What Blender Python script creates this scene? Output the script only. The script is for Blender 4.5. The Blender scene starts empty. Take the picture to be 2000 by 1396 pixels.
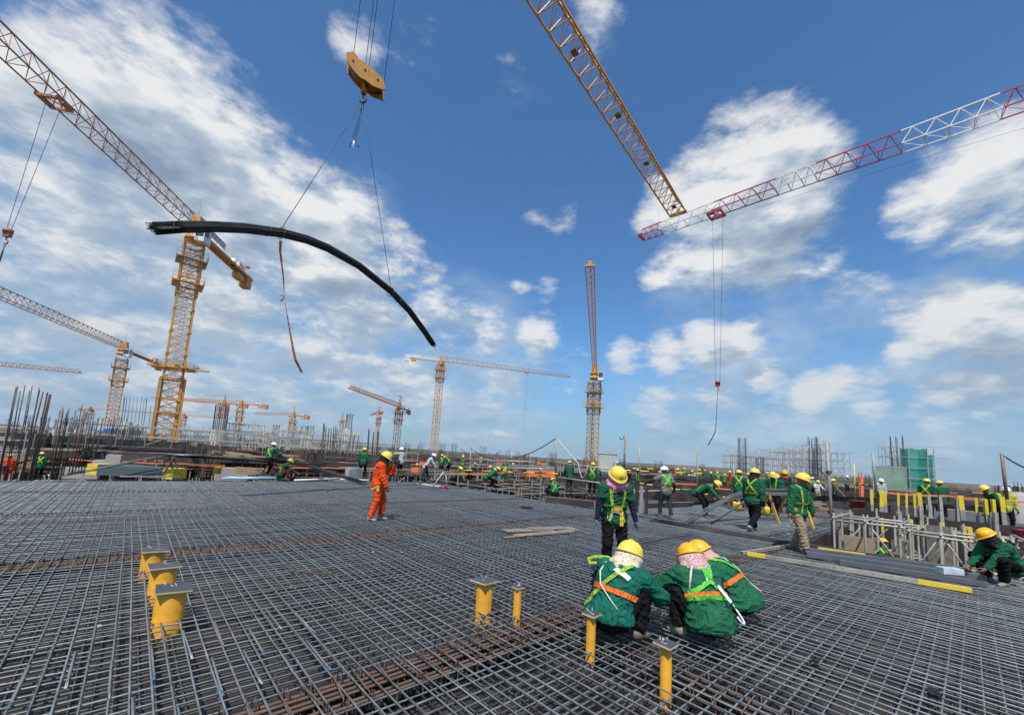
import bpy, bmesh, math, random
import numpy as np
from mathutils import Vector, Matrix, Euler
random.seed(7); rng = np.random.default_rng(7)
scene = bpy.context.scene
col = scene.collection
R = math.radians

# ---------------------------------------------------------------- camera
H = 1.7
F, PX, PY = 810.0, 1000.0, 792.0          # focal length and principal point in photograph pixels
ROLL, PIT = R(3.48), R(6.885)
cam_d = bpy.data.cameras.new('camera')
cam_d.sensor_width = 36.0
cam_d.lens = F/2000*36
cam_d.shift_y = (PY-698)/2000
cam_d.clip_start = 0.05; cam_d.clip_end = 60000
cam = bpy.data.objects.new('camera', cam_d); col.objects.link(cam)
cam.location = (0, 0, H)
cam.rotation_euler = (Matrix.Rotation(R(90)+PIT, 3, 'X') @ Matrix.Rotation(ROLL, 3, 'Z')).to_euler()
scene.camera = cam

# ---------------------------------------------------------------- sun, sky, exposure
SUN_EL, SUN_AZ = R(59), R(188)             # azimuth clockwise from +Y
sd = bpy.data.lights.new('sun', 'SUN'); sd.energy = 5.0; sd.angle = R(0.53); sd.color = (1, .955, .89)
sun = bpy.data.objects.new('sun', sd); col.objects.link(sun)
sv = Vector((math.sin(SUN_AZ)*math.cos(SUN_EL), math.cos(SUN_AZ)*math.cos(SUN_EL), math.sin(SUN_EL)))
sun.rotation_euler = sv.to_track_quat('Z', 'Y').to_euler()
sun.location = (0, -20, 40)
vs = scene.view_settings
vs.view_transform = 'Standard'; vs.look = 'None'; vs.exposure = -0.06; vs.gamma = 1.0; vs.use_curve_mapping = False

def ray(px, py):
    x = (px-PX)/F; y = -(py-PY)/F
    c, s = math.cos(ROLL), math.sin(ROLL)
    X = c*x-s*y; Y = s*x+c*y
    cp, sp = math.cos(PIT), math.sin(PIT)
    return Vector((X, cp-sp*Y, sp+cp*Y))
def G(px, py, z=0.0):
    d = ray(px, py); t = (z-H)/d.z
    return d*t+Vector((0, 0, H))
def P(px, py, dep):
    d = ray(px, py)
    return d*(dep/d.y)+Vector((0, 0, H))

world = bpy.data.worlds.new('World'); scene.world = world; world.use_nodes = True
def make_sky():
    nt = world.node_tree; nt.nodes.clear()
    N = nt.nodes.new; L = nt.links.new
    def math_(op, a, b=None, c=None, clamp=False):
        n = N('ShaderNodeMath'); n.operation = op; n.use_clamp = clamp
        for i, v in enumerate((a, b, c)):
            if v is None: continue
            if isinstance(v, (int, float)): n.inputs[i].default_value = v
            else: L(v, n.inputs[i])
        return n.outputs[0]
    def vm(op, a, b=None):
        n = N('ShaderNodeVectorMath'); n.operation = op
        for i, v in enumerate((a, b)):
            if v is None: continue
            if isinstance(v, (tuple, Vector)): n.inputs[i].default_value = tuple(v)
            else: L(v, n.inputs[i])
        return n.outputs['Value'] if op == 'DOT_PRODUCT' else n.outputs['Vector']
    def smooth(v, a, b):
        n = N('ShaderNodeMapRange'); n.interpolation_type = 'SMOOTHSTEP'
        L(v, n.inputs['Value']); n.inputs['From Min'].default_value = a; n.inputs['From Max'].default_value = b
        return n.outputs['Result']
    tc = N('ShaderNodeTexCoord')
    D = tc.outputs['Generated']
    sky = N('ShaderNodeTexSky'); sky.sky_type = 'NISHITA'; sky.sun_disc = False
    sky.sun_elevation = SUN_EL; sky.sun_rotation = SUN_AZ; sky.air_density = 1.0; sky.dust_density = 0.7; sky.ozone_density = 2.6
    # cloud cover in direction space: (photo x, photo y, angular radius in degrees, weight)
    veils = [(200, 600, 26, .90), (560, 650, 21, .80), (40, 420, 16, .45), (900, 740, 15, .70), (1450, 790, 17, .62), (1900, 740, 15, .60)]
    blobs = [(40, 170, 8, .56), (20, 280, 11, .50), (20, 450, 13, .46), (190, 190, 10, .70), (300, 250, 11, .78), (380, 330, 10, .72), (470, 400, 11, .74), (470, 200, 4.0, .40), (480, 280, 5, .44), (170, 460, 10, .32), (330, 540, 12, .48), (520, 540, 12, .55),
             (640, 480, 9, .66), (740, 500, 6.5, .62), (700, 580, 10, .52), (640, 690, 11, .46), (830, 600, 6, .60), (880, 650, 6, .50), (790, 760, 8, .42), (50, 95, 4.5, .38),
             (120, 640, 12, .44), (330, 700, 12, .42), (940, 650, 4, .44), (960, 790, 8, .30), (1060, 655, 4, .46), (1090, 720, 5, .44),
             (1470, 330, 7.5, .72), (1385, 395, 7, .74), (1330, 410, 5.5, .62), (1345, 480, 5.5, .62), (1450, 520, 5, .60), (1430, 320, 5, .6), (1530, 350, 7, .74), (1500, 440, 8, .80), (1400, 480, 6.5, .70), (1300, 430, 4.5, .52), (1570, 470, 5.5, .60), (1290, 520, 3.5, .40), (1610, 330, 4, .42),
             (1940, 340, 6.5, .62), (1850, 400, 5.5, .64), (1990, 410, 6, .58), (1800, 450, 4, .42), (1870, 630, 4.5, .62), (1940, 640, 4.5, .58), (1780, 630, 3.2, .44), (1990, 650, 4, .45),
             (1380, 660, 4, .58), (1300, 690, 3.6, .54), (1450, 655, 3, .46), (1230, 690, 3.2, .42), (1070, 565, 2.6, .50), (1020, 560, 2.2, .38), (1030, 452, 2.4, .34), (1055, 440, 2.4, .34), (1090, 440, 2.4, .34), (1110, 428, 2.2, .34),
             (1500, 755, 3.4, .56), (1570, 765, 3.4, .52), (1640, 750, 2.6, .42), (1700, 775, 3, .46), (1900, 765, 4, .58), (1830, 780, 3.2, .50), (1980, 760, 3.2, .50), (1400, 775, 3, .44), (1280, 790, 3.2, .44),
             (1280, 835, 2.4, .34), (1380, 835, 2.2, .36), (1500, 805, 2.4, .34), (1170, 40, 4.0, .30), (1180, 110, 3, .26), (690, 80, 3.2, .31), (1020, 215, 3, .16), (1640, 560, 2.6, .36), (1700, 570, 2.2, .32), (1760, 685, 2.0, .38), (1960, 250, 4, .30)]
    blobs = [(x, y, r*(1.1 if r < 5 and y > 600 else 1), w*(1.18 if r < 5 and y > 600 else .95 if r < 5 else 1)) for (x, y, r, w) in blobs]
    # noise coordinates: the cloud deck seen in perspective
    sep = N('ShaderNodeSeparateXYZ'); L(D, sep.inputs[0])
    zz = math_('ADD', math_('MAXIMUM', sep.outputs['Z'], 0.0), 0.22)
    cmb = N('ShaderNodeCombineXYZ')
    L(math_('DIVIDE', sep.outputs['X'], zz), cmb.inputs[0]); L(math_('DIVIDE', sep.outputs['Y'], zz), cmb.inputs[1])
    Q = vm('ADD', cmb.outputs[0], (0, 0, 0)); 
    Qd = N('ShaderNodeVectorMath'); Qd.operation = 'MULTIPLY_ADD'; L(D, Qd.inputs[0]); Qd.inputs[1].default_value = (1.9, 1.9, 6.6)
    L(Q, Qd.inputs[2]); Q = Qd.outputs['Vector']
    def fbm(vec, scale, detail, rough, dist=0.0, typ=None):
        n = N('ShaderNodeTexNoise'); n.noise_dimensions = '3D'
        L(vec, n.inputs['Vector']); n.inputs['Scale'].default_value = scale; n.inputs['Detail'].default_value = detail
        n.inputs['Roughness'].default_value = rough; n.inputs['Distortion'].default_value = dist
        return n.outputs['Fac']
    def cover(dirv, lst, kk=.18):
        acc = None
        for (x, y, r, w) in lst:                      # each blob a dome w*(1-(angle/r)^2)
            c = ray(x, y).normalized(); k = w/(1-math.cos(R(r*1.08)))
            v = math_('MULTIPLY_ADD', vm('DOT_PRODUCT', dirv, c), k, w-k)
            acc = v if acc is None else math_('SMOOTH_MAX', acc, v, kk)
        return math_('MAXIMUM', acc, -.12)
    cov = cover(D, blobs)
    # away from the photographed part of the sky the same broken cloud goes on
    broad = smooth(fbm(Q, .55, 1, .5), .50, .70)
    fwd = smooth(sep.outputs['Y'], .15, .45)
    broad = math_('MULTIPLY', math_('MULTIPLY', broad, .7), math_('SUBTRACT', 1.0, fwd))
    cov = math_('MAXIMUM', cov, broad)
    n1 = fbm(Q, 1.75, 7, .62, 0)
    lq = N('ShaderNodeVectorMath'); lq.operation = 'ADD'; L(Q, lq.inputs[0]); lq.inputs[1].default_value = (-.06, -.05, .20)
    n2 = fbm(lq.outputs['Vector'], 1.75, 4, .56, 0)
    upd = N('ShaderNodeVectorMath'); upd.operation = 'ADD'; L(D, upd.inputs[0]); upd.inputs[1].default_value = (-.03, 0, .065)
    upn = N('ShaderNodeVectorMath'); upn.operation = 'NORMALIZE'; L(upd.outputs['Vector'], upn.inputs[0])
    covu = cover(upn.outputs['Vector'], [b for b in blobs if b[2] >= 4])
    d0 = math_('SUBTRACT', n1, .5)
    body = math_('ADD', cov, math_('MULTIPLY', d0, 1.55))
    alpha = smooth(body, .21, .64)
    thick = smooth(body, .45, 1.1)
    relief = math_('MULTIPLY', math_('SUBTRACT', n1, n2), 2.1)
    macro = math_('MULTIPLY', math_('SUBTRACT', cov, covu), .95)
    lit = math_('ADD', math_('ADD', math_('SUBTRACT', .755, math_('MULTIPLY', thick, .20)), relief), macro, clamp=True)
    low = smooth(sep.outputs['Z'], .02, .42)            # distant low cloud is greyer
    ramp = N('ShaderNodeValToRGB'); L(lit, ramp.inputs[0])
    e = ramp.color_ramp.elements; e[0].position = .25; e[0].color = (.27, .36, .49, 1); e[1].position = .95; e[1].color = (.93, .94, .94, 1)
    m = e.new(.62); m.color = (.47, .57, .68, 1); m = e.new(.80); m.color = (.70, .77, .83, 1)
    hz = N('ShaderNodeMixRGB'); L(math_('ADD', .58, math_('MULTIPLY', low, .42)), hz.inputs[0]); hz.inputs[1].default_value = (.33, .45, .59, 1); L(ramp.outputs[0], hz.inputs[2])
    bgS = N('ShaderNodeBackground'); bgS.inputs[1].default_value = 0.125
    tint = N('ShaderNodeMixRGB'); tint.blend_type = 'MULTIPLY'; tint.inputs[0].default_value = 1; L(sky.outputs[0], tint.inputs[1]); tint.inputs[2].default_value = (.67, 1.03, 1.27, 1)
    hmix = N('ShaderNodeMixRGB'); L(math_('MULTIPLY', math_('SUBTRACT', 1.0, smooth(sep.outputs['Z'], -.02, .30)), .75), hmix.inputs[0]); L(tint.outputs[0], hmix.inputs[1]); hmix.inputs[2].default_value = (2.1, 3.15, 4.35, 1)
    L(hmix.outputs[0], bgS.inputs[0])
    va = smooth(math_('ADD', cover(D, veils, .3), math_('MULTIPLY', math_('SUBTRACT', n2, .5), 1.3)), .05, .95)
    vmix = N('ShaderNodeMixRGB'); L(math_('MULTIPLY', va, .78), vmix.inputs[0]); L(hmix.outputs[0], vmix.inputs[1])
    vr = N('ShaderNodeValToRGB'); L(n1, vr.inputs[0]); ve = vr.color_ramp.elements; ve[0].position = .36; ve[0].color = (2.55, 3.55, 4.75, 1); ve[1].position = .66; ve[1].color = (4.6, 5.4, 6.2, 1)
    L(vr.outputs[0], vmix.inputs[2]); L(vmix.outputs[0], bgS.inputs[0])
    bgC = N('ShaderNodeBackground'); bgC.inputs[1].default_value = 0.95; L(hz.outputs[0], bgC.inputs[0])
    mix = N('ShaderNodeMixShader'); L(math_('MULTIPLY', alpha, .96), mix.inputs[0]); L(bgS.outputs[0], mix.inputs[1]); L(bgC.outputs[0], mix.inputs[2])
    out = N('ShaderNodeOutputWorld'); L(mix.outputs[0], out.inputs[0])
make_sky()

# ---------------------------------------------------------------- helpers: objects
def link(o, parent=None):
    col.objects.link(o)
    if parent is not None: o.parent = parent
    return o
def empty(name, loc=(0, 0, 0), rz=0.0, label=None, cat=None, group=None):
    o = bpy.data.objects.new(name, None); o.empty_display_size = .2
    o.location = loc; o.rotation_euler = (0, 0, rz); link(o)
    return tag(o, label, cat, group)
def tag(o, label=None, cat=None, group=None, kind=None):
    if label: o['label'] = label
    if cat: o['category'] = cat
    if group: o['group'] = group
    if kind: o['kind'] = kind
    return o
def copy_tree(o, parent=None):
    c = o.copy(); col.objects.link(c)
    if parent is not None: c.parent = parent
    for ch in list(o.children): copy_tree(ch, c)
    return c
def mesh_obj(name, me, parent=None, loc=None, rot=None, scale=None):
    o = bpy.data.objects.new(name, me)
    if loc is not None: o.location = loc
    if rot is not None: o.rotation_euler = rot
    if scale is not None: o.scale = scale
    return link(o, parent)

def frame_of(d):
    d = Vector(d).normalized()
    up = Vector((0, 0, 1)) if abs(d.z) < .95 else Vector((0, 1, 0))
    s = d.cross(up).normalized(); u = s.cross(d)
    return d, s, u

class MB:
    "collects shapes for ONE mesh"
    def __init__(s): s.v = []; s.f = []; s.sm = []; s.mi = []; s.cur = 0
    def add(s, vs, fs, smooth=False):
        n = len(s.v); s.v.extend([tuple(v) for v in vs]); s.f.extend([tuple(i+n for i in f) for f in fs])
        s.sm.extend([smooth]*len(fs)); s.mi.extend([s.cur]*len(fs)); return s
    def box(s, c, size, rz=0.0, M=None):
        hx, hy, hz = size[0]/2, size[1]/2, size[2]/2
        vs = [Vector((x, y, z)) for x in (-hx, hx) for y in (-hy, hy) for z in (-hz, hz)]
        if M is None: M = Matrix.Rotation(rz, 3, 'Z')
        c = Vector(c)
        return s.add([M @ v+c for v in vs], [(0, 1, 3, 2), (4, 6, 7, 5), (0, 4, 5, 1), (2, 3, 7, 6), (0, 2, 6, 4), (1, 5, 7, 3)])
    def bar(s, p, q, r, n=4, r2=None, cap=True):
        p, q = Vector(p), Vector(q); d, a, b = frame_of(q-p); r2 = r if r2 is None else r2
        ph = math.pi/4 if n == 4 else 0
        vs = []
        for c, rr in ((p, r), (q, r2)):
            for i in range(n):
                t = 2*math.pi*i/n+ph; vs.append(c+(a*math.cos(t)+b*math.sin(t))*rr)
        fs = [(i, (i+1) % n, n+(i+1) % n, n+i) for i in range(n)]
        if cap: fs += [tuple(range(n-1, -1, -1)), tuple(range(n, 2*n))]
        return s.add(vs, fs, n > 4)
    def plank(s, p, q, w, t, up=(0, 0, 1)):
        p, q = Vector(p), Vector(q); d = (q-p).normalized(); up = Vector(up); a = d.cross(up).normalized(); b = a.cross(d)
        vs = [c+a*x*w/2+b*y*t/2 for c in (p, q) for x, y in ((-1, -1), (1, -1), (1, 1), (-1, 1))]
        return s.add(vs, [(0, 1, 5, 4), (1, 2, 6, 5), (2, 3, 7, 6), (3, 0, 4, 7), (3, 2, 1, 0), (4, 5, 6, 7)])
    def tube(s, pts, r, n=6, closed=False):
        pts = [Vector(p) for p in pts]; m = len(pts); vs = []
        rr = r if isinstance(r, (list, tuple)) else [r]*m
        prev = None
        for i, p in enumerate(pts):
            d = (pts[min(i+1, m-1)]-pts[max(i-1, 0)])
            if d.length < 1e-9: d = Vector((0, 0, 1))
            d.normalize()
            if prev is None: _, a, b = frame_of(d)
            else:
                a = prev-d*prev.dot(d)
                if a.length < 1e-6: _, a, b = frame_of(d)
                a.normalize(); b = d.cross(a)
            prev = a
            for k in range(n):
                t = 2*math.pi*k/n; vs.append(p+(a*math.cos(t)+b*math.sin(t))*rr[i])
        fs = [(i*n+k, i*n+(k+1) % n, (i+1)*n+(k+1) % n, (i+1)*n+k) for i in range(m-1) for k in range(n)]
        fs += [tuple(range(n-1, -1, -1)), tuple(range((m-1)*n, m*n))]
        return s.add(vs, fs, n > 4)
    def lathe(s, prof, n=24, c=(0, 0, 0), smooth=True):
        vs = []; m = len(prof); c = Vector(c)
        for (r, z) in prof:
            for k in range(n):
                t = 2*math.pi*k/n; vs.append(c+Vector((r*math.cos(t), r*math.sin(t), z)))
        fs = [(i*n+k, i*n+(k+1) % n, (i+1)*n+(k+1) % n, (i+1)*n+k) for i in range(m-1) for k in range(n)]
        return s.add(vs, fs, smooth)
    def ribbon(s, pts, nrm, w, t=.003):
        "a strap: pts along, nrm outward normals"
        m = len(pts); vs = []
        for i in range(m):
            d = (pts[min(i+1, m-1)]-pts[max(i-1, 0)]).normalized(); a = d.cross(nrm[i]).normalized()
            for x, y in ((-1, 0), (1, 0), (1, 1), (-1, 1)): vs.append(pts[i]+a*x*w/2+nrm[i]*y*t)
        fs = []
        for i in range(m-1):
            for k in range(4): fs.append((i*4+k, i*4+(k+1) % 4, i*4+4+(k+1) % 4, i*4+4+k))
        fs += [(3, 2, 1, 0), tuple(range(m*4-4, m*4))]
        return s.add(vs, fs, False)
    def mesh(s, name, mats):
        me = bpy.data.meshes.new(name); me.from_pydata(s.v, [], s.f)
        if not isinstance(mats, (list, tuple)): mats = [mats]
        for m in mats: me.materials.append(m)
        if s.sm: me.polygons.foreach_set('use_smooth', s.sm)
        if len(mats) > 1: me.polygons.foreach_set('material_index', s.mi)
        me.update(); return me
    def build(s, name, mats, parent=None, loc=None, rz=None, kind=None):
        o = mesh_obj(name, s.mesh(name, mats), parent, loc, None if rz is None else (0, 0, rz))
        if kind: o['kind'] = kind
        return o

# ---------------------------------------------------------------- helpers: materials
MATS = {}
def mat(name, base, rough=.6, metal=0.0, var=.15, scale=3.0, second=None, secfac=.5, bump=0.0, bscale=None, spec=.5, stretch=None, detail=4, sscale=None, streak=None):
    "principled material; colour varies with object-space noise, second = wear or stain colour"
    if name in MATS: return MATS[name]
    m = bpy.data.materials.new(name); m.use_nodes = True; nt = m.node_tree; N = nt.nodes.new; L = nt.links.new
    b = nt.nodes['Principled BSDF']
    b.inputs['Roughness'].default_value = rough; b.inputs['Metallic'].default_value = metal; b.inputs['Specular IOR Level'].default_value = spec
    tc = N('ShaderNodeTexCoord'); oi = N('ShaderNodeObjectInfo')
    vec = tc.outputs['Object']
    mp = N('ShaderNodeVectorMath'); mp.operation = 'ADD'; L(vec, mp.inputs[0])
    sc_ = N('ShaderNodeVectorMath'); sc_.operation = 'SCALE'; sc_.inputs[0].default_value = (17, 31, 23); L(oi.outputs['Random'], sc_.inputs['Scale'])
    L(sc_.outputs[0], mp.inputs[1]); vec = mp.outputs[0]
    if stretch:
        ms = N('ShaderNodeVectorMath'); ms.operation = 'MULTIPLY'; L(vec, ms.inputs[0]); ms.inputs[1].default_value = stretch; vec = ms.outputs[0]
    n1 = N('ShaderNodeTexNoise'); L(vec, n1.inputs['Vector']); n1.inputs['Scale'].default_value = scale; n1.inputs['Detail'].default_value = detail
    n1.inputs['Roughness'].default_value = .62
    hsv = N('ShaderNodeHueSaturation'); hsv.inputs['Color'].default_value = (*base, 1)
    # value = 1 + var*(noise-.5)*2 + per-object shift
    a = N('ShaderNodeMapRange'); L(n1.outputs['Fac'], a.inputs['Value']); a.inputs['From Min'].default_value = .3; a.inputs['From Max'].default_value = .7
    a.inputs['To Min'].default_value = 1-var; a.inputs['To Max'].default_value = 1+var
    b2 = N('ShaderNodeMapRange'); L(oi.outputs['Random'], b2.inputs['Value']); b2.inputs['To Min'].default_value = 1-var*.6; b2.inputs['To Max'].default_value = 1+var*.6
    mu = N('ShaderNodeMath'); mu.operation = 'MULTIPLY'; L(a.outputs[0], mu.inputs[0]); L(b2.outputs[0], mu.inputs[1])
    L(mu.outputs[0], hsv.inputs['Value']); c = hsv.outputs['Color']
    if second:
        n2 = N('ShaderNodeTexNoise'); L(vec, n2.inputs['Vector']); n2.inputs['Scale'].default_value = sscale or scale*2.3; n2.inputs['Detail'].default_value = 6; n2.inputs['Roughness'].default_value = .7
        r2 = N('ShaderNodeMapRange'); L(n2.outputs['Fac'], r2.inputs['Value']); r2.inputs['From Min'].default_value = 1-secfac-.08+.0; r2.inputs['From Max'].default_value = 1-secfac+.12
        mx = N('ShaderNodeMixRGB'); L(r2.outputs[0], mx.inputs[0]); L(c, mx.inputs[1]); mx.inputs[2].default_value = (*second, 1); c = mx.outputs[0]
    L(c, b.inputs['Base Color'])
    if bump:
        n3 = N('ShaderNodeTexNoise'); L(vec, n3.inputs['Vector']); n3.inputs['Scale'].default_value = bscale or scale*4; n3.inputs['Detail'].default_value = 5
        bp = N('ShaderNodeBump'); bp.inputs['Strength'].default_value = bump; bp.inputs['Distance'].default_value = .02; L(n3.outputs['Fac'], bp.inputs['Height']); L(bp.outputs[0], b.inputs['Normal'])
    MATS[name] = m; return m

STEEL = mat('rebar_steel', (.225, .24, .245), .40, .45, .42, 6, (.15, .115, .09), .30, sscale=5, spec=.5)
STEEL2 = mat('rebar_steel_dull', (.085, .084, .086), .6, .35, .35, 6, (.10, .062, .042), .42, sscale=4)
RUST = mat('rebar_rust', (.145, .085, .058), .75, .15, .35, 9, (.10, .075, .065), .5)
BUNDLE = mat('bundle_steel', (.036, .046, .048), .5, .3, .75, 3, (.055, .038, .028), .38)
GALV = mat('scaffold_tube', (.40, .375, .32), .55, .3, .22, 4, (.22, .17, .12), .42)
GALVF = mat('scaffold_tube_weathered', (.34, .33, .30), .6, .2, .2, 2, (.22, .17, .13), .38)
TUBE = mat('square_tube', (.20, .21, .225), .42, .6, .15, 2, (.13, .11, .10), .3)
PLYB = mat('film_plywood', (.045, .036, .032), .45, 0, .25, 2.5, (.11, .085, .065), .36, spec=.5)
PLYE = mat('plywood_edge', (.52, .42, .27), .8, 0, .15, 20)
WOOD = mat('timber', (.33, .245, .155), .8, 0, .2, 4, (.20, .15, .10), .4, stretch=(1, 1, 6))
DECK = mat('deck_plywood', (.034, .027, .022), .6, 0, .3, 1.1, (.062, .047, .035), .42, sscale=2.3, bump=.1)
SLEEVE = mat('yellow_sleeve', (.58, .28, .014), .5, 0, .14, 7, (.36, .19, .05), .34, bump=.12, bscale=40, sscale=11)
CONC = mat('concrete', (.36, .345, .31), .85, 0, .12, 1.2, (.34, .32, .28), .4, bump=.15)
CONCW = mat('pale_concrete', (.52, .515, .46), .85, 0, .10, .8, (.45, .44, .39), .36)
CRY = mat('crane_yellow', (.52, .27, .055), .45, 0, .14, 1.2, (.33, .15, .05), .32, sscale=2)
CRO = mat('crane_orange', (.48, .19, .06), .5, 0, .14, 1.2, (.30, .13, .07), .32, sscale=2)
CRB = mat('crane_brown', (.34, .145, .06), .55, 0, .16, 1.2, (.20, .10, .06), .36, sscale=2)
CRF = mat('crane_faded', (.42, .19, .09), .55, 0, .12, 1.2, (.38, .24, .16), .30, sscale=2)
HOOKY = mat('hook_block_yellow', (.36, .165, .010), .6, 0, .18, 2, (.18, .085, .02), .40, sscale=4, spec=.25)
RED = mat('red_paint', (.36, .035, .045), .45, 0, .12, 2, (.28, .08, .07), .33)
WHITE = mat('white_paint', (.70, .69, .66), .5, 0, .08, 2, (.50, .46, .40), .30)
GREY = mat('grey_paint', (.42, .44, .41), .5, 0, .08, 2, (.33, .34, .32), .32)
DARK = mat('dark_metal', (.03, .03, .032), .5, .3, .2, 3)
GLASS = mat('cab_glass', (.04, .07, .08), .08, 0, .1, 2, spec=.8)
ROPE = mat('wire_rope', (.06, .06, .065), .5, .4, .1, 3)
ROPEW = mat('white_rope', (.60, .57, .48), .85, 0, .1, 40, bump=.4, bscale=150)
STRAPR = mat('tag_line_fabric', (.40, .12, .07), .8, 0, .2, 5, (.52, .42, .36), .42)
YEL = mat('yellow_paint', (.70, .52, .04), .5, 0, .10, 3, (.52, .40, .10), .33)
BLACKP = mat('black_paint', (.02, .02, .022), .5, 0, .2, 3)
ORNET = mat('orange_mesh', (.72, .16, .06), .7, 0, .15, 2, (.55, .20, .12), .4)
CYAN = mat('pale_blue_pipe', (.48, .62, .68), .4, 0, .1, 2)
EARTH = mat('site_earth', (.19, .125, .08), .95, 0, .25, .02, (.26, .15, .08), .45, sscale=.05, bump=.2)
BLUEB = mat('blue_board', (.03, .12, .42), .5, 0, .1, 3)

# ---------------------------------------------------------------- helpers: signed distance bodies
def rc(p, a, b, ra, rb):
    "round cone distance (linear radius along the segment)"
    a = np.asarray(a, float); b = np.asarray(b, float); ba = b-a; pa = p-a
    h = np.clip((pa@ba)/max(ba@ba, 1e-9), 0, 1)
    return np.linalg.norm(pa-h[..., None]*ba, axis=-1)-(ra+(rb-ra)*h)
def ell(p, c, M, rad):
    q = (p-np.asarray(c))@M/np.asarray(rad)
    k = np.linalg.norm(q, axis=-1); g = np.linalg.norm(q/np.asarray(rad), axis=-1)
    return k*(k-1.0)/np.maximum(g, 1e-6)
def smin(a, b, k):
    h = np.clip(.5+.5*(b-a)/k, 0, 1)
    return b+(a-b)*h-k*h*(1-h)
def surface_nets(f, lo, hi, h):
    lo = np.asarray(lo, float); n = np.ceil((np.asarray(hi)-lo)/h).astype(int)+1
    ax = [lo[i]+h*np.arange(n[i]) for i in range(3)]
    g = np.stack(np.meshgrid(*ax, indexing='ij'), -1)
    D = f(g.reshape(-1, 3)).reshape(n)
    S = D < 0
    nc = n-1
    cnt = np.zeros(nc); acc = np.zeros((*nc, 3))
    sl = lambda o: tuple(slice(o[i], o[i]+nc[i]) for i in range(3))
    for axis in range(3):
        oth = [i for i in range(3) if i != axis]
        for u in (0, 1):
            for w in (0, 1):
                o0 = [0, 0, 0]; o0[oth[0]] = u; o0[oth[1]] = w; o1 = list(o0); o1[axis] = 1
                d0, d1 = D[sl(o0)], D[sl(o1)]
                x = (d0 < 0) != (d1 < 0)
                t = np.where(x, d0/np.where(x, d0-d1, 1), 0)
                cnt += x
                for i in range(3):
                    acc[..., i] += np.where(x, (o0[i]+(t if i == axis else 0)), 0)
    act = cnt > 0
    idx = -np.ones(nc, int); idx[act] = np.arange(act.sum())
    base = np.stack(np.nonzero(act), -1)
    V = lo+h*(base+acc[act]/cnt[act][:, None])
    faces = []
    for axis in range(3):
        o = [i for i in range(3) if i != axis]
        a0 = [slice(None)]*3; a1 = [slice(None)]*3
        a0[axis] = slice(0, n[axis]-1); a1[axis] = slice(1, n[axis])
        x = S[tuple(a0)] != S[tuple(a1)]
        ii = np.stack(np.nonzero(x), -1)
        ok = (ii[:, o[0]] > 0) & (ii[:, o[1]] > 0) & (ii[:, o[0]] < nc[o[0]]) & (ii[:, o[1]] < nc[o[1]]) & (ii[:, axis] < nc[axis])
        ii = ii[ok]
        def at(du, dv):
            j = ii.copy(); j[:, o[0]] -= du; j[:, o[1]] -= dv
            return idx[j[:, 0], j[:, 1], j[:, 2]]
        q = np.stack([at(1, 1), at(0, 1), at(0, 0), at(1, 0)], -1)
        s = S[tuple(a0)][ii[:, 0], ii[:, 1], ii[:, 2]]
        flip = s if axis != 1 else ~s
        q[~flip] = q[~flip][:, ::-1]
        faces.append(q)
    Fq = np.concatenate(faces)
    return V, Fq
def sdf_mesh(name, f, lo, hi, h, m):
    V, Fq = surface_nets(f, lo, hi, h)
    me = bpy.data.meshes.new(name)
    me.vertices.add(len(V)); me.vertices.foreach_set('co', V.ravel().astype(np.float32))
    me.loops.add(len(Fq)*4); me.loops.foreach_set('vertex_index', Fq.ravel().astype(np.int32))
    me.polygons.add(len(Fq)); me.polygons.foreach_set('loop_start', np.arange(0, len(Fq)*4, 4, dtype=np.int32))
    me.polygons.foreach_set('use_smooth', np.ones(len(Fq), bool))
    me.update(calc_edges=True); me.validate()
    me.materials.append(m)
    return me

# ---------------------------------------------------------------- setting: ground, hills, lower floor, deck
GR = R(42)
cg, sg = math.cos(GR), math.sin(GR)
def gp(b, a, z=0.0): return Vector((cg*b-sg*a, sg*b+cg*a, z))
def to_ba(p): return (cg*p.x+sg*p.y, -sg*p.x+cg*p.y)

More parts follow.
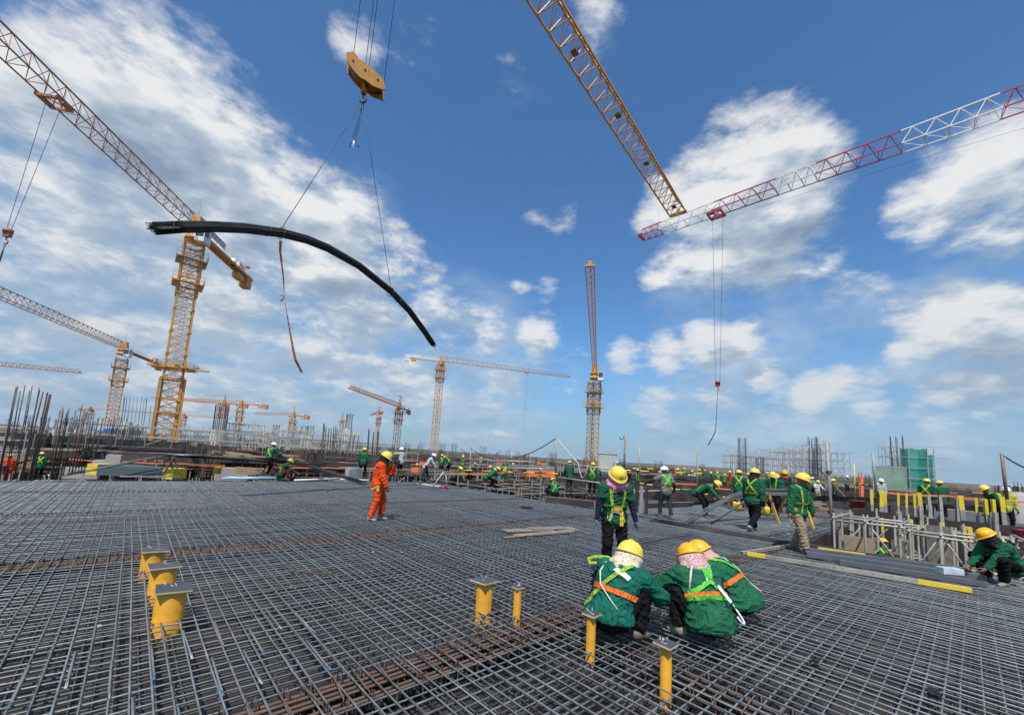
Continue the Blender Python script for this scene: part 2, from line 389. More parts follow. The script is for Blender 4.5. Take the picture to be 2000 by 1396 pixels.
def terrain_mat():
    m = bpy.data.materials.new('plain_soil_and_scrub'); m.use_nodes = True; nt = m.node_tree; N = nt.nodes.new; L = nt.links.new
    b = nt.nodes['Principled BSDF']; b.inputs['Roughness'].default_value = .95; b.inputs['Specular IOR Level'].default_value = .1
    g = N('ShaderNodeNewGeometry')
    def noise(s, d):
        n = N('ShaderNodeTexNoise'); L(g.outputs['Position'], n.inputs['Vector']); n.inputs['Scale'].default_value = s; n.inputs['Detail'].default_value = d; n.inputs['Roughness'].default_value = .65; return n.outputs['Fac']
    r1 = N('ShaderNodeValToRGB'); L(noise(.012, 7), r1.inputs[0]); e = r1.color_ramp.elements
    e[0].position = .36; e[0].color = (.028, .045, .022, 1); e[1].position = .70; e[1].color = (.12, .10, .05, 1); k = e.new(.52); k.color = (.045, .06, .028, 1)
    r2 = N('ShaderNodeValToRGB'); L(noise(.0016, 4), r2.inputs[0]); e = r2.color_ramp.elements
    e[0].position = .46; e[0].color = (0, 0, 0, 1); e[1].position = .60; e[1].color = (1, 1, 1, 1)
    mx = N('ShaderNodeMixRGB'); L(r2.outputs[0], mx.inputs[0]); L(r1.outputs[0], mx.inputs[1]); mx.inputs[2].default_value = (.21, .135, .08, 1)
    ln = N('ShaderNodeVectorMath'); ln.operation = 'LENGTH'; L(g.outputs['Position'], ln.inputs[0])
    far = N('ShaderNodeMapRange'); L(ln.outputs['Value'], far.inputs[0]); far.inputs['From Min'].default_value = 350; far.inputs['From Max'].default_value = 900
    m2 = N('ShaderNodeMixRGB'); L(far.outputs[0], m2.inputs[0]); m2.inputs[1].default_value = (.22, .135, .08, 1); L(mx.outputs[0], m2.inputs[2])
    L(m2.outputs[0], b.inputs['Base Color'])
    return m
def build_terrain():
    mb = MB(); rad = [0, 60, 150, 300, 600, 1000, 1600, 2400, 3400, 4600, 6000, 7600, 9500, 12000, 16000, 22000, 30000]; n = 144
    rr = np.random.default_rng(3); ph = rr.uniform(0, 6.28, 12)
    def hgt(r, t):
        if r < 1500: return -9.0
        s = sum(math.sin(t*k+ph[k])/(k**.7) for k in range(2, 11))
        left = .5+.5*math.cos(t-R(140))
        amp = (r-1500)/9000
        return -9.0+min(105, max(0, (12+s*26+60*max(0, math.cos(t-R(150)))**8)))*min(1, amp)*(1.0 if r < 12500 else .75)
    for r in rad:
        for k in range(n):
            t = 2*math.pi*k/n; mb.v.append((r*math.cos(t), r*math.sin(t), hgt(r, t)))
    for i in range(len(rad)-1):
        for k in range(n): mb.f.append((i*n+k, (i+1)*n+k, (i+1)*n+(k+1) % n, i*n+(k+1) % n)); mb.sm.append(True); mb.mi.append(0)
    tag(mb.build('ground', terrain_mat()), kind='structure')
build_terrain()

# lower floor of the building site (what one sees between and below the decks)
mb = MB(); mb.box((0, 60, -5.2), (260, 200, .3)); tag(mb.build('lower_floor', EARTH), kind='structure')

BEAMS = [3.05, 7.95, 12.3, 16.5]; BW = .24; ZD = -.16
A0, A1, B0, B1 = -5.0, 20.4, -4.5, 12.55
B2 = 24.0
def build_deck():
    mb = MB()
    def slab(b0, b1, a0, a1, z1=ZD, z0=ZD-.06): mb.box(((b0+b1)/2, (a0+a1)/2, (z0+z1)/2), (b1-b0, a1-a0, z1-z0))
    edges = [A0]+[x for t in BEAMS for x in (t-BW, t+BW)]+[A1]
    for i in range(0, len(edges), 2):
        a0, a1 = edges[i], edges[i+1]
        if i == 0:
            slab(B0, 3.35, a0, a1); slab(3.8, B1, a0, a1)
        else: slab(B0, B1, a0, a1)
    slab(B1+.004, B2, 3.0, 9.6)
    for t in BEAMS:                                  # beam troughs
        e = B1
        slab(B0, e, t-BW-.03, t+BW+.03, -.78, -.82)
        for s in (-1, 1): slab(B0, e, t+s*(BW+.02)-.018, t+s*(BW+.02)+.018, ZD-.065, -.775)
    slab(3.3, 3.85, A0, 2.75, -.78, -.82)
    for s in (-1, 1): slab(3.575+s*.245-.018, 3.575+s*.245+.018, A0, 2.75, ZD-.065, -.775)
    o = mb.build('formwork_deck', DECK, rz=GR); tag(o, kind='structure')
build_deck()

# ---------------------------------------------------------------- reinforcement mat
def bar_mesh(name, L_, r, m, axis, seed, n=5, amp=.0045, seg=.8):
    rr = np.random.default_rng(seed); k = int(L_/seg)+1; pts = []
    f1, f2, p1, p2 = rr.uniform(.6, 1.3), rr.uniform(.2, .5), rr.uniform(0, 6), rr.uniform(0, 6)
    g1, g2, q1 = rr.uniform(.3, .8), rr.uniform(.08, .2), rr.uniform(0, 6)
    for i in range(k+1):
        t = L_*i/k
        w = amp*(math.sin(t*f1+p1)+.6*rr.normal()*.5); z = amp*.6*math.sin(t*f2*3+p2)
        w += amp*2.2*math.sin(t*g2*2+q1)
        pts.append((t, w, z) if axis == 0 else (w, t, z))
    mb = MB(); mb.tube(pts, r, n); return mb.mesh(name, m)
SP = .112
mat_root = empty('reinforcement_mat', (0, 0, 0), GR, 'steel reinforcing bar mat tied in a square grid over the slab formwork', 'rebar mat')
def in_gap(b, a):                                   # places where no bar lies
    return False
vA = [bar_mesh('bar', A1-A0-.2, .0072, STEEL, 1, 100+i) for i in range(8)]
vB = [bar_mesh('bar', B1-B0-.1, .0072, STEEL, 0, 200+i) for i in range(8)]
nA = int((B1-B0-.2)/SP); nB = int((A1-A0-.2)/SP)
rest = MB()
def add_mesh(mb, me, off):
    off = Vector(off); mb.add([v.co+off for v in me.vertices], [tuple(p.vertices) for p in me.polygons], True)
cnt = 0
for i in range(nA):
    b = B0+.1+SP*i+random.gauss(0, .0045)
    o = mesh_obj('bar', vA[i % 8 if random.random() < .5 else random.randrange(8)], mat_root, (b, A0+.1+random.uniform(-.15, .1), random.gauss(0, .002)), (0, 0, random.gauss(0, .0008)))
nBp = 300-nA-26
for i in range(nB):
    a = A0+.1+SP*i+random.gauss(0, .005)
    if i < 25 or any(abs(a-t) < .21 for t in BEAMS[:2]):
        continue                                     # behind the camera, or over a beam trough
    if i-25 < nBp:
        mesh_obj('bar', vB[random.randrange(8)], mat_root, (B0+.05, a, -.0150), (0, 0, random.gauss(0, .0010)))
    else: add_mesh(rest, vB[random.randrange(8)], (B0+.05, a, -.0150))
for i in range(110):                                 # second strip beyond, bars carried on to the right
    a = 3.05+.06*i
    if a > 9.5: break
    mb0 = bar_mesh('x', 7.5, .008, STEEL2, 0, 900+i, 4, .02)
    add_mesh(rest, mb0, (B1+random.uniform(-.4, .4), a, random.uniform(-.03, .02))); bpy.data.meshes.remove(mb0)
for i in range(60):
    b = B1+.12*i+random.gauss(0, .01)
    if b > B2-4: break
    mb0 = bar_mesh('x', 6.3, .008, STEEL2, 1, 1900+i, 4, .01)
    add_mesh(rest, mb0, (b, 3.1, .018)); bpy.data.meshes.remove(mb0)
rest.build('bars', STEEL, mat_root, kind='stuff')
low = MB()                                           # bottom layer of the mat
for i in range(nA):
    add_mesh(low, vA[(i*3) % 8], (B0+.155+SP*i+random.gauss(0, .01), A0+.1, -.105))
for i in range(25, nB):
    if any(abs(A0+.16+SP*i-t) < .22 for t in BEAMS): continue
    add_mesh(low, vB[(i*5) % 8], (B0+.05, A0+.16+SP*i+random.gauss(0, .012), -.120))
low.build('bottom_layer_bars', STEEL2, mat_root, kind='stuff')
# lap splices and blue tape ends lying beside the long bars
LAPB = mat('lap_bar_steel', (.22, .23, .235), .5, .4, .2, 6)
lapm = [bar_mesh('lap_bar', .62, .0085, LAPB, 1, 400+i, 5, .002, .3) for i in range(3)]
tape = MB(); tape.bar((0, 0, 0), (0, .06, 0), .0105, 6); tapem = tape.mesh('tape', mat('blue_tape', (.05, .12, .22), .6))
for k in range(26):
    b = B0+.1+SP*(27+k)+.018
    a = (3.55 if k % 2 else 2.75)+random.uniform(-.25, .35)+.02*k
    lo_ = mesh_obj('lap_bar', lapm[k % 3], mat_root, (b, a, .004), (0, 0, random.gauss(0, .01)))
    if k % 3 == 0: mesh_obj('tape', tapem, lo_, (0, .0, 0))
# tie wire ends and chips of spacer concrete
mb = MB()
for k in range(260):
    b, a = random.uniform(-2.5, 9), random.uniform(-.2, 11); p = Vector((b, a, .008))
    mb.bar(p, p+Vector((random.uniform(-.04, .04), random.uniform(-.04, .04), random.uniform(.005, .035))), .0016, 3)
mb.build('tie_wire', RUST, mat_root, kind='stuff')
mb = MB()
for k in range(22):
    b, a = random.uniform(-2, 8), random.uniform(.5, 8); s = random.uniform(.006, .017)
    mb.box((b, a, random.choice([.014, .014, -.10])), (s*1.5, s, s), random.uniform(0, 3))
tag(mb.build('concrete_chips', mat('white_chip', (.70, .68, .62), .8), rz=GR), 'tiny white concrete chips scattered over the steel mat', 'debris', kind='stuff')

# beam cages in the troughs
def stirrup_mesh(name, w, d):
    mb = MB(); r = .006
    pts = [(-w+.02, .03, -.10), (-w+.035, .015, -.03), (-w, 0, .035), (-w, 0, -.3), (-w, 0, -d), (w, 0, -d), (w, 0, -.3), (w, 0, .03), (w-.015, -.015, .045), (w-.03, -.02, .03), (w-.045, -.02, -.07)]
    mb.tube(pts, r, 5)
    mb.tube([(-w+.05, .03, -.05), (-w-.005, .03, .028), (w*.2, .03, .030), (w-.03, .03, .028), (w+.012, .03, .02), (w+.015, .03, -.02), (w-.01, .03, -.07)], r*1.05, 5)
    return mb.mesh(name, RUST)
def stirrup_diag(name, w):
    mb = MB(); mb.tube([(-.03, -w, -.08), (-.03, -w, .02), (.0, 0, .022), (.035, w, .018), (.035, w, -.08)], .0075, 5); return mb.mesh(name, RUST)
sm1 = stirrup_mesh('stirrup', .17, .50); sm2 = stirrup_diag('stirrup', .2)
lbm = [bar_mesh('long_bar', B1-B0-.1, .0125, RUST, 0, 600+i, 6, .004) for i in range(3)]
for bi, t in enumerate(BEAMS):
    lab = ['rusty stirrup cage of the beam crossing the mat beside the yellow sleeves', 'rusty beam cage in the second trough behind the three wide yellow sleeves',
           'rusty beam cage in the third trough across the mat', 'rusty beam cage in the farthest trough near the edge of the mat'][bi]
    root = empty('beam_cage', gp(0, t), GR, lab, 'rebar cage')
    for k, y in enumerate((-.15, -.09, -.02, .05, .12, .17)):
        mesh_obj('long_bar', lbm[k % 3], root, (B0+.05, y, -.036-.005*(k % 2)), (0, 0, random.gauss(0, .0006)))
    for k, y in enumerate((-.15, 0, .15)): mesh_obj('long_bar', lbm[k], root, (B0+.05, y, -.50))
    acc = MB(); n = 0
    b = -3.2
    while b < 12.0:
        if bi == 0 and b > 5: sp_ = .17
        me = sm1 if (bi == 0) else sm2
        if bi < 2: mesh_obj('stirrup', me, root, (b, 0, random.gauss(-.004, .004)), (random.gauss(0, .03), random.gauss(0, .02), (math.pi/2 if bi == 0 else 0)+random.gauss(0, .10)))
        else: add_mesh(acc, me, (b, 0, 0))
        b += random.uniform(.15, .19) if bi == 0 else .115+random.uniform(-.01, .01)
    if bi >= 2: acc.build('stirrups', RUST, root, kind='stuff')
# the short cross beam running along the bars
root = empty('beam_cage', gp(3.575, 0), GR, 'short dark beam cage running between the squatting workers and the narrow sleeves', 'rebar cage')
lbc = [bar_mesh('long_bar', 6.9, .0125, RUST, 1, 640+i, 6, .004) for i in range(3)]
for k, x in enumerate((-.16, -.06, .05, .15)): mesh_obj('long_bar', lbc[k % 3], root, (x, A0+.1, -.045))
for k in range(34): mesh_obj('stirrup', sm1, root, (0, -3.6+k*.19, -.02), (random.gauss(0, .03), 0, random.gauss(0, .08)))

# ---------------------------------------------------------------- sleeves
def zat(px, py, p): return P(px, py, p.y).z
capB = mat('cap_film', (.055, .058, .066), .5, 0, .2, 20, (.10, .10, .11), .3)
def sleeve(bx, by, tx, ty, dia, capw, label, group=None, crz=GR, ztop=None):
    p = G(bx, by, 0.0); zt = zat(tx, ty, p); r = dia/2
    root = empty('pipe_sleeve', (p.x, p.y, ZD), 0, label, 'pipe sleeve', group)
    mb = MB(); hgt = zt-.010-ZD; prof = [(r*.96, hgt-.001), (r, hgt)]; z = hgt
    prof = [(r, 0)]; z = 0; k = 0
    while z < hgt-.03:
        z += .042; w = random.uniform(-.0015, .0015); prof += [(r+w+.0012, z-.004), (r+w-.0012, z)]
    prof.append((r, hgt)); mb.lathe(prof, 28); mb.build('pipe', SLEEVE, root)
    c = MB(); c.box((0, 0, 0), (capw, capw, .016)); c.mi = [0]*6
    c.mi[5] = 0; me = None
    c.cur = 1
    c.box((0, 0, .0092), (capw-.002, capw-.002, .0024))
    cap = mesh_obj('cap', c.mesh('cap', [PLYE, capB]), root, (random.uniform(-.1, .1)*r, random.uniform(-.1, .1)*r, hgt+.009), (random.gauss(0, .02), random.gauss(0, .02), crz-0+random.gauss(0, .05)))
    for k in range(2 if dia > .15 else 3):
        nb = MB(); x, y = random.uniform(-.3, .3)*capw, random.uniform(-.3, .3)*capw
        nb.tube([(x, y, .01), (x, y, .03), (x+.012*random.choice((-1, 1)), y+.01, .045)], .0022, 5); nb.build('nail', WHITE, cap)
    ch = MB()
    for k in range(3 if dia < .1 else 1):
        x, y = random.uniform(-.25, .25)*capw, random.uniform(-.25, .25)*capw
        ch.box((x, y, .0112), (.035*capw/.2, .004, .0012), random.uniform(0, 3))
    ch.build('chalk_mark', mat('chalk', (.75, .74, .7), .9), cap)
    return root
sleeve(328, 1206, 336, 1148, .235, .275, 'wide yellow pipe sleeve under a dark square cap, farthest from the rusty stirrup row', crz=GR+R(3))
sleeve(314, 1154, 316, 1104, .235, .275, 'wide yellow pipe sleeve under a dark square cap, middle one of the row of three')
sleeve(296, 1108, 299, 1073, .235, .275, 'wide yellow pipe sleeve under a dark square cap, standing in the rusty stirrup row')
sleeve(944, 1190, 946, 1133, .18, .24, 'medium yellow pipe sleeve with an oversized dark cap, beside a thin sleeve')
sleeve(1009, 1198, 1010, 1146, .085, .105, 'thin yellow pipe sleeve with a small cap standing beside the medium sleeve')
sleeve(1153, 1266, 1154, 1198, .084, .13, 'thin yellow pipe sleeve standing behind the back of the worker in the cream scarf')
sleeve(1300, 1338, 1301, 1256, .086, .145, 'thin yellow pipe sleeve with a chalk-marked cap standing by itself in the mat')

# ---------------------------------------------------------------- things lying on the mat
def board(px0, py0, px1, py1, w, t, z, m, name, label, cat, group=None, sag=0):
    p, q = G(px0, py0, z), G(px1, py1, z); mb = MB()
    d = (q-p); L_ = d.length; o = None
    mb.plank((0, 0, 0), (L_, 0, 0), w, t)
    o = mb.build(name, m, None, p+Vector((0, 0, t/2)), math.atan2(d.y, d.x)); tag(o, label, cat, group); return o
PLYG = mat('worn_plywood', (.16, .14, .12), .8, 0, .25, 4, (.27, .25, .22), .42)
board(985, 1037, 1075, 1034, .34, .018, .018, PLYG, 'plywood_offcut', 'grey weathered plywood offcut lying at the bottom of the small stack', 'board')
board(1035, 1032, 1118, 1031, .30, .018, .040, PLYG, 'plywood_offcut', 'grey plywood offcut laid on top of the small stack', 'board')
board(1003, 1047, 1128, 1035, .07, .03, .018, WOOD, 'timber_batten', 'brown timber batten along the near side of the plywood offcuts', 'timber')
board(985, 1050, 1040, 1045, .05, .02, .020, WOOD, 'timber_batten', 'short pale batten end sticking out by the plywood offcuts', 'timber')
board(1020, 1046, 1120, 1038, .16, .018, .018, PLYG, 'plywood_offcut', 'narrow plywood strip beside the brown batten', 'board')
board(550, 1115, 660, 1122, .014, .014, .016, RUST, 'loose_bar', 'single rusty loose bar lying slantwise on the mat', 'rebar')

def bundle(pts, n, rad, r, m, name, label, cat='rebar bundle', group=None, sides=5, spread=1.0, endj=.25, parts=True, seed=0, flat=.6):
    "a bundle of bars following a path; each bar is a part"
    rr = np.random.default_rng(seed); pts = [Vector(p) for p in pts]
    root = empty(name, pts[0], 0, label, cat, group); acc = MB()
    d = (pts[-1]-pts[0]).normalized(); up = Vector((0, 0, 1)); s = d.cross(up).normalized(); u = s.cross(d)
    for k in range(n):
        t, q = rr.uniform(0, 6.283), rad*math.sqrt(rr.uniform(0, 1))
        off = s*math.cos(t)*q*spread+u*math.sin(t)*q*flat
        off2 = off*rr.uniform(.6, 1.5)+s*rr.normal()*rad*.25
        j0, j1 = rr.uniform(-endj, endj), rr.uniform(-endj, endj)
        path = []
        m_ = len(pts)
        for i, p in enumerate(pts):
            f = i/(m_-1); dd = (pts[min(i+1, m_-1)]-pts[max(i-1, 0)]).normalized()
            path.append(p-pts[0]+off*(1-f)+off2*f+(dd*j0 if i == 0 else dd*j1 if i == m_-1 else Vector((0, 0, 0))))
        if parts: mb = MB(); mb.tube(path, r, sides); mb.build('bar', m, root)
        else: acc.tube(path, r, sides)
    if not parts: acc.build('bars', m, root, kind='stuff')
    return root
bundle([G(1228, 1066, .03), G(1290, 1053, .03), G(1352, 1044, .03)], 12, .09, .008, STEEL, 'loose_rebar_bundle', 'short flat bundle of grey bars lying just behind the squatting workers', seed=1, spread=1.4)
bundle([G(1222, 1060, .04), G(1330, 1047, .04)], 6, .04, .009, STEEL, 'loose_rebar_bundle', 'thin bundle of bars alongside the flat bundle behind the squatting workers', seed=2)
bundle([G(1283, 1017, .03), G(1420, 1041, .03), G(1560, 1064, .03), G(1720, 1089, .03), G(1860, 1112, .03)], 16, .09, .009, STEEL2, 'long_rebar_bundle', 'long dark bundle of bars running from the white-helmeted worker to the pit', seed=3, spread=1.3)
bundle([G(1240, 1052, .03), G(1300, 1050, .03)], 5, .05, .008, STEEL, 'loose_rebar_bundle', 'few loose bars beside the standing worker with the pink scarf', seed=4)

def square_tube(px0, py0, px1, py1, w, z, m, label, name='steel_tube', cat='tube', group=None, h=None, wall=.004):
    p, q = G(px0, py0, z), G(px1, py1, z); d = q-p; L_ = d.length; h = h or w; mb = MB()
    for s in (-1, 1):
        mb.box((L_/2, s*(w/2-wall/2), 0), (L_, wall, h)); mb.box((L_/2, 0, s*(h/2-wall/2)), (L_, w-2*wall, wall))
    o = mb.build(name, m, None, p+Vector((0, 0, h/2)), math.atan2(d.y, d.x)); return tag(o, label, cat, group)
def pole_bands(px0, py0, px1, py1, w, z, cols, label, name, cat, h=None):
    p, q = G(px0, py0, z), G(px1, py1, z); d = q-p; L_ = d.length; h = h or w
    root = empty(name, p+Vector((0, 0, h/2)), math.atan2(d.y, d.x), label, cat)
    x = 0
    for f, m in cols:
        mb = MB(); mb.box((x+f*L_/2, 0, 0), (f*L_-.002, w, h)); mb.build('painted_band' if m is YEL else 'bare_length', m, root); x += f*L_
    return root
pole_bands(1460, 1084, 1898, 1157, .07, .02, [(.10, YEL), (.33, GALV), (.10, GALV), (.27, GALV), (.20, YEL)], 'long grey steel beam with yellow ends lying in front of the pit', 'steel_beam', 'beam')
square_tube(1573, 1078, 1895, 1120, .10, .03, TUBE, 'grey square tube with open end lying at the pit edge, upper of three', group=None)
square_tube(1575, 1086, 1925, 1134, .10, .03, TUBE, 'long grey square tube along the near edge of the pit, middle one of three')
square_tube(1640, 1101, 1930, 1146, .08, .02, TUBE, 'thinner grey square tube of the three along the near edge of the pit')
square_tube(1448, 1083, 1545, 1067, .06, .02, GALV, 'short galvanised tube lying across the mat beside the walking worker')
board(1598, 1072, 1690, 1085, .09, .04, .10, YEL, 'yellow_beam', 'short yellow painted beam lying on the square tubes', 'beam')
board(1835, 1118, 1875, 1121, .16, .10, .12, mat('clear_bag', (.45, .50, .52), .25, 0, .2, 8), 'plastic_bag', 'crumpled clear plastic bag lying on the square tubes', 'bag')

# ---------------------------------------------------------------- people
def fabric(name, base, second=None, sf=.4, rough=.85, var=.16, scale=7, bump=.35):
    m = mat(name, base, rough, 0, var, scale, second, sf, bump=bump, bscale=60, spec=.2, sscale=5)
    nt = m.node_tree; N = nt.nodes.new; L = nt.links.new; b = nt.nodes['Principled BSDF']; tc = N('ShaderNodeTexCoord')
    wv = N('ShaderNodeTexNoise'); L(tc.outputs['Object'], wv.inputs['Vector']); wv.inputs['Scale'].default_value = 6.5; wv.inputs['Detail'].default_value = 3; wv.inputs['Distortion'].default_value = 1.1
    a = N('ShaderNodeMath'); a.operation = 'SUBTRACT'; L(wv.outputs['Fac'], a.inputs[0]); a.inputs[1].default_value = .5
    ab = N('ShaderNodeMath'); ab.operation = 'ABSOLUTE'; L(a.outputs[0], ab.inputs[0])
    pw = N('ShaderNodeMath'); pw.operation = 'POWER'; L(ab.outputs[0], pw.inputs[0]); pw.inputs[1].default_value = .6
    bp = N('ShaderNodeBump'); bp.inputs['Strength'].default_value = .9; bp.inputs['Distance'].default_value = .045; L(pw.outputs[0], bp.inputs['Height'])
    old = b.inputs['Normal'].links[0].from_node if b.inputs['Normal'].links else None
    if old is not None: L(old.outputs[0], bp.inputs['Normal'])
    L(bp.outputs[0], b.inputs['Normal'])
    return m
GREEN = fabric('green_jacket', (.012, .105, .050), (.035, .13, .075), .36)
GREEN2 = fabric('teal_jacket', (.007, .125, .085), (.03, .15, .11), .36)
GREEN3 = fabric('dark_green_jacket', (.012, .085, .042), (.02, .065, .035), .38)
BLACKT = fabric('black_trousers', (.006, .006, .008), (.010, .010, .012), .35)
NAVY = fabric('navy_sleeve', (.010, .016, .045))
KHAKI = fabric('khaki_trousers', (.30, .235, .14), (.20, .155, .095), .42)
ORANGE = fabric('orange_coverall', (.80, .085, .012), (.62, .07, .015), .36)
BROWNT = fabric('brown_sleeve', (.035, .022, .022), (.05, .03, .028), .4)
MAROON = fabric('maroon_trousers', (.14, .022, .03))
GREYT = fabric('grey_trousers', (.035, .037, .042), (.09, .09, .085), .42)
PALE = fabric('pale_shirt', (.50, .54, .52), (.35, .38, .36), .4)
VEST = fabric('grey_vest', (.15, .165, .15), (.10, .11, .10), .4)
LIME = fabric('lime_strap', (.27, .42, .045), None, .4, .7, .10, 20, .2)
LIME2 = fabric('green_strap', (.10, .50, .05), None, .4, .7, .10, 20, .2)
ORSTR = fabric('orange_strap', (.85, .17, .025), None, .4, .7, .10, 20, .2)
YSTR = fabric('yellow_strap', (.72, .45, .03), None, .4, .7, .12, 20, .2)
SKIN = mat('skin', (.24, .125, .080), .55, 0, .12, 12, spec=.4)
GLOVE = fabric('grey_glove', (.12, .17, .175), (.20, .24, .24), .4)
BROWNG = fabric('brown_glove', (.16, .09, .06))
BOOT = mat('work_boot', (.12, .09, .065), .75, 0, .2, 12, (.22, .18, .13), .45, bump=.3)
BOOTG = mat('canvas_boot', (.25, .235, .17), .85, 0, .15, 12, (.17, .16, .12), .4, bump=.3)
HELM_Y = mat('yellow_helmet', (.76, .57, .065), .38, 0, .08, 6, (.56, .42, .10), .36, spec=.45, sscale=11)
HELM_O = mat('amber_helmet', (.78, .40, .008), .38, 0, .08, 6, (.58, .30, .04), .36, spec=.45, sscale=11)
HELM_W = mat('white_helmet', (.78, .78, .75), .32, 0, .05, 4, spec=.5)
DARKFACE = fabric('dark_balaclava', (.02, .02, .024))
BUCKLE = mat('buckle_steel', (.6, .6, .58), .35, .8, .1, 8)
WHITELB = mat('white_label', (.72, .68, .50), .7, 0, .1, 12)
def floral(name, c0, c1, c2, sc=55):
    m = bpy.data.materials.new(name); m.use_nodes = True; nt = m.node_tree; N = nt.nodes.new; L = nt.links.new
    b = nt.nodes['Principled BSDF']; b.inputs['Roughness'].default_value = .9; b.inputs['Specular IOR Level'].default_value = .15
    tc = N('ShaderNodeTexCoord'); v = N('ShaderNodeTexVoronoi'); L(tc.outputs['Object'], v.inputs['Vector']); v.inputs['Scale'].default_value = sc
    r = N('ShaderNodeValToRGB'); L(v.outputs['Distance'], r.inputs[0]); v.inputs['Randomness'].default_value = .9; r.color_ramp.interpolation = 'CONSTANT'
    e = r.color_ramp.elements; e[0].position = 0; e[0].color = (*c0, 1); e[1].position = .62; e[1].color = (*c1, 1); k = e.new(.30); k.color = (*c2, 1)
    n = N('ShaderNodeTexNoise'); L(tc.outputs['Object'], n.inputs['Vector']); n.inputs['Scale'].default_value = sc*.8
    mx = N('ShaderNodeMixRGB'); rr = N('ShaderNodeMapRange'); L(n.outputs['Fac'], rr.inputs[0]); rr.inputs['From Min'].default_value = .58; rr.inputs['From Max'].default_value = .64
    L(rr.outputs[0], mx.inputs[0]); L(r.outputs[0], mx.inputs[1]); mx.inputs[2].default_value = (*c2, 1)
    L(mx.outputs[0], b.inputs['Base Color']); return m
FL_PINK = floral('pink_floral', (.80, .62, .66), (.52, .11, .26), (.66, .22, .38), 42)
FL_CREAM = floral('cream_floral', (.40, .16, .12), (.62, .52, .36), (.66, .57, .42), 34)
FL_ROSE = floral('rose_floral', (.30, .05, .09), (.62, .50, .45), (.50, .28, .28), 75)
FL_SALMON = floral('salmon_floral', (.60, .40, .36), (.55, .26, .22), (.52, .30, .26), 60)

def two_bone(a, t, l1, l2, pole):
    a, t = np.array(a, float), np.array(t, float); d = t-a; L_ = np.linalg.norm(d); dr = d/max(L_, 1e-6)
    L_ = min(max(L_, abs(l1-l2)+.02), (l1+l2)*.998); t = a+dr*L_
    c = (l1*l1+L_*L_-l2*l2)/(2*l1*L_); hh = l1*math.sqrt(max(0, 1-c*c))
    pl = np.array(pole, float); pl = pl-dr*(pl@dr); pl /= max(np.linalg.norm(pl), 1e-6)
    return a+dr*l1*c+pl*hh, t
def nrm(v): v = np.array(v, float); return v/np.linalg.norm(v)
def helmet_mesh(m, name='helmet'):
    mb = MB(); n = 36; rings = []
    prof = [(0.0, 1.0), (.22, .975), (.42, .905), (.62, .785), (.80, .60), (.92, .38), (.985, .15), (1.0, .0), (1.005, -.06)]
    vs = []
    for (pr, pz) in prof:
        for k in range(n):
            t = 2*math.pi*k/n; x = .122*pr*math.cos(t); y = .146*pr*math.sin(t); z = .128*pz
            for rx, am in ((0, .011), (.042, .006), (-.042, .006)): z += am*math.exp(-((x-rx)/.011)**2)*max(0, min(1, (pz-.2)*2.2))
            vs.append((x, y, z))
    for (ex, zz, fr) in ((.016, -.012, 1), (.018, -.022, 1), (.004, -.024, .0)):
        for k in range(n):
            t = 2*math.pi*k/n; s = max(0, math.sin(t)); vis = .038*s**3*fr
            x = (.122+ex)*math.cos(t); y = (.146+ex)*math.sin(t)+vis; z = zz-.014*s**3*fr
            vs.append((x, y, z))
    for k in range(n):                               # inner shell
        t = 2*math.pi*k/n; vs.append((.112*math.cos(t), .136*math.sin(t), .03))
    m_ = len(prof)+4
    fs = [(i*n+k, i*n+(k+1) % n, (i+1)*n+(k+1) % n, (i+1)*n+k) for i in range(m_-1) for k in range(n)]
    vs.append((0, 0, .11)); c = len(vs)-1
    fs += [((m_-1)*n+k, (m_-1)*n+(k+1) % n, c) for k in range(n)]
    mb.add(vs, [f[::-1] for f in fs], True)
    return mb.mesh(name, m)
HELMETS = {id(m): helmet_mesh(m) for m in (HELM_Y, HELM_O, HELM_W)}

def hand_sdf(w, d, n, s, curl=.6):
    d, n = nrm(d), nrm(n); s = nrm(s)
    M = np.stack([s, n, d], 1); parts = []
    w = np.array(w)
    pc = w+d*.055
    segs = []
    for k, (off, ln) in enumerate(((.030, .072), (.010, .080), (-.011, .074), (-.030, .058))):
        a = w+d*.090+s*off; dirn = d.copy()
        ang = .25
        for j in range(3):
            l = ln*(.45, .32, .25)[j]; ang += curl*(.5, .8, .6)[j]
            dirn = d*math.cos(ang)+n*math.sin(ang); b = a+dirn*l
            segs.append((a, b, .0095-.001*j, .0088-.001*j)); a = b
    a = w+d*.032+s*.034; b = a+nrm(d*.6+s*.65+n*.35)*.038; c = b+nrm(d*.8+s*.15+n*.5)*.032
    segs += [(a, b, .0115, .0105), (b, c, .0105, .009)]
    def f(p):
        r = smin(ell(p, pc, M, (.042, .019, .055)), rc(p, w-d*.05, w+d*.03, .029, .027), .02)
        for (a, b, ra, rb) in segs: r = smin(r, rc(p, a, b, ra, rb), .006)
        return r
    pts = np.array([x for sg_ in segs for x in sg_[:2]]+[w-d*.05, pc])
    return f, pts.min(0)-.035, pts.max(0)+.035
def join_meshes(mes, name, m):
    mb = MB()
    for me in mes:
        mb.add([tuple(v.co) for v in me.vertices], [tuple(p.vertices) for p in me.polygons], True); bpy.data.meshes.remove(me)
    return mb.mesh(name, m)

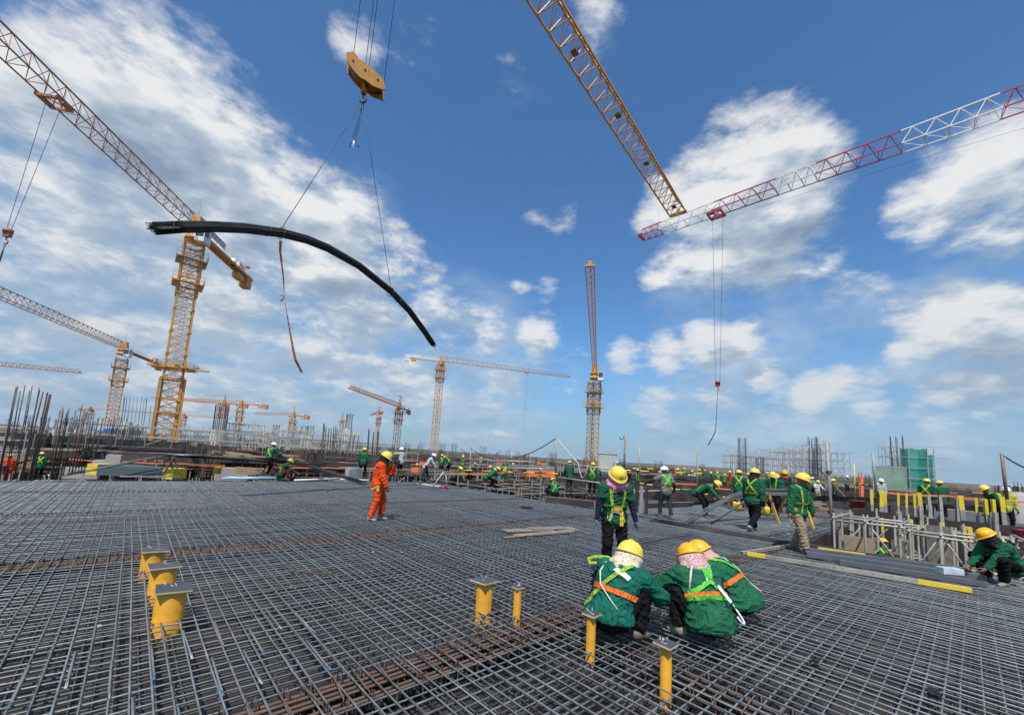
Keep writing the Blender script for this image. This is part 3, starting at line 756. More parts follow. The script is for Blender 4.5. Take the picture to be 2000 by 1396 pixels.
def person(label, loc, yaw, pel=(0, 0, .93), lean=(0, .05, 1), look=(0, 1, -.1), roll=0.0, handL=(-.26, .06, .80), handR=(.26, .06, .80),
           poleL=(-.3, -1, .1), poleR=(.3, -1, .1), footL=(-.11, 0, .085), footR=(.11, .02, .085), kneeL=(-.15, 1, .1), kneeR=(.15, 1, .1), toeL=None, toeR=None, twist=0.0,
           jacket=GREEN, trousers=BLACKT, helmet=HELM_Y, boots=BOOT, scarf=None, gloves=None, sleeve_m=None, straps=(), lod=0, scale=1.0, hem=.20, coverall=False, group=None,
           curl=.6, back=0.0, loose=0.0, headup=.16, extra=None, lift=.010, skirt=0.0, veil=False, hs=.93, flare=0.0):
    yaw = R(yaw) if abs(yaw) > 7 or isinstance(yaw, int) else yaw
    h0, h1 = ((.0115, .0055), (.021, .010), (.034, .016))[lod]
    root = empty('person', (loc[0], loc[1], loc[2]+lift), yaw, label, 'person', group); root.scale = (scale*1.06, scale*1.04, scale*.95)
    pel = np.array(pel, float); u = nrm(lean); f = np.array([math.sin(-twist), math.cos(twist), 0]); f = nrm(f-u*(f@u)); r = np.cross(f, u)
    M = np.stack([r, f, u], 1)
    cv = -f*back                                      # rounded back
    mid = pel+u*.22+cv*.6; chest = pel+u*.36+cv; neck = pel+u*.51+cv*.5+f*.01
    hf = nrm(look); hr = nrm(np.cross(hf, [0, 0, 1])); hu = np.cross(hr, hf)
    c_, s_ = math.cos(roll), math.sin(roll); hr, hu = hr*c_+hu*s_, hu*c_-hr*s_
    HM = np.stack([hr, hf, hu], 1)
    hc = neck+nrm(u*.5+hu*.5)*headup+hf*.025
    sh = [neck-u*.065+r*x*.178 for x in (-1, 1)]; hip = [pel-u*.01+r*x*.092 for x in (-1, 1)]
    el, wr = [], []
    for k, (t, pl) in enumerate(((handL, poleL), (handR, poleR))):
        e, w = two_bone(sh[k], t, .285, .25, pl); el.append(e); wr.append(w)
    kn, an = [], []
    for k, (t, pl) in enumerate(((footL, kneeL), (footR, kneeR))):
        e, w = two_bone(hip[k], t, .425, .425, pl); kn.append(e); an.append(w)
    toe = []
    for k, t in enumerate((toeL, toeR)):
        d = np.array(t, float) if t is not None else np.array([(-.25, .25)[k], 1, -.12]); toe.append(nrm(d))
    def folds(p, amp):
        q = p
        a1 = q@np.array([9, 6, 30.])+1.6*np.sin(q@np.array([11., -14, 6]))+.9*np.sin(q@np.array([-19., 9, 13])); a2 = q@np.array([-22, 30, 24.])+1.5*np.sin(q@np.array([17., 11, -9]))
        a3 = q@np.array([34, -15, 41.])+1.4*np.sin(q@np.array([-13., 27, 8]))
        r1 = (1-np.abs(np.sin(a1)))**2; r2 = (1-np.abs(np.sin(a2)))**2; r3 = (1-np.abs(np.sin(a3)))**2
        msk = .55+.45*np.sin(q@np.array([7., 5, -9])+1)
        return amp*(1.1*r1*msk+.8*r2*(1-msk)+.5*r3-.45)
    lo_ = loose
    def torso(p, with_fold=True):
        d = ell(p, chest-u*.02, M, (.180+lo_, .118+lo_, .205))
        d = smin(d, ell(p, mid-u*.06, M, (.162+lo_, .116+lo_, .19)), .09)
        hc_ = hem if pel[2] > .6 else .17
        d = smin(d, ell(p, pel-u*(hc_-.14), M, (.178+lo_+skirt, .140+lo_+skirt, .17+skirt)), .09)
        d = smin(d, rc(p, sh[0], sh[1], .068, .068), .06)
        d = smin(d, rc(p, neck-u*.05, neck+u*.015, .085, .062), .03)
        return d
    fa = .017 if lod == 0 else .016
    def jac(p):
        d = torso(p)
        for k in (0, 1):
            if sleeve_m is None:
                d = smin(d, rc(p, sh[k], el[k], .074+lo_*.6, .060+lo_*.6), .045); d = smin(d, rc(p, el[k], wr[k]-nrm(wr[k]-el[k])*.03, .059+lo_*.5, .043+lo_*.5), .03)
            else: d = smin(d, rc(p, sh[k], sh[k]*.42+el[k]*.58, .078, .072), .045)
        d = d-folds(p, fa)
        cd = nrm(u*.25+np.array([0, 0, 1.])) if pel[2] < .6 else u
        return np.maximum(d, -((p-pel)@cd+hem))
    def legs(p):
        d = ell(p, pel-u*.03, M, (.158, .118, .135)) if pel[2] > .6 else ell(p, pel-np.array([0, 0, .02])-f*.03, M, (.185, .155, .15))
        for k in (0, 1):
            d = smin(d, rc(p, hip[k], kn[k], .092+lo_*.5, .068+lo_*.4), .05); d = smin(d, rc(p, kn[k], an[k]+nrm(kn[k]-an[k])*.05, .066+lo_*.5, .056+lo_*.6), .025)
        return d-folds(p, fa)
    def boxof(pts, m_=.21):
        pts = np.array(pts); return pts.min(0)-m_, pts.max(0)+m_
    if coverall:
        def cov(p):
            return smin(jac(p), legs(p), .03)
        hem_keep = hem
        lo, hi = boxof(sh+el+wr+hip+kn+an+[neck, pel])
        me = sdf_mesh('coverall', cov, lo, hi, h0, jacket); mesh_obj('coverall', me, root)
    else:
        lo, hi = boxof(sh+el+wr+[neck, pel, pel-u*.1, pel-u*(hem+.02)-f*skirt*2, pel-u*hem+r*skirt, pel-u*hem-r*skirt])
        mesh_obj('jacket', sdf_mesh('jacket', jac, lo, hi, h0, jacket), root)
        lo, hi = boxof(hip+kn+an+[pel])
        mesh_obj('trousers', sdf_mesh('trousers', legs, lo, hi, h0, trousers), root)
    if sleeve_m is not None:
        for k in (0, 1):
            def slv(p, k=k):
                return smin(rc(p, sh[k]*.7+el[k]*.3, el[k], .056, .050), rc(p, el[k], wr[k], .049, .036), .02)-folds(p, .007)
            lo, hi = boxof([sh[k], el[k], wr[k]], .1); mesh_obj('sleeve', sdf_mesh('sleeve', slv, lo, hi, h0, sleeve_m), root)
    # boots
    for k in (0, 1):
        td = toe[k]; a = an[k]; side = nrm(np.cross(td, [0, 0, 1])); upb = np.cross(side, td)
        def bt(p, a=a, td=td, upb=upb):
            d = rc(p, a+nrm(kn[k]-a)*.07, a-upb*.02, .054, .050)
            d = smin(d, rc(p, a-upb*.04-td*.02, a-upb*.055+td*.13, .048, .037), .03)
            return np.maximum(d, -((p-a)@upb+.085))
        lo, hi = boxof([a, a+td*.13, a+(kn[k]-a)*.2], .11)
        mesh_obj('boot', sdf_mesh('boot', bt, lo, hi, h0, boots), root)
    # body
    def body(p):
        d = ell(p, hc+hu*.015, HM, (.076, .094, .098)); d = smin(d, ell(p, hc+hf*.022-hu*.055, HM, (.056, .066, .072)), .03)
        d = smin(d, rc(p, hc+hf*.088+hu*.005, hc+hf*.103-hu*.032, .009, .014), .012)
        for x in (-1, 1):
            d = smin(d, ell(p, hc+hr*x*.078-hu*.015, HM, (.012, .022, .032)), .008)
            d = np.maximum(d, -(np.linalg.norm(p-(hc+hr*x*.032+hf*.103+hu*.012), axis=1)-.017))
        d = smin(d, ell(p, hc+hf*.083-hu*.070, HM, (.024, .010, .008)), .008)
        d = smin(d, rc(p, hc-hu*.04-hf*.02, neck-u*.06, .052, .058), .03)
        d = smin(d, rc(p, neck-u*.1, pel, .10, .10), .05)
        for k in (0, 1):
            d = smin(d, rc(p, sh[k], el[k], .045, .036), .04); d = smin(d, rc(p, el[k], wr[k], .036, .026), .02)
            d = smin(d, rc(p, hip[k], kn[k], .07, .048), .04); d = smin(d, rc(p, kn[k], an[k], .047, .035), .02)
        return d
    lo, hi = boxof(sh+el+wr+hip+kn+an+[neck, pel, hc, hc+hu*.05], .09)
    bme = [sdf_mesh('body', body, lo, hi, h0*1.12, SKIN)]
    for k in (0, 1):
        d = wr[k]-el[k]; x = (-1, 1)[k]
        n_ = nrm(np.array([-x*.9, .25, 0])) if abs(nrm(d)[2]) > .6 else np.array([0, 0, -1.]); n_ = n_-nrm(d)*(n_@nrm(d)); n_ = nrm(n_)
        s = nrm(np.cross(nrm(d), n_)); s = s*(1 if s@(f+np.array([0, 0, .3])) > 0 else -1)
        hfn, lo, hi = hand_sdf(wr[k], d, n_, s, curl)
        hm = sdf_mesh('glove', hfn, lo, hi, h1, gloves or SKIN)
        if gloves is not None: mesh_obj('glove', hm, root)
        else: bme.append(hm)
    mesh_obj('body', join_meshes(bme, 'body', SKIN), root)
    # eyes
    if lod == 0:
        for x in (-1, 1):
            mb = MB(); mb.lathe([(0, .009), (.006, .0065), (.009, 0), (.006, -.0065), (0, -.009)], 8); o = mb.build('eye', DARK, root); o.location = hc+hr*x*.032+hf*.083+hu*.012
    # helmet
    HR = Matrix(((hr[0], hf[0], hu[0]), (hr[1], hf[1], hu[1]), (hr[2], hf[2], hu[2])))
    ho = mesh_obj('helmet', HELMETS[id(helmet)], root, Vector(hc+hu*.035), (HR @ Matrix.Rotation(R(-4), 3, 'X')).to_euler(), (hs,)*3)
    if scarf is not None:
        def scf(p):
            q = p-hc; wv = .008*np.sin(9*np.arctan2(q@hf, q@hr)+20*(q@hu))+.008*np.sin(5*np.arctan2(q@hf, q@hr)+2)
            z = -(q@hu)
            skirt_ = np.clip((z-.02)/.14, 0, 1)
            d = ell(p, hc-hu*.02, HM, (.108+flare, .124+flare, .10))
            d = smin(d, rc(p, hc-hu*.06-hf*.01, neck-u*.03+nrm(hc-neck)*.02, (.098+flare), (.132+flare+(.015 if veil else 0))), .04)-wv*skirt_
            d = d if veil else np.maximum(d, -ell(p, hc+hf*.125-hu*.015, HM, (.062, .10, .062)))
            return np.maximum(d, (q@hu)-.045)
        lo, hi = boxof([hc, neck], .19); mesh_obj('scarf', sdf_mesh('scarf', scf, lo, hi, h0*.85, scarf), root)
    # straps
    ctr = pel+u*.26+cv*.6
    def surf(dirs):
        dirs = np.array(dirs); t0 = np.zeros(len(dirs)); t1 = np.full(len(dirs), .6)
        for _ in range(22):
            tm = (t0+t1)/2; ins = (torso(ctr+dirs*tm[:, None])-folds(ctr+dirs*tm[:, None], fa)) < 0; t0 = np.where(ins, tm, t0); t1 = np.where(ins, t1, tm)
        return ctr+dirs*(t0+.004)[:, None]
    for st in straps:
        pts, w, m_ = st[:3]
        ds = []
        for i in range(len(pts)-1):
            a, b = nrm(pts[i]), nrm(pts[i+1])
            for k in range(9): v = nrm(a*(1-k/9)+b*k/9); ds.append(M@v)
        ds.append(M@nrm(pts[-1])); ds = np.array(ds)
        S = surf(ds); 
        for _ in range(2): S[1:-1] = (S[:-2]+2*S[1:-1]+S[2:])/4+0
        S = S+ds*.004
        mb = MB(); mb.ribbon([Vector(x) for x in S], [Vector(x) for x in ds], w, .004); mb.build(st[3] if len(st) > 3 else 'harness_strap', m_, root)
    if extra: extra(root, dict(pel=pel, u=u, f=f, r=r, M=M, hc=hc, hf=hf, hr=hr, hu=hu, HR=HR, wr=wr, el=el, surf=lambda v: surf(np.array([M@nrm(v)]))[0], helmet=ho, neck=neck, sh=sh, kn=kn, an=an))
    return root

def ring(h, n=10): return [(math.cos(2*math.pi*i/n+.3), math.sin(2*math.pi*i/n+.3)*.72, h) for i in range(n+1)]
X_BACK = lambda m, w=.042: [([(-.15, .10, .30), (-.13, -.02, .36), (-.09, -.12, .22), (0, -.13, .06), (.10, -.11, -.08), (.16, -.06, -.20)], w, m),
                            ([(.15, .10, .30), (.13, -.02, .36), (.09, -.12, .22), (0, -.13, .06), (-.10, -.11, -.08), (-.16, -.06, -.20)], w, m)]
V_FRONT = lambda m, w=.042: [([(-.10, -.10, .30), (-.12, 0, .36), (-.10, .10, .20), (-.085, .13, .0), (-.06, .13, -.14), (-.09, .12, -.30)], w, m),
                             ([(.10, -.10, .30), (.12, 0, .36), (.10, .10, .20), (.085, .13, .0), (.06, .13, -.14), (.09, .12, -.30)], w, m)]
BELT = lambda m, h=-.75, w=.045: (ring(h), w, m)

# --- extras worn or carried
def snap_hook(parent, p, d, s=1.0, m=BUCKLE):
    d = Vector(d).normalized(); _, a, b = frame_of(d); p = Vector(p); mb = MB()
    pts = [p, p+d*.05*s, p+d*.10*s]+[p+d*(.10+.045*math.sin(t)*1.2)*s+a*(.03-.03*math.cos(t))*s for t in (.4, .9, 1.4, 1.9, 2.4, 2.9, 3.4)]
    mb.tube(pts, .007*s, 6); return mb.build('snap_hook', m, parent)
def ex_pink(root, k):
    # chest buckle, hip buckle plate and hanging strap
    for (v, sz, m_, nm) in (((.06, .13, .14), (.05, .02, .035), YSTR, 'chest_buckle'), ((0, .13, -.13), (.12, .03, .05), YSTR, 'belt_plate'), ((.01, .135, -.19), (.09, .03, .05), BUCKLE, 'buckle')):
        p = k['surf'](v)+k['f']*.012; mb = MB(); mb.box((0, 0, 0), sz); o = mb.build(nm, m_, root); o.location = p; o.rotation_euler = (random.uniform(-.1, .1), random.uniform(-.5, .2), 0)
    p = Vector(k['surf']((-.06, .13, -.18)))+Vector(k['f'])*.012; mb = MB(); mb.plank(p, p+Vector((-.0, .015, -.22)), .05, .006, Vector(k['f'])); mb.build('hanging_strap', YSTR, root)
    snap_hook(root, k['surf']((.07, .13, -.2))+k['f']*.02, (.2, .05, -1), 1.0)
    em = MB()                                         # red characters on the helmet front
    for i, (x, z, w, h) in enumerate(((-.020, .050, .003, .022), (-.011, .050, .003, .022), (-.0155, .060, .012, .003), (-.0155, .050, .012, .003), (-.0155, .040, .012, .003), (.004, .050, .003, .022), (.013, .058, .012, .003), (.013, .050, .014, .003), (.013, .041, .012, .003), (.020, .050, .003, .018), (0, .030, .045, .003), (0, .024, .035, .003))):
        y = .146*math.sqrt(max(0, 1-(x/.122)**2-(z/.128)**2))+.001
        em.box((x, y, z), (w, .004, h), 0, Matrix.Rotation(R(-22), 3, 'X'))
    em.build('red_emblem', RED, k['helmet'])
def ex_cream(root, k):
    r_ = Vector(k['r']); u_ = Vector(k['u']); f_ = Vector(k['f'])
    s0 = Vector(k['sh'][0])+u_*.075; mb = MB()         # strap loop sticking out past the shoulder
    pts = [s0+r_*.10, s0+Vector((0, 0, .02))-r_*.02, s0-r_*.16-u_*.02, s0-r_*.20-u_*.06, s0-r_*.17-u_*.095, s0-r_*.06-u_*.06]
    mb.ribbon(pts, [-f_*.6+u_*.4]*6, .045, .004); mb.build('strap_loop', LIME, root)
    mb = MB(); a = Vector(k['surf']((-.14, -.05, .05))); mb.tube([Vector(k['surf'](v))-f_*.008 for v in ((-.14, -.06, .2), (-.12, -.1, .08), (-.06, -.12, -.02), (.02, -.13, -.10), (.10, -.11, -.16))], .007, 6); mb.build('lanyard_rope', ROPEW, root)
def ex_rose(root, k):
    f_, u_, r_ = Vector(k['f']), Vector(k['u']), Vector(k['r'])
    mb = MB(); mb.tube([Vector(k['surf'](v))-f_*.012 for v in ((-.13, .02, .34), (-.10, -.10, .26), (-.13, -.10, .12), (-.17, -.07, .0))], .010, 7); mb.build('lanyard_rope', ROPEW, root)
    p = Vector(k['surf']((.05, -.13, .02)))-f_*.025; mb = MB(); mb.plank(p, p+r_*.075-u_*.16, .030, .012, -f_); mb.build('energy_absorber', WHITE, root)
    snap_hook(root, p+r_*.085-u_*.18, r_*.35-u_, 1.15, WHITE)
    mb = MB(); c = Vector(k['surf']((.0, -.13, .06)))-f_*.015; mb.tube([c+(r_*math.cos(t)+u_*math.sin(t))*.028 for t in [i*.6283 for i in range(11)]], .005, 6); mb.build('d_ring', BUCKLE, root)
def ex_salmon(root, k):
    f_, u_, r_ = Vector(k['f']), Vector(k['u']), Vector(k['r'])
    mb = MB(); pts = [Vector(k['surf'](v))+(Vector(k['surf'](v))-Vector(k['pel'])-u_*.26).normalized()*.012 for v in ((-.08, -.10, .30), (.02, -.13, .16), (.10, -.11, .02), (.15, -.08, -.12))]
    pts += [pts[-1]+r_*.05-u_*.10, pts[-1]+r_*.07-u_*.18]; mb.tube(pts, .009, 7); mb.build('lanyard_rope', ROPEW, root)
def ex_tool(root, k):
    w = Vector(k['wr'][1])+(Vector(k['wr'][1])-Vector(k['el'][1])).normalized()*.09; mb = MB(); mb.tube([w+Vector((0, -.05, .05)), w+Vector((.0, .02, -.05)), w+Vector((.0, .06, -.20))], .011, 6); mb.build('tie_tool', GALV, root)
    mb = MB(); p = Vector(k['surf']((-.12, .1, -.26))); mb.plank(p, p+Vector((-.10, .05, -.36)), .06, .02, (0, 1, 0)); mb.build('tool_bag', YSTR, root)
def ex_orange(root, k):
    mb = MB(); p = Vector(k['surf']((.12, -.02, -.26))); mb.plank(p+Vector((.0, -.10, -.04)), p+Vector((.03, .08, .05)), .05, .03, (1, 0, 0)); mb.build('tool_pouch', YSTR, root)
    mb = MB(); mb.box(p+Vector((.02, .06, -.02)), (.03, .05, .12)); mb.build('pliers', GREY, root)
    w = Vector(k['wr'][0])+(Vector(k['wr'][0])-Vector(k['el'][0])).normalized()*.07; mb = MB(); mb.box(w, (.05, .03, .13)); mb.build('radio', BLACKP, root)

wp = lambda x, y, z=0.0: G(x, y, z)
# orange coverall worker
person('worker in orange coverall and yellow helmet standing sideways with a hand at the face', wp(733, 1016), -82, pel=(0, 0, .93), lean=(0, .06, 1), look=(.05, 1, -.50), jacket=ORANGE, coverall=True, hem=.16, loose=.030,
       handL=(-.05, .30, 1.40), poleL=(-.4, -.3, -1), handR=(.20, .20, .86), poleR=(.4, -1, -.2), footL=(-.10, .10, .085), footR=(.11, -.10, .085), scarf=DARKFACE, gloves=BROWNG, boots=BOOTG, helmet=HELM_Y, extra=ex_orange, scale=.98)
# pink scarf
person('worker with pink floral neck cover facing us, head bowed, yellow harness on green jacket', wp(1196, 1121), 184, look=(.0, 1, -.62), lean=(0, .07, 1), jacket=GREEN3, sleeve_m=NAVY, gloves=GLOVE, scarf=FL_PINK, hem=.22, loose=.02,
       handL=(-.30, .08, .83), handR=(.29, .10, .80), straps=V_FRONT(LIME)+[BELT(LIME, -.55)], extra=ex_pink, scale=1.0, curl=.35, headup=.14, veil=True, flare=.018, hs=.99)
# squatting group
SQ = dict(footL=(-.20, .07, .085), footR=(.20, .09, .085), kneeL=(-.5, 1, .8), kneeR=(.5, 1, .8))
person('squatting worker in teal jacket with cream floral scarf and orange belt', wp(1198, 1241), -40, pel=(0, -.10, .22), lean=(.10, .50, 1), look=(.15, 1, -.35), back=.05, jacket=GREEN2, trousers=BLACKT, scarf=FL_CREAM, hem=.03, loose=.035, skirt=.03, headup=.12, hs=.97, flare=.022, scale=1.0,
       handL=(-.05, .50, .42), handR=(.26, .46, .30), poleL=(-1, -.2, -.5), poleR=(1, -.5, -.1), straps=[X_BACK(LIME)[1], (([(-.16, .05, .24), (-.1, -.08, .34), (.02, -.12, .3), (.14, -.06, .3)]), .05, LIME), BELT(ORSTR, -.16, .05), ([(-.01, -.13, .135), (.05, -.13, .115), (.11, -.11, .09)], .065, WHITELB, 'back_label'), ([(.05, -.1, .30), (.12, -.09, .24)], .035, LIME)], extra=ex_cream, **SQ)
person('squatting worker in green jacket with rose floral scarf, amber helmet and white hook', wp(1374, 1247), 8, pel=(0, -.10, .22), lean=(-.02, .60, 1), look=(.45, 1, -.5), roll=.22, back=.05, jacket=GREEN, trousers=BLACKT, helmet=HELM_O, scarf=FL_ROSE, hem=.09, loose=.028, skirt=.035, headup=.12, hs=.97, flare=.026, scale=1.0,
       handL=(-.20, .46, .34), handR=(.20, .55, .32), poleL=(-1, -.3, -.3), poleR=(1, -.2, -.4), gloves=BROWNG, boots=BOOTG,
       straps=[([(-.16, -.06, -.02), (-.10, -.12, .0), (0, -.13, .05), (.10, -.12, .30), (.04, -.1, .4)], .045, LIME2), ([(-.02, -.1, .4), (-.01, -.13, .2), (0, -.13, .05), (.10, -.12, -.04), (.16, -.05, -.06)], .045, LIME2), BELT(ORSTR, -.20, .045), BELT(LIME2, -.36, .045)], extra=ex_rose, **SQ)
person('squatting worker in green jacket with salmon scarf, half hidden behind the rose-scarfed worker', wp(1428, 1203), 42, pel=(0, -.10, .21), lean=(-.14, .92, 1), look=(-.3, 1, -.6), back=.06, jacket=GREEN, trousers=BLACKT, helmet=HELM_O, scarf=FL_SALMON, hem=.07, loose=.03, skirt=.04, headup=.12, hs=.95, flare=.01,
       handL=(-.20, .50, .32), handR=(.16, .58, .30), poleL=(-1, -.2, -.4), poleR=(1, -.2, -.4), boots=BOOTG, straps=[BELT(ORSTR, -.20, .05), X_BACK(LIME2)[0]], extra=ex_salmon, **SQ)
# walking pair on the right
person('walking worker in khaki trousers and green jacket looking down to the side', wp(1560, 1078), 205, lean=(0, .06, 1), look=(-.55, 1, -.35), jacket=GREEN, trousers=KHAKI, boots=BOOT, hem=.22, loose=.03,
       handL=(-.33, .12, .80), handR=(.32, .02, .80), footL=(-.10, -.16, .10), footR=(.10, .20, .085), straps=V_FRONT(LIME, .03)+[BELT(YSTR, -.62, .05)], extra=ex_tool, scarf=None, scale=1.03)
person('worker in green jacket and black trousers stepping away, masked, with lime harness', wp(1472, 1038), -62, lean=(0, .04, 1), look=(.1, 1, -.1), jacket=GREEN, trousers=BLACKT, scarf=DARKFACE, hem=.24, loose=.035,
       handL=(-.27, .10, .82), handR=(.26, -.02, .80), footL=(-.08, .16, .085), footR=(.10, -.30, .16), toeR=(.1, .8, -.7), straps=X_BACK(LIME)+[BELT(YSTR, -.7)], gloves=BLACKT, boots=BOOTG, scale=1.06)
person('worker in white helmet and grey reflective vest seen from behind, arm held out', wp(1300, 1014), 12, lean=(0, .10, 1), look=(-.2, 1, -.1), jacket=VEST, sleeve_m=BROWNT, trousers=GREYT, helmet=HELM_W, hem=.18,
       handL=(-.52, .28, 1.12), poleL=(-1, -.6, -.3), handR=(.30, .05, .88), straps=X_BACK(LIME2, .07)+[BELT(ORSTR, -.55, .10)], footL=(-.12, .12, .085), footR=(.12, -.12, .085), scale=1.0, lod=1)
person('worker bending down over the arched bars, dark trousers and green jacket', wp(1374, 1010), -128, pel=(0, -.18, .86), lean=(0, .95, .62), look=(0, 1, -1.1), jacket=GREEN, trousers=BLACKT, hem=.2, loose=.02, lod=1,
       handL=(-.15, .62, .52), handR=(.20, .66, .56), footL=(-.16, .02, .085), footR=(.16, .12, .085), straps=X_BACK(LIME, .05), poleL=(-1, 0, 0), poleR=(1, 0, 0))
person('crouching worker in green jacket and amber helmet beside the ends of the square tubes', wp(1962, 1142), 88, pel=(0, -.12, .34), lean=(.0, .62, 1), look=(.2, 1, -.55), back=.05, jacket=GREEN, trousers=BLACKT, helmet=HELM_O, scarf=DARKFACE, boots=BOOTG, hem=.2, loose=.03,
       handL=(-.1, .45, .25), handR=(.15, .42, .30), footL=(-.14, .15, .085), footR=(.14, .12, .085), kneeL=(-.4, 1, .6), kneeR=(.4, 1, .6), straps=X_BACK(LIME, .045), scale=.93)
person('worker standing down in the pit, amber helmet and lime harness on green back', P(1731, 1062, 11.2)-Vector((0, 0, 1.52)), -25, lean=(0, .25, 1), look=(-.2, 1, -.4), jacket=GREEN, helmet=HELM_O, straps=X_BACK(LIME, .05), handL=(-.3, .3, .9), handR=(.3, .3, .95), lod=1)

# ---------------------------------------------------------------- tower cranes
def mast_section_mesh(w, h, rl, rb, m, panels=2, xb=True, far=False):
    mb = MB(); a = w/2; cs = [(-a, -a), (a, -a), (a, a), (-a, a)]
    for c in cs: mb.bar((*c, 0), (*c, h), rl*1.25, 4)
    for k in range(panels+1):
        z = h*k/panels
        if k == panels: break
        for i in range(4):
            p, q = cs[i], cs[(i+1) % 4]
            mb.bar((*p, z+.06), (*q, z+.06), rb, 4)
            z2 = z+h/panels
            if xb: mb.bar((*p, z), (*q, z2), rb*.8, 3, cap=False); mb.bar((*q, z), (*p, z2), rb*.8, 3, cap=False)
            else:
                if (k+i) % 2: mb.bar((*p, z), (*q, z2), rb*.9, 3, cap=False)
                else: mb.bar((*q, z), (*p, z2), rb*.9, 3, cap=False)
    if not far:                                       # ladder
        for x in (-.2, .2): mb.bar((x, a*.55, 0), (x, a*.55, h), .02, 3, cap=False)
        for k in range(int(h/.3)): mb.bar((-.2, a*.55, k*.3), (.2, a*.55, k*.3), .014, 3, cap=False)
        for c in cs: mb.box((c[0], c[1], h-.07), (rl*3.2, rl*3.2, .22))
    return mb.mesh('mast_section', m)
def jib_section_mesh(L_, w, h, rc_, rb, m, panels, far=False, w2=None, h2=None):
    "triangular truss along +x: two bottom chords at z=0, one top chord at z=h"
    mb = MB(); w2 = w if w2 is None else w2; h2 = h if h2 is None else h2
    lerp = lambda t: (w+(w2-w)*t, h+(h2-h)*t)
    mb.bar((0, 0, h), (L_, 0, h2), rc_*1.15, 4)
    for s in (-1, 1): mb.bar((0, s*w/2, 0), (L_, s*w2/2, 0), rc_, 4)
    for k in range(panels):
        x0, x1, x2 = L_*k/panels, L_*(k+.5)/panels, L_*(k+1)/panels
        wa, ha = lerp(k/panels); wm, hm = lerp((k+.5)/panels); wb, hb = lerp((k+1)/panels)
        for s in (-1, 1):
            mb.bar((x0, s*wa/2, 0), (x1, 0, hm), rb, 4 if not far else 3, cap=False); mb.bar((x1, 0, hm), (x2, s*wb/2, 0), rb, 4 if not far else 3, cap=False)
        mb.bar((x0, -wa/2, 0), (x0, wa/2, 0), rb, 4 if not far else 3, cap=False)
        if not far: mb.bar((x0, -wa/2, 0), (x2, wb/2, 0), rb*.8, 3, cap=False)
    return mb.mesh('jib_section', m)
def platform(mb, w, z, d=.9, rail=1.0, r=.03, t=.06):
    o = w/2+d
    for sx, sy, lx, ly in ((0, 1, 2*o, d), (0, -1, 2*o, d), (1, 0, d, 2*(w/2)), (-1, 0, d, 2*(w/2))):
        mb.box((sx*(w/2+d/2), sy*(w/2+d/2), z), (lx-(0 if sy else .01), ly, t))
    c = [(-o, -o), (o, -o), (o, o), (-o, o)]
    for i in range(4):
        p, q = Vector((*c[i], z)), Vector((*c[(i+1) % 4], z))
        for hh in (rail*.5, rail): mb.bar(p+Vector((0, 0, hh)), q+Vector((0, 0, hh)), r, 3, cap=False)
        for k in range(4): a = p.lerp(q, k/4); mb.bar(a, a+Vector((0, 0, rail)), r, 3, cap=False)

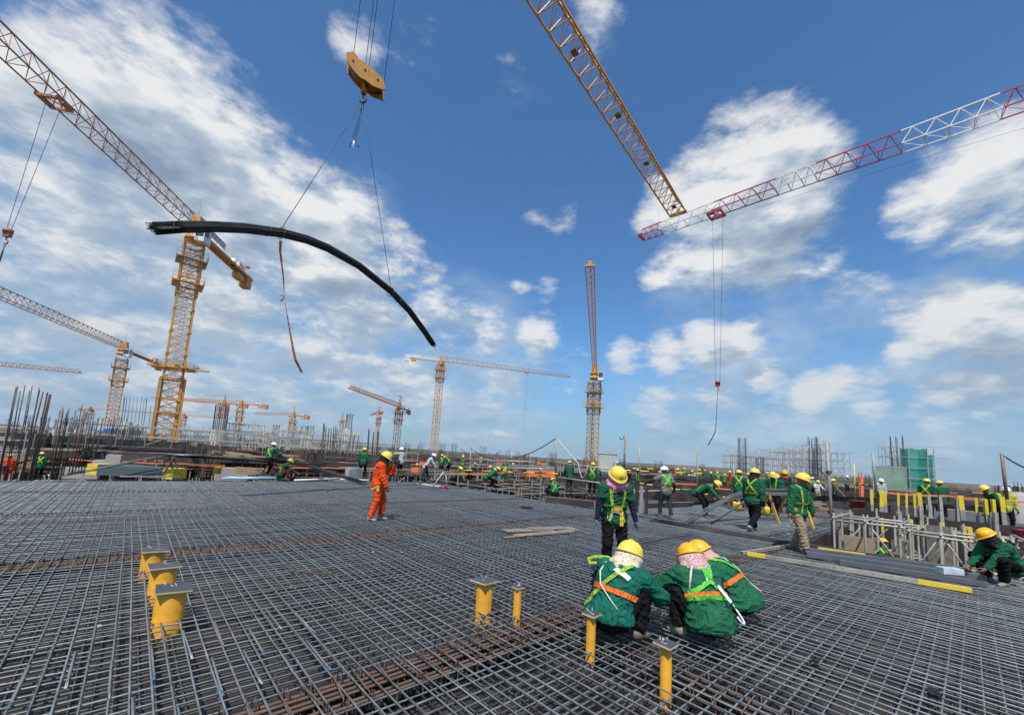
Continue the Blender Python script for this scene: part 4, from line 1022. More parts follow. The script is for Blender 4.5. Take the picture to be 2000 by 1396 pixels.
SECT = {}
def crane(label, base, ztop, w, jdir, jlen, cjlen, m_mast, m_jib, apex=False, far=False, jw=1.3, jh=1.5, cat='tower crane', sect=3.0, cage=True, cab_side=1, group='tower cranes over the site',
          trolley=None, hook_drop=None, climb=.0, jtaper=True, m_cj=None, sign=None, jz=None, jmats=None, jsec=6.0, cweight=True, mast=True, rl=.085, jr=.06, jpan=None, jb=None):
    base = Vector(base); root = empty('tower_crane', base, 0, label, cat, group); Hm = ztop-base.z
    if mast:
        n = max(2, round(Hm/sect)); s = Hm/n
        key = (round(w, 2), round(s, 2), id(m_mast), far, rl)
        if key not in SECT: SECT[key] = mast_section_mesh(w, s, rl if not far else rl*1.2, .045 if not far else .05, m_mast, 2 if far else 3, not far, far)
        yawm = R(42)
        for k in range(n): mesh_obj('mast_section', SECT[key], root, (0, 0, k*s), (0, 0, yawm))
        if cage:
            mb = MB(); W = w*1.15; zc = Hm-climb
            for c in ((-1, -1), (1, -1), (1, 1), (-1, 1)): mb.bar((c[0]*W/2, c[1]*W/2, zc-7), (c[0]*W/2, c[1]*W/2, zc-.3), .10, 4)
            for z in (zc-7, zc-4.8, zc-2.6, zc-.4):
                for sx, sy in ((0, 1), (0, -1), (1, 0), (-1, 0)):
                    mb.bar((sx*W/2-(sy != 0)*W/2, sy*W/2-(sx != 0)*W/2, z), (sx*W/2+(sy != 0)*W/2, sy*W/2+(sx != 0)*W/2, z), .1, 4)
            for i in range(3):
                z0, z1 = zc-7+i*2.2, zc-4.8+i*2.2
                for sx, sy in ((0, 1), (0, -1), (1, 0), (-1, 0)):
                    mb.bar((sx*W/2-(sy != 0)*W/2, sy*W/2-(sx != 0)*W/2, z0), (sx*W/2+(sy != 0)*W/2, sy*W/2+(sx != 0)*W/2, z1), .06, 4)
            mb.build('climbing_frame', m_mast, root, rz=yawm)
            for z in (zc-5.6, zc-2.4):
                mb = MB(); platform(mb, W, z, .55 if not far else .7, 1.0, .03 if not far else .05, .10); mb.build('work_platform', m_mast if z < zc-5 or far else GALVF, root, rz=yawm)
    d = Vector((jdir[0], jdir[1], 0)).normalized(); az = math.atan2(d.y, d.x); jz = Hm+1.2 if jz is None else jz-base.z
    if mast:
        mb = MB(); mb.lathe([(0, -1.3), (w*.62, -1.3), (w*.62, -.9), (w*.5, -.85), (w*.5, -.3), (w*.58, -.25), (w*.58, .0), (0, .0)], 18); o = mb.build('slewing_ring', m_mast, root); o.location = (0, 0, jz-.1)
        mb = MB(); mb.box((0, 0, .9), (1.2, 1.1, 2.0)); mb.box((0, 0, .0), (1.5, 1.5, .2))
        for sx in (-1, 1):
            for sy in (-1, 1): mb.bar((sx*.75, sy*.7, -.1), (sx*.4, sy*.4, jh+.2), .08, 4)
        o = mb.build('tower_head', m_mast, root); o.location = (0, 0, jz); o.rotation_euler.z = az
        cb = MB(); cb.box((0, 0, 0), (1.6, 1.1, 1.9)); cabo = cb.build('cab', WHITE if not far else GREY, root); side = Vector((-d.y, d.x, 0))*cab_side
        cabo.location = side*(1.25)+d*.7+Vector((0, 0, jz-.9)); cabo.rotation_euler.z = az
        gl = MB(); gl.box((.81, 0, .25), (.03, .9, 1.1)); gl.box((.25, .565, .3), (.9, .03, .9)); gl.box((.25, -.565, .3), (.9, .03, .9)); gl.build('window', GLASS, cabo)
    # jib
    ns = max(2, round(jlen/jsec)); sl = jlen/ns
    if jb: ns = len(jb)-1
    for k in range(ns):
        x0 = jb[k] if jb else 1.0+k*sl
        if jb: sl = jb[k+1]-jb[k]
        mm = m_jib if jmats is None else jmats[k % len(jmats)]
        f0, f1 = (1-.45*k/ns, 1-.45*(k+1)/ns) if jtaper else (1, 1)
        key = ('j', round(sl, 2), round(jw, 2), round(jh*f0, 2), round(jh*f1, 2), id(mm), far, jr)
        if key not in SECT: SECT[key] = jib_section_mesh(sl, jw, jh*f0, jr*(1 if not far else 1.25), jr*.5*(1 if not far else 1.3), mm, jpan or (max(3, round(sl/1.6)) if not far else max(2, round(sl/2.4))), far, None, jh*f1)
        o = mesh_obj('jib_section', SECT[key], root, d*x0+Vector((0, 0, jz)), (0, 0, az))
    mb = MB(); mb.box((0, 0, .12), (.25, jw+.1, .22)); mb.box((0, 0, .4), (.18, .3, .5)); o = mb.build('jib_tip', m_jib if jmats is None else jmats[(ns-1) % len(jmats)], root); o.location = d*(1.1+jlen)+Vector((0, 0, jz)); o.rotation_euler.z = az
    if cjlen:
        mc = m_cj or m_jib; cj = MB(); L_ = cjlen
        for s in (-1, 1): cj.box((-L_/2-.5, s*.62, .1), (L_, .14, .34))
        for k in range(int(L_/1.2)): cj.box((-.8-k*1.2, 0, .02), (.1, 1.1, .12))
        cj.box((-L_/2-.5, 0, .22), (L_, 1.0, .04))
        for s in (-1, 1):
            for k in range(int(L_/1.5)): cj.bar((-.6-k*1.5, s*.75, .3), (-.6-k*1.5, s*.75, 1.25), .022 if not far else .04, 3, cap=False)
            for z in (.8, 1.25): cj.bar((-.6, s*.75, z), (-L_-.3, s*.75, z), .022 if not far else .04, 3, cap=False)
        o = cj.build('counter_jib', mc, root); o.location = (0, 0, jz-.15); o.rotation_euler.z = az
        if cweight:
            cw = MB()
            for k in range(4): cw.box((-L_+1.0-k*.42+.2, 0, -.55), (.36, 1.25, 2.1))
            o2 = cw.build('counterweight', m_cj or m_mast, root); o2.location = (0, 0, jz-.2); o2.rotation_euler.z = az
            wi = MB(); wi.box((-L_+3.4, 0, .75), (1.8, .95, .95)); wi.lathe([(.0, -.5), (.4, -.5), (.4, .5), (0, .5)], 10, (-L_+5.2, 0, .7)); o3 = wi.build('winch', WHITE, root); o3.location = (0, 0, jz-.15); o3.rotation_euler.z = az
            hk = MB(); hk.box((-L_+3.2, 0, -.75), (1.9, 1.0, .8)); o4 = hk.build('counterweight_block', m_mast, root); o4.location = (0, 0, jz-.2); o4.rotation_euler.z = az
    if apex:
        ap = MB(); hz = 5.2
        for sx in (-1, 1):
            for sy in (-1, 1): ap.bar((sx*.7, sy*.6, 0), (0, sy*.12, hz), .08, 4)
        for z in (1.2, 2.4, 3.6): ap.box((0, 0, z), (1.4*(1-z/hz), 1.2*(1-z/hz)+.1, .08))
        o = ap.build('apex_tower', m_mast, root); o.location = (0, 0, jz); o.rotation_euler.z = az
        for t, zt in ((jlen*.62, jh*.72), (jlen*.28, jh*.88), (-cjlen*.9, .3)):
            tb = MB(); tb.bar((0, 0, hz), (t, 0, zt), .045, 4); o = tb.build('tie_bar', m_mast, root); o.location = (0, 0, jz); o.rotation_euler.z = az
    if sign:
        for s in (-1, 1):
            sb = MB(); sb.box((-3.6, s*.80, .95), (4.6, .03, 1.0)); o = sb.build('name_board', WHITE, root); o.location = (0, 0, jz-.1); o.rotation_euler.z = az
    if trolley is not None:
        tr = MB(); 
        for s in (-1, 1): tr.box((0, s*jw*.5, -.25), (1.6, .12, .25)); tr.bar((-.8, s*jw*.5, -.2), (.8, -s*jw*.5, -.2), .05, 4)
        for x in (-.7, .7): tr.box((x, 0, -.3), (.14, jw, .2))
        tr.box((.2, jw*.62, -.5), (.7, .35, .12))
        o = tr.build('trolley', m_jib if jmats is None else RED, root); o.location = d*trolley+Vector((0, 0, jz)); o.rotation_euler.z = az
        if hook_drop:
            for x in (-.45, .45):
                rp = MB(); rp.bar((x, 0, 0), (x*.35, 0, -hook_drop), .016 if not far else .02, 4); q = rp.build('hoist_rope', ROPE, root); q.location = d*trolley+Vector((0, 0, jz-.3)); q.rotation_euler.z = az
    o = MB(); o.bar((0, 0, 0), (0, 0, 2.6), .025, 4)
    if mast: ob = o.build('lightning_rod', m_mast, root); ob.location = (0, 0, jz+jh+.2)
    return root, d, jz+base.z, az
def hook_block(root, p, sc=1.0, m=HOOKY):
    mb = MB(); mb.box((0, 0, -.25*sc), (.5*sc, .28*sc, .5*sc)); mb.lathe([(0, -.15*sc), (.3*sc, -.15*sc), (.3*sc, .15*sc), (0, .15*sc)], 12)
    pts = [Vector((0, 0, -.5*sc)), Vector((0, 0, -.75*sc))]+[Vector((math.sin(t)*.16*sc, 0, -.92*sc-math.cos(t)*-.16*sc)) for t in (0, .7, 1.4, 2.1, 2.8, 3.5, 4.2)]
    mb.tube(pts, .05*sc, 6); o = mb.build('hook_block', m, root); o.location = Vector(p)-root.location; return o
def hdir(p, q): d = Vector(q)-Vector(p); return (d.x, d.y)

# a: the big yellow crane on the left
bA = P(316, 873, 52); zA_ = zat(378, 478, bA); jzA = zat(382, 452, bA)
tipA = G(0, 95, jzA)
cA, dA_, jzA, azA = crane('big yellow flat-top tower crane with its jib reaching over the slab from the left', bA, zA_, 1.85, hdir(bA, tipA), 62, 15.5, CRY, CRB, jz=jzA, jh=1.85, jw=1.5, sign=True, m_cj=CRY, rl=.11, jr=.065, jsec=6.2,  # brown jib colour has the shade of its underside painted in
      cab_side=1, trolley=(G(92, 192, jzA)-Vector((bA.x, bA.y, jzA))).length, jtaper=False)
mb = MB()
for z in (zat(345, 718, bA)-bA.z,):
    for s in (-1, 1): mb.bar((-2.4, s*1.15, z), (3.4, s*1.15, z), .13, 4); mb.bar((s*1.15, -2.2, z+.05), (s*1.15, 2.2, z+.05), .13, 4)
platform(mb, 2.3, z-.2, .6, .9, .025); mb.build('tie_collar', CRY, cA, rz=R(10))
mb = MB(); a = 1.2
for c in ((-1, -1), (1, -1), (1, 1), (-1, 1)): mb.bar((c[0]*a, c[1]*a, 0), (c[0]*a, c[1]*a, 8.6), .15, 4)
for z in (.3, 4.3, 8.5):
    for i in range(4):
        c = [(-a, -a), (a, -a), (a, a), (-a, a)]; mb.bar((*c[i], z), (*c[(i+1) % 4], z), .13, 4)
mb.build('base_frame', CRY, cA, rz=GR)
# letters on its name board
txt = bpy.data.curves.new('board_text', 'FONT'); txt.body = 'SCETCO'; txt.size = .95; txt.extrude = .01; txt.align_x = 'CENTER'; txt.align_y = 'CENTER'
to = bpy.data.objects.new('board_letters', txt); col.objects.link(to)
dg = bpy.context.evaluated_depsgraph_get(); tme = bpy.data.meshes.new_from_object(to.evaluated_get(dg)); bpy.data.objects.remove(to)
tme.materials.clear(); tme.materials.append(mat('dark_blue_letters', (.02, .03, .10), .5))
sidev = Vector((-dA_.y, dA_.x, 0)); s = 1 if sidev.dot(-bA) > 0 else -1
lo_ = mesh_obj('board_letters', tme, cA, -dA_*3.6+sidev*s*.83+Vector((0, 0, jzA-bA.z+.85)))
zax = (sidev*s).normalized(); xax = Vector((0, 0, 1)).cross(zax); lo_.rotation_euler = Matrix((xax, Vector((0, 0, 1)), zax)).transposed().to_euler()
fl = MB(); fl.bar((0, 0, 0), (0, 0, 1.6), .02, 4); fl.box((.32, 0, 1.3), (.6, .01, .45)); o = fl.build('flag', RED, cA); o.location = -dA_*14.4+Vector((0, 0, jzA-bA.z+.3)); o.rotation_euler.z = .6
# its hook on the left edge
trA = Vector((bA.x, bA.y, 0))+dA_*(G(92, 192, jzA)-Vector((bA.x, bA.y, jzA))).length
hp = P(15, 456, trA.y)
for x in (-.5, .5):
    mb = MB(); mb.bar(Vector((trA.x, trA.y, jzA-.4))+dA_*x*1.2-bA, hp+dA_*x*.3-bA, .017, 4); mb.build('hoist_rope', ROPE, cA)
hook_block(cA, hp+Vector((0, 0, .2)), 1.0, CRB)
mb = MB(); mb.tube([hp-bA+Vector((0, 0, -.8)), hp-bA+Vector((-.15, 0, -2.2)), hp-bA+Vector((-.6, -.2, -4.6))], .06, 6); mb.build('sling', ROPE, cA)

bB = P(214, 840, 100); crane('faded yellow tower crane with a blue board at its foot, beyond the big crane', bB, zat(241, 700, bB), 2.0, hdir(bB, G(0, 582, zat(247, 683, bB))), 60, 20, CRY, CRF, jz=zat(247, 683, bB), far=False, jh=1.75, jw=1.4, rl=.10, jr=.07, jtaper=False, cab_side=1)
mb = MB(); mb.box((0, 0, 0), (2.0, .08, .9)); o = mb.build('site_board', BLUEB); o.location = P(213, 841, 97.5); o.rotation_euler.z = R(30); tag(o, 'blue and white board hung on the foot of the faded crane', 'sign')
bJ = P(847, 884, 165); crane('tall flat-top tower crane with a white counter-jib, jib pointing right', bJ, zat(857, 712, bJ), 2.0, hdir(bJ, G(1115, 735, zat(859, 703, bJ))), 56, 14, CRY, CRF, jz=zat(859, 705, bJ), far=True, jh=1.9, jw=1.5, jr=.07, m_cj=WHITE, jtaper=True, trolley=37, hook_drop=26)
mb = MB(); mb.box((0, 0, 0), (2.6, .08, 1.6)); o = mb.build('site_board', BLUEB); o.location = P(845, 886, 163); o.rotation_euler.z = R(5); tag(o, 'blue board at the foot of the tall flat-top crane', 'sign')
bK = P(1155, 912, 88); jzK = zat(1158, 728, bK); tipK = G(1152, 522, jzK)
crane('tower crane seen end-on with its jib reaching out towards us', bK, zat(1157, 745, bK), 1.75, hdir(bK, tipK), (tipK-Vector((bK.x, bK.y, jzK))).length-1, 8, CRY, CRO, jz=jzK, jh=1.0, jw=.85, rl=.08, jr=.045, jtaper=False, cab_side=1, cweight=False)
bI = P(772, 884, 180); crane('brown hammerhead tower crane with apex and tie bars, jib rising to the left', bI, zat(777, 797, bI), 2.1, hdir(bI, G(683, 758, zat(778, 795, bI))), 49, 15, CRB, CRO, jz=zat(778, 795, bI), apex=True, far=True, jh=1.6, jw=1.5, jr=.09)
bH = P(733, 884, 300); crane('small red-orange hammerhead crane standing behind the brown one', bH, zat(737, 812, bH), 2.0, hdir(bH, G(712, 814, zat(738, 806, bH))), 30, 10, CRO, CRO, jz=zat(738, 806, bH), apex=True, far=True, jh=1.7, jr=.12)
bE = P(430, 842, 230); crane('distant orange hammerhead crane with white cab above the scaffold cluster', bE, zat(434, 792, bE), 2.4, (-1, -.15), 34, 12, CRO, CRO, jz=zat(435, 788, bE), apex=True, far=True, jh=1.8, jr=.10)
bF = P(463, 845, 210); crane('distant yellow crane with its jib low over the scaffold cluster', bF, zat(471, 795, bF), 2.2, (-1, -.05), 30, 13, CRY, CRO, jz=zat(472, 789, bF), far=True, jh=1.5, jr=.10)
bG = P(568, 855, 230); crane('distant amber hammerhead crane right of the scaffold cluster', bG, zat(576, 818, bG), 2.4, (-1, .12), 22, 9, CRY, CRF, jz=zat(577, 812, bG), apex=True, far=True, jh=1.5, jr=.10)
bD = P(168, 845, 330); crane('tiny distant crane between the tall starter bars and the faded crane', bD, zat(172, 803, bD), 2.6, (1, .05), 70, 8, CRB, CRF, jz=zat(172, 799, bD), far=True, jh=1.5, jr=.10)
bP = P(354, 850, 320); crane('tiny distant crane seen behind the big crane mast', bP, zat(357, 815, bP), 2.6, (1, .2), 26, 10, CRO, CRF, jz=zat(357, 812, bP), far=True, jh=1.5, jr=.10)
bQ = P(664, 862, 260); crane('slim distant crane rising from the shrouded column', bQ, zat(667, 825, bQ), 1.8, (-.6, 1), 12, 5, CRF, CRF, jz=zat(667, 822, bQ), far=True, apex=True, jh=1.2, jr=.08, cage=False)
# c: only the jib reaches into the picture
zC = zat(155, 728, P(155, 728, 150)); tC = G(155, 728, zC); rC = P(-60, 709, 150); rC = Vector((rC.x, G(-60, 709, zC).y, zC)); rC = G(-60, 709, zC)
d0 = (tC-rC).normalized(); crane('pinkish crane jib reaching in from the left edge over the starter bars', Vector((rC.x, rC.y, -3))-Vector((d0.x, d0.y, 0))*30, zC-1, 2.0, (d0.x, d0.y), (tC-rC).length+29, 12, CRY, CRF, jz=zC, far=True, jh=2.0, jr=.09)

# l: yellow jib overhead
zL = 27.0; tL, rL = G(1330, 428, zL), G(1062, 0, zL); dL = (rL-tL).normalized()
LL = 62.0; root_l = tL+dL*LL
crane('yellow tower crane whose jib runs from overhead down to its tip in mid sky', Vector((root_l.x, root_l.y, -5)), zL-1.5, 2.0, (-dL.x, -dL.y), LL-2, 14, CRY, CRY, jz=zL, jh=1.35, jw=1.55, jr=.075, jtaper=False, jsec=6.0, jpan=5)
for (px, py) in ((1122, 98), (1207, 222), (1262, 316), (1316, 401)):      # lamps on the jib
    p = G(px, py, zL+.1); mb = MB(); mb.box((0, 0, 0), (.5, .36, .12)); mb.bar((0, 0, 0), (0, .5, .2), .04, 4); o = mb.build('jib_floodlight', mat('lamp_green', (.12, .13, .08), .5)); o.location = p-Vector((0, 0, .15)); o.rotation_euler.z = math.atan2(dL.y, dL.x)
    o.parent = bpy.data.objects['tower_crane'] if False else None; tag(o, 'dark flat floodlight fixed under the overhead yellow jib', 'floodlight', 'floodlights along the yellow jib')
# m: red and white jib
zM = 30.0; tM, rM = G(1240, 470, zM), G(2000, 207, zM); dM = (rM-tM).normalized(); LM = 70.0; root_m = tM+dM*LM; trM = G(1402, 420, zM)
nsec = 12
mats_m = [RED, WHITE]*6
cM, dm_, jzM, azM = crane('red and white banded crane jib crossing the right side of the sky', Vector((root_m.x, root_m.y, -5)), zM-1.2, 2.0, (-dM.x, -dM.y), LM-2, 14, RED, RED, jz=zM, jh=2.1, jw=1.5, jr=.06, jtaper=True, jmats=[WHITE, RED], jb=[1, LM-48, LM-42, LM-36.5, LM-30.6, LM-25, LM-19, LM-15.7, LM-9.6, LM-3.44, LM-.9], trolley=LM-(trM-tM).length)
tr = Vector((trM.x, trM.y, 0)); hz = zat(1383, 752, tr); hq = Vector((tr.x, tr.y, hz))
for x in (-.55, .55):
    mb = MB(); mb.bar(Vector((tr.x, tr.y, zM-.4))+dM*x-cM.location, hq+dM*x*.4+Vector((0, 0, .1))-cM.location, .016, 4); mb.build('hoist_rope', ROPE, cM)
hook_block(cM, hq+Vector((0, 0, .35)), .85, RED)
e1 = Vector((tr.x-.2, tr.y, zat(1376, 838, tr))); e2 = Vector((tr.x-1.0, tr.y, zat(1361, 868, tr)))
mb = MB(); mb.tube([hq-Vector((0, 0, .7))-cM.location, (hq+e1)/2-cM.location, e1-cM.location], .03, 5); mb.tube([e1-cM.location, (e1+e2)/2+Vector((.1, 0, .1))-cM.location, e2-cM.location], .05, 5); mb.build('tag_line', RED if False else ROPE, cM)
mb = MB(); p0, p1 = G(1470, 408, zM-.9), G(2000, 250, zM-.9); mb.bar(p0-cM.location, p1-cM.location, .012, 3); mb.build('trolley_rope', ROPE, cM)

# ---------------------------------------------------------------- hook block, slings and the hanging bundle
pa, pb = G(550, 452, 8), G(763, 568, 8); dd = (pb-pa).normalized(); nn = Vector((dd.y, -dd.x, 0)); mid_ = (pa+pb)/2
def on_plane(px, py):
    r = ray(px, py); o = Vector((0, 0, H)); t = (pa-o).dot(nn)/r.dot(nn); return o+r*t
blk = Vector((mid_.x, mid_.y, zat(718, 150, mid_)))
root = empty('lifting_block', blk, 0, 'big amber lifting block hanging on wire ropes above the curved bundle', 'hook block')
# block: two pairs of cheek plates, tilted, long axis in the picture plane
bx = Vector((1.0, .35, 0)).normalized(); tilt = R(25)
BM = Matrix((bx*math.cos(tilt)-Vector((0, 0, 1))*math.sin(tilt), Vector((-bx.y, bx.x, 0)), bx*math.sin(tilt)+Vector((0, 0, 1))*math.cos(tilt))).transposed()
prof = [(-.831, .113), (-.70, .267), (-.698, .347), (-.618, .317), (-.372, .217), (-.293, .226), (-.078, .251), (.091, .262), (.157, .277), (.271, .219), (.631, .177), (.879, -.114), (.835, -.196), (.481, -.342), (.202, -.328), (.003, -.383), (-.342, -.296), (-.66, -.18)]
def extr(prof, y0, y1, m, nm, inset=0):
    mb = MB(); n = len(prof); vs = [(x, y0, z) for x, z in prof]+[(x, y1, z) for x, z in prof]
    mb.add([BM @ Vector(v) for v in vs], [tuple(range(n))[::-1], tuple(range(n, 2*n))]+[(i, (i+1) % n, n+(i+1) % n, n+i) for i in range(n)]); return mb.build(nm, m, root)
S_ = 1.0
extr(prof, -.27, -.22, HOOKY, 'cheek_plate'); extr(prof, .22, .27, HOOKY, 'cheek_plate')
for x in (-.5, -.02, .5):
    mb = MB(); mb.lathe([(0, -.17), (.19, -.17), (.15, -.10), (.15, .10), (.19, .17), (0, .17)], 16)
    for i in range(len(mb.v)): v = Vector(mb.v[i]); mb.v[i] = tuple(BM @ (Vector((v.x, v.z, v.y))+Vector((x*S_, 0, 0))))
    mb.build('sheave', DARK, root)
    mb = MB(); mb.bar(BM @ Vector((x*S_, -.30, 0)), BM @ Vector((x*S_, .30, 0)), .035, 8); mb.build('pin', DARK, root)
inner = [(-.6, -.12), (-.3, .05), (.3, .02), (.6, -.12), (.3, -.28), (-.3, -.28)]; extr(inner, -.21, .21, mat('block_inner', (.20, .10, .03), .6, 0, .2, 3), 'spacer')
mb = MB(); mb.box((0, 0, -.42), (.14, .2, .28)); mb.lathe([(.0, -.72), (.1, -.72), (.12, -.6), (.1, -.5), (0, -.5)], 10); mb.build('swivel', HOOKY, root)
hk = [Vector((0, 0, -.70)), Vector((0, 0, -.86))]+[Vector((math.sin(t)*.11, 0, -.97+math.cos(t)*.11)) for t in (0, .6, 1.2, 1.8, 2.4, 3.0, 3.6, 4.2)]
mb = MB(); mb.tube(hk, .04, 8); mb.build('hook', DARK, root)
for (px, sx) in ((690, -.62), (709, -.12), (716, .02), (759, .66)):
    p0 = BM @ Vector((sx*S_, random.uniform(-.05, .05), .15)); mb = MB(); top = Vector((p0.x*1.3+.25, p0.y, 24.0)); mb.bar(p0, top, .011, 5); mb.build('hoist_rope', ROPE, root)
# the trolley the ropes hang from (above the picture)
mb = MB(); mb.box((.3, 0, 24.1), (2.4, .3, .3)); mb.box((.3, 0, 24.5), (1.2, 1.4, .2)); mb.build('trolley', HOOKY, root)
hookp = blk+Vector((0, 0, -1.02))
for nm, q, lab in (('wire_sling', pa, 'wire rope sling from the amber block to the upper choke of the bundle'), ('wire_sling', pb, 'wire rope sling from the amber block to the lower choke of the bundle')):
    mb = MB(); q2 = q+Vector((0, 0, .12)); mb.tube([Vector((0, 0, 0)), (q2-hookp)*.5+Vector((0, 0, -.03)), q2-hookp], .010, 6); o = mb.build(nm, ROPE); o.location = hookp; tag(o, lab, 'sling')
    ck = MB(); d3 = dd; s3 = Vector((-dd.y, dd.x, 0)); ck.tube([(s3*math.cos(t)+Vector((0, 0, 1))*math.sin(t))*.185 for t in [i*.5236 for i in range(13)]], .014, 6); c = ck.build('choke_loop', ROPE, o); c.location = q-Vector((0, 0, .05))-hookp
sr = empty('spare_slings', hookp, 0, 'spare wire slings with shackles hanging slack under the amber block', 'sling')
for k, (x, L_) in enumerate(((-.10, 1.55), (-.04, 1.62), (.02, 1.52))):
    mb = MB(); mb.tube([Vector((0, 0, 0)), Vector((x*.6, 0, -.6)), Vector((x-.12, 0, -L_))], .008, 5); mb.build('leg', ROPE, sr)
    hb = MB(); c = Vector((x-.12, 0, -L_)); hb.tube([c, c+Vector((-.05+.05*k, 0, -.16)), c+Vector((-.09+.09*k, 0, -.30)), c+Vector((-.04+.1*k, 0, -.33))], .02, 6); hb.build('shackle', BUCKLE if k % 2 else DARK, sr)
pix = [(305, 446), (360, 443), (420, 443), (480, 446), (550, 455), (600, 468), (640, 484), (700, 518), (763, 568), (800, 607), (830, 648), (846, 672)]
path = [on_plane(*q) for q in pix]
rr = np.random.default_rng(11); root = empty('hanging_rebar_bundle', path[0], 0, 'long dark bundle of bars hanging from the slings and drooping at both ends', 'rebar bundle')
s3 = Vector((-dd.y, dd.x, 0))
slots = []
rB = .0125; ring_n = [1, 6, 12, 18, 24]
for j, n in enumerate(ring_n):
    for k in range(n): slots.append((j*.031, 2*math.pi*k/max(n, 1)+j*.3))
for (rad, t) in slots:
    pts = []; j0, j1 = rr.normal()*.05, rr.normal()*.12; wob = rr.normal(size=2)*.016
    for i, p in enumerate(path):
        dv = (path[min(i+1, len(path)-1)]-path[max(i-1, 0)]).normalized(); up = s3.cross(dv).normalized(); up = up if up.z > 0 else -up
        f = i/(len(path)-1); sq = 1.05-.22*f; fan = 1+.04*(1-min(1, i/2))
        o = s3*(math.cos(t)*rad*sq*fan+wob[0]*(1-f))+up*(math.sin(t)*rad*sq*fan+wob[1]*f)
        if i == 0: o = o+dv*(j0-.05)
        if i == len(path)-1: o = o+dv*j1
        pts.append(p-path[0]+o)
    mb = MB(); mb.tube(pts, rB, 5); mb.build('bar', BUNDLE, root)
for f in (.5, 3.6, 8.4):                              # binding wires
    i = int(f); p = path[i].lerp(path[i+1], f-i); mb = MB(); mb.tube([(s3*math.cos(t)+Vector((0, 0, 1))*math.sin(t))*.155 for t in [k*.5236 for k in range(13)]], .008, 5); o = mb.build('binding', RUST, root); o.location = p-path[0]
tl = [on_plane(548, 470), on_plane(547, 490), on_plane(553, 540), on_plane(555, 580), on_plane(563, 630), on_plane(572, 680), on_plane(577, 703), on_plane(590, 728)]
mb = MB(); nr = [(-Vector((p.x, p.y, 0))).normalized() for p in tl]; mb.ribbon([p-tl[0] for p in tl], [Matrix.Rotation(.5*i, 3, 'Z') @ nr[i] for i in range(len(tl))], .075, .006); 
k0 = tl[3]-tl[0]; mb.tube([k0+Vector((-.10, 0, .06)), k0, k0+Vector((-.08, 0, -.14))], .022, 6); o = mb.build('tag_line', STRAPR); o.location = tl[0]; tag(o, 'red and white webbing tag line dangling from the bundle', 'strap')

# ---------------------------------------------------------------- decks and slabs around
MATDARK = mat('far_rebar_mat', (.085, .085, .09), .8, .1, .35, .5, (.16, .10, .065), .42, sscale=.25, bump=.5, bscale=6)
FARDECK = mat('far_deck', (.12, .095, .075), .85, 0, .35, .12, (.23, .14, .085), .46, sscale=.09, bump=.3)
FASC = mat('edge_form', (.055, .043, .038), .6, 0, .3, .6, (.13, .10, .08), .4)
def deck(b0, b1, a0, a1, z, m, name='shored_deck', fascia=.45, label=None):
    mb = MB(); mb.box(((b0+b1)/2, (a0+a1)/2, z-.06), (b1-b0, a1-a0, .12))
    o = mb.build(name, m, rz=GR); tag(o, kind='structure')
    f = MB()
    for s0, s1, t0, t1 in ((b0, b1, a0, a0+.06), (b0, b0+.06, a0+.062, a1)): f.box(((s0+s1)/2, (t0+t1)/2, z-.062-fascia/2+.10), (s1-s0+.12, t1-t0+.02, fascia))
    f.build('edge_form', FASC, o)
    return o
def shoring(b0, b1, a0, a1, z0, z1, label, step=1.2, lift=1.0, r=.028, m=GALVF, jit=.04, rows=3, group='shoring under the decks', over=0.0, seed=1, name='shoring_scaffold', cat='scaffold'):
    rr = np.random.default_rng(seed); root = empty(name, gp((b0+b1)/2, (a0+a1)/2, z0), GR, label, cat, group)
    cb, ca = (b0+b1)/2, (a0+a1)/2
    po, le, br = MB(), MB(), MB()
    nb, na = max(1, round((b1-b0)/step)), min(rows, max(1, round((a1-a0)/step)))
    for j in range(na+1):
        y = a0+(a1-a0)*j/na-ca
        for i in range(nb+1):
            x = b0+(b1-b0)*i/nb-cb; h = z1-z0+over*rr.uniform(-.2, 1)
            po.bar((x+rr.normal()*jit, y, 0), (x+rr.normal()*jit, y+rr.normal()*jit, h), r, 4, cap=False)
            if i < nb and rr.random() < .30:
                z = rr.uniform(0, max(.1, z1-z0-lift)); s = 1 if rr.random() < .5 else 0
                br.bar((x if s else x+(b1-b0)/nb, y, z), (x+(b1-b0)/nb if s else x, y, z+lift*1.1), r*.8, 3, cap=False)
        k = 0; z = .3
        while z < z1-z0+over*.8:
            if rr.random() < .92: le.bar((b0-cb-rr.uniform(0, .4), y, z+rr.normal()*.02), (b1-cb+rr.uniform(0, .4), y, z+rr.normal()*.03), r*.85, 3, cap=False)
            z += lift
    for i in range(nb+1):
        x = b0+(b1-b0)*i/nb-cb; z = .38
        while z < z1-z0: le.bar((x, a0-ca, z), (x, a1-ca, z), r*.85, 3, cap=False); z += lift
    po.build('posts', m, root, kind='stuff'); le.build('ledgers', m, root, kind='stuff'); br.build('braces', m, root, kind='stuff')
    return root
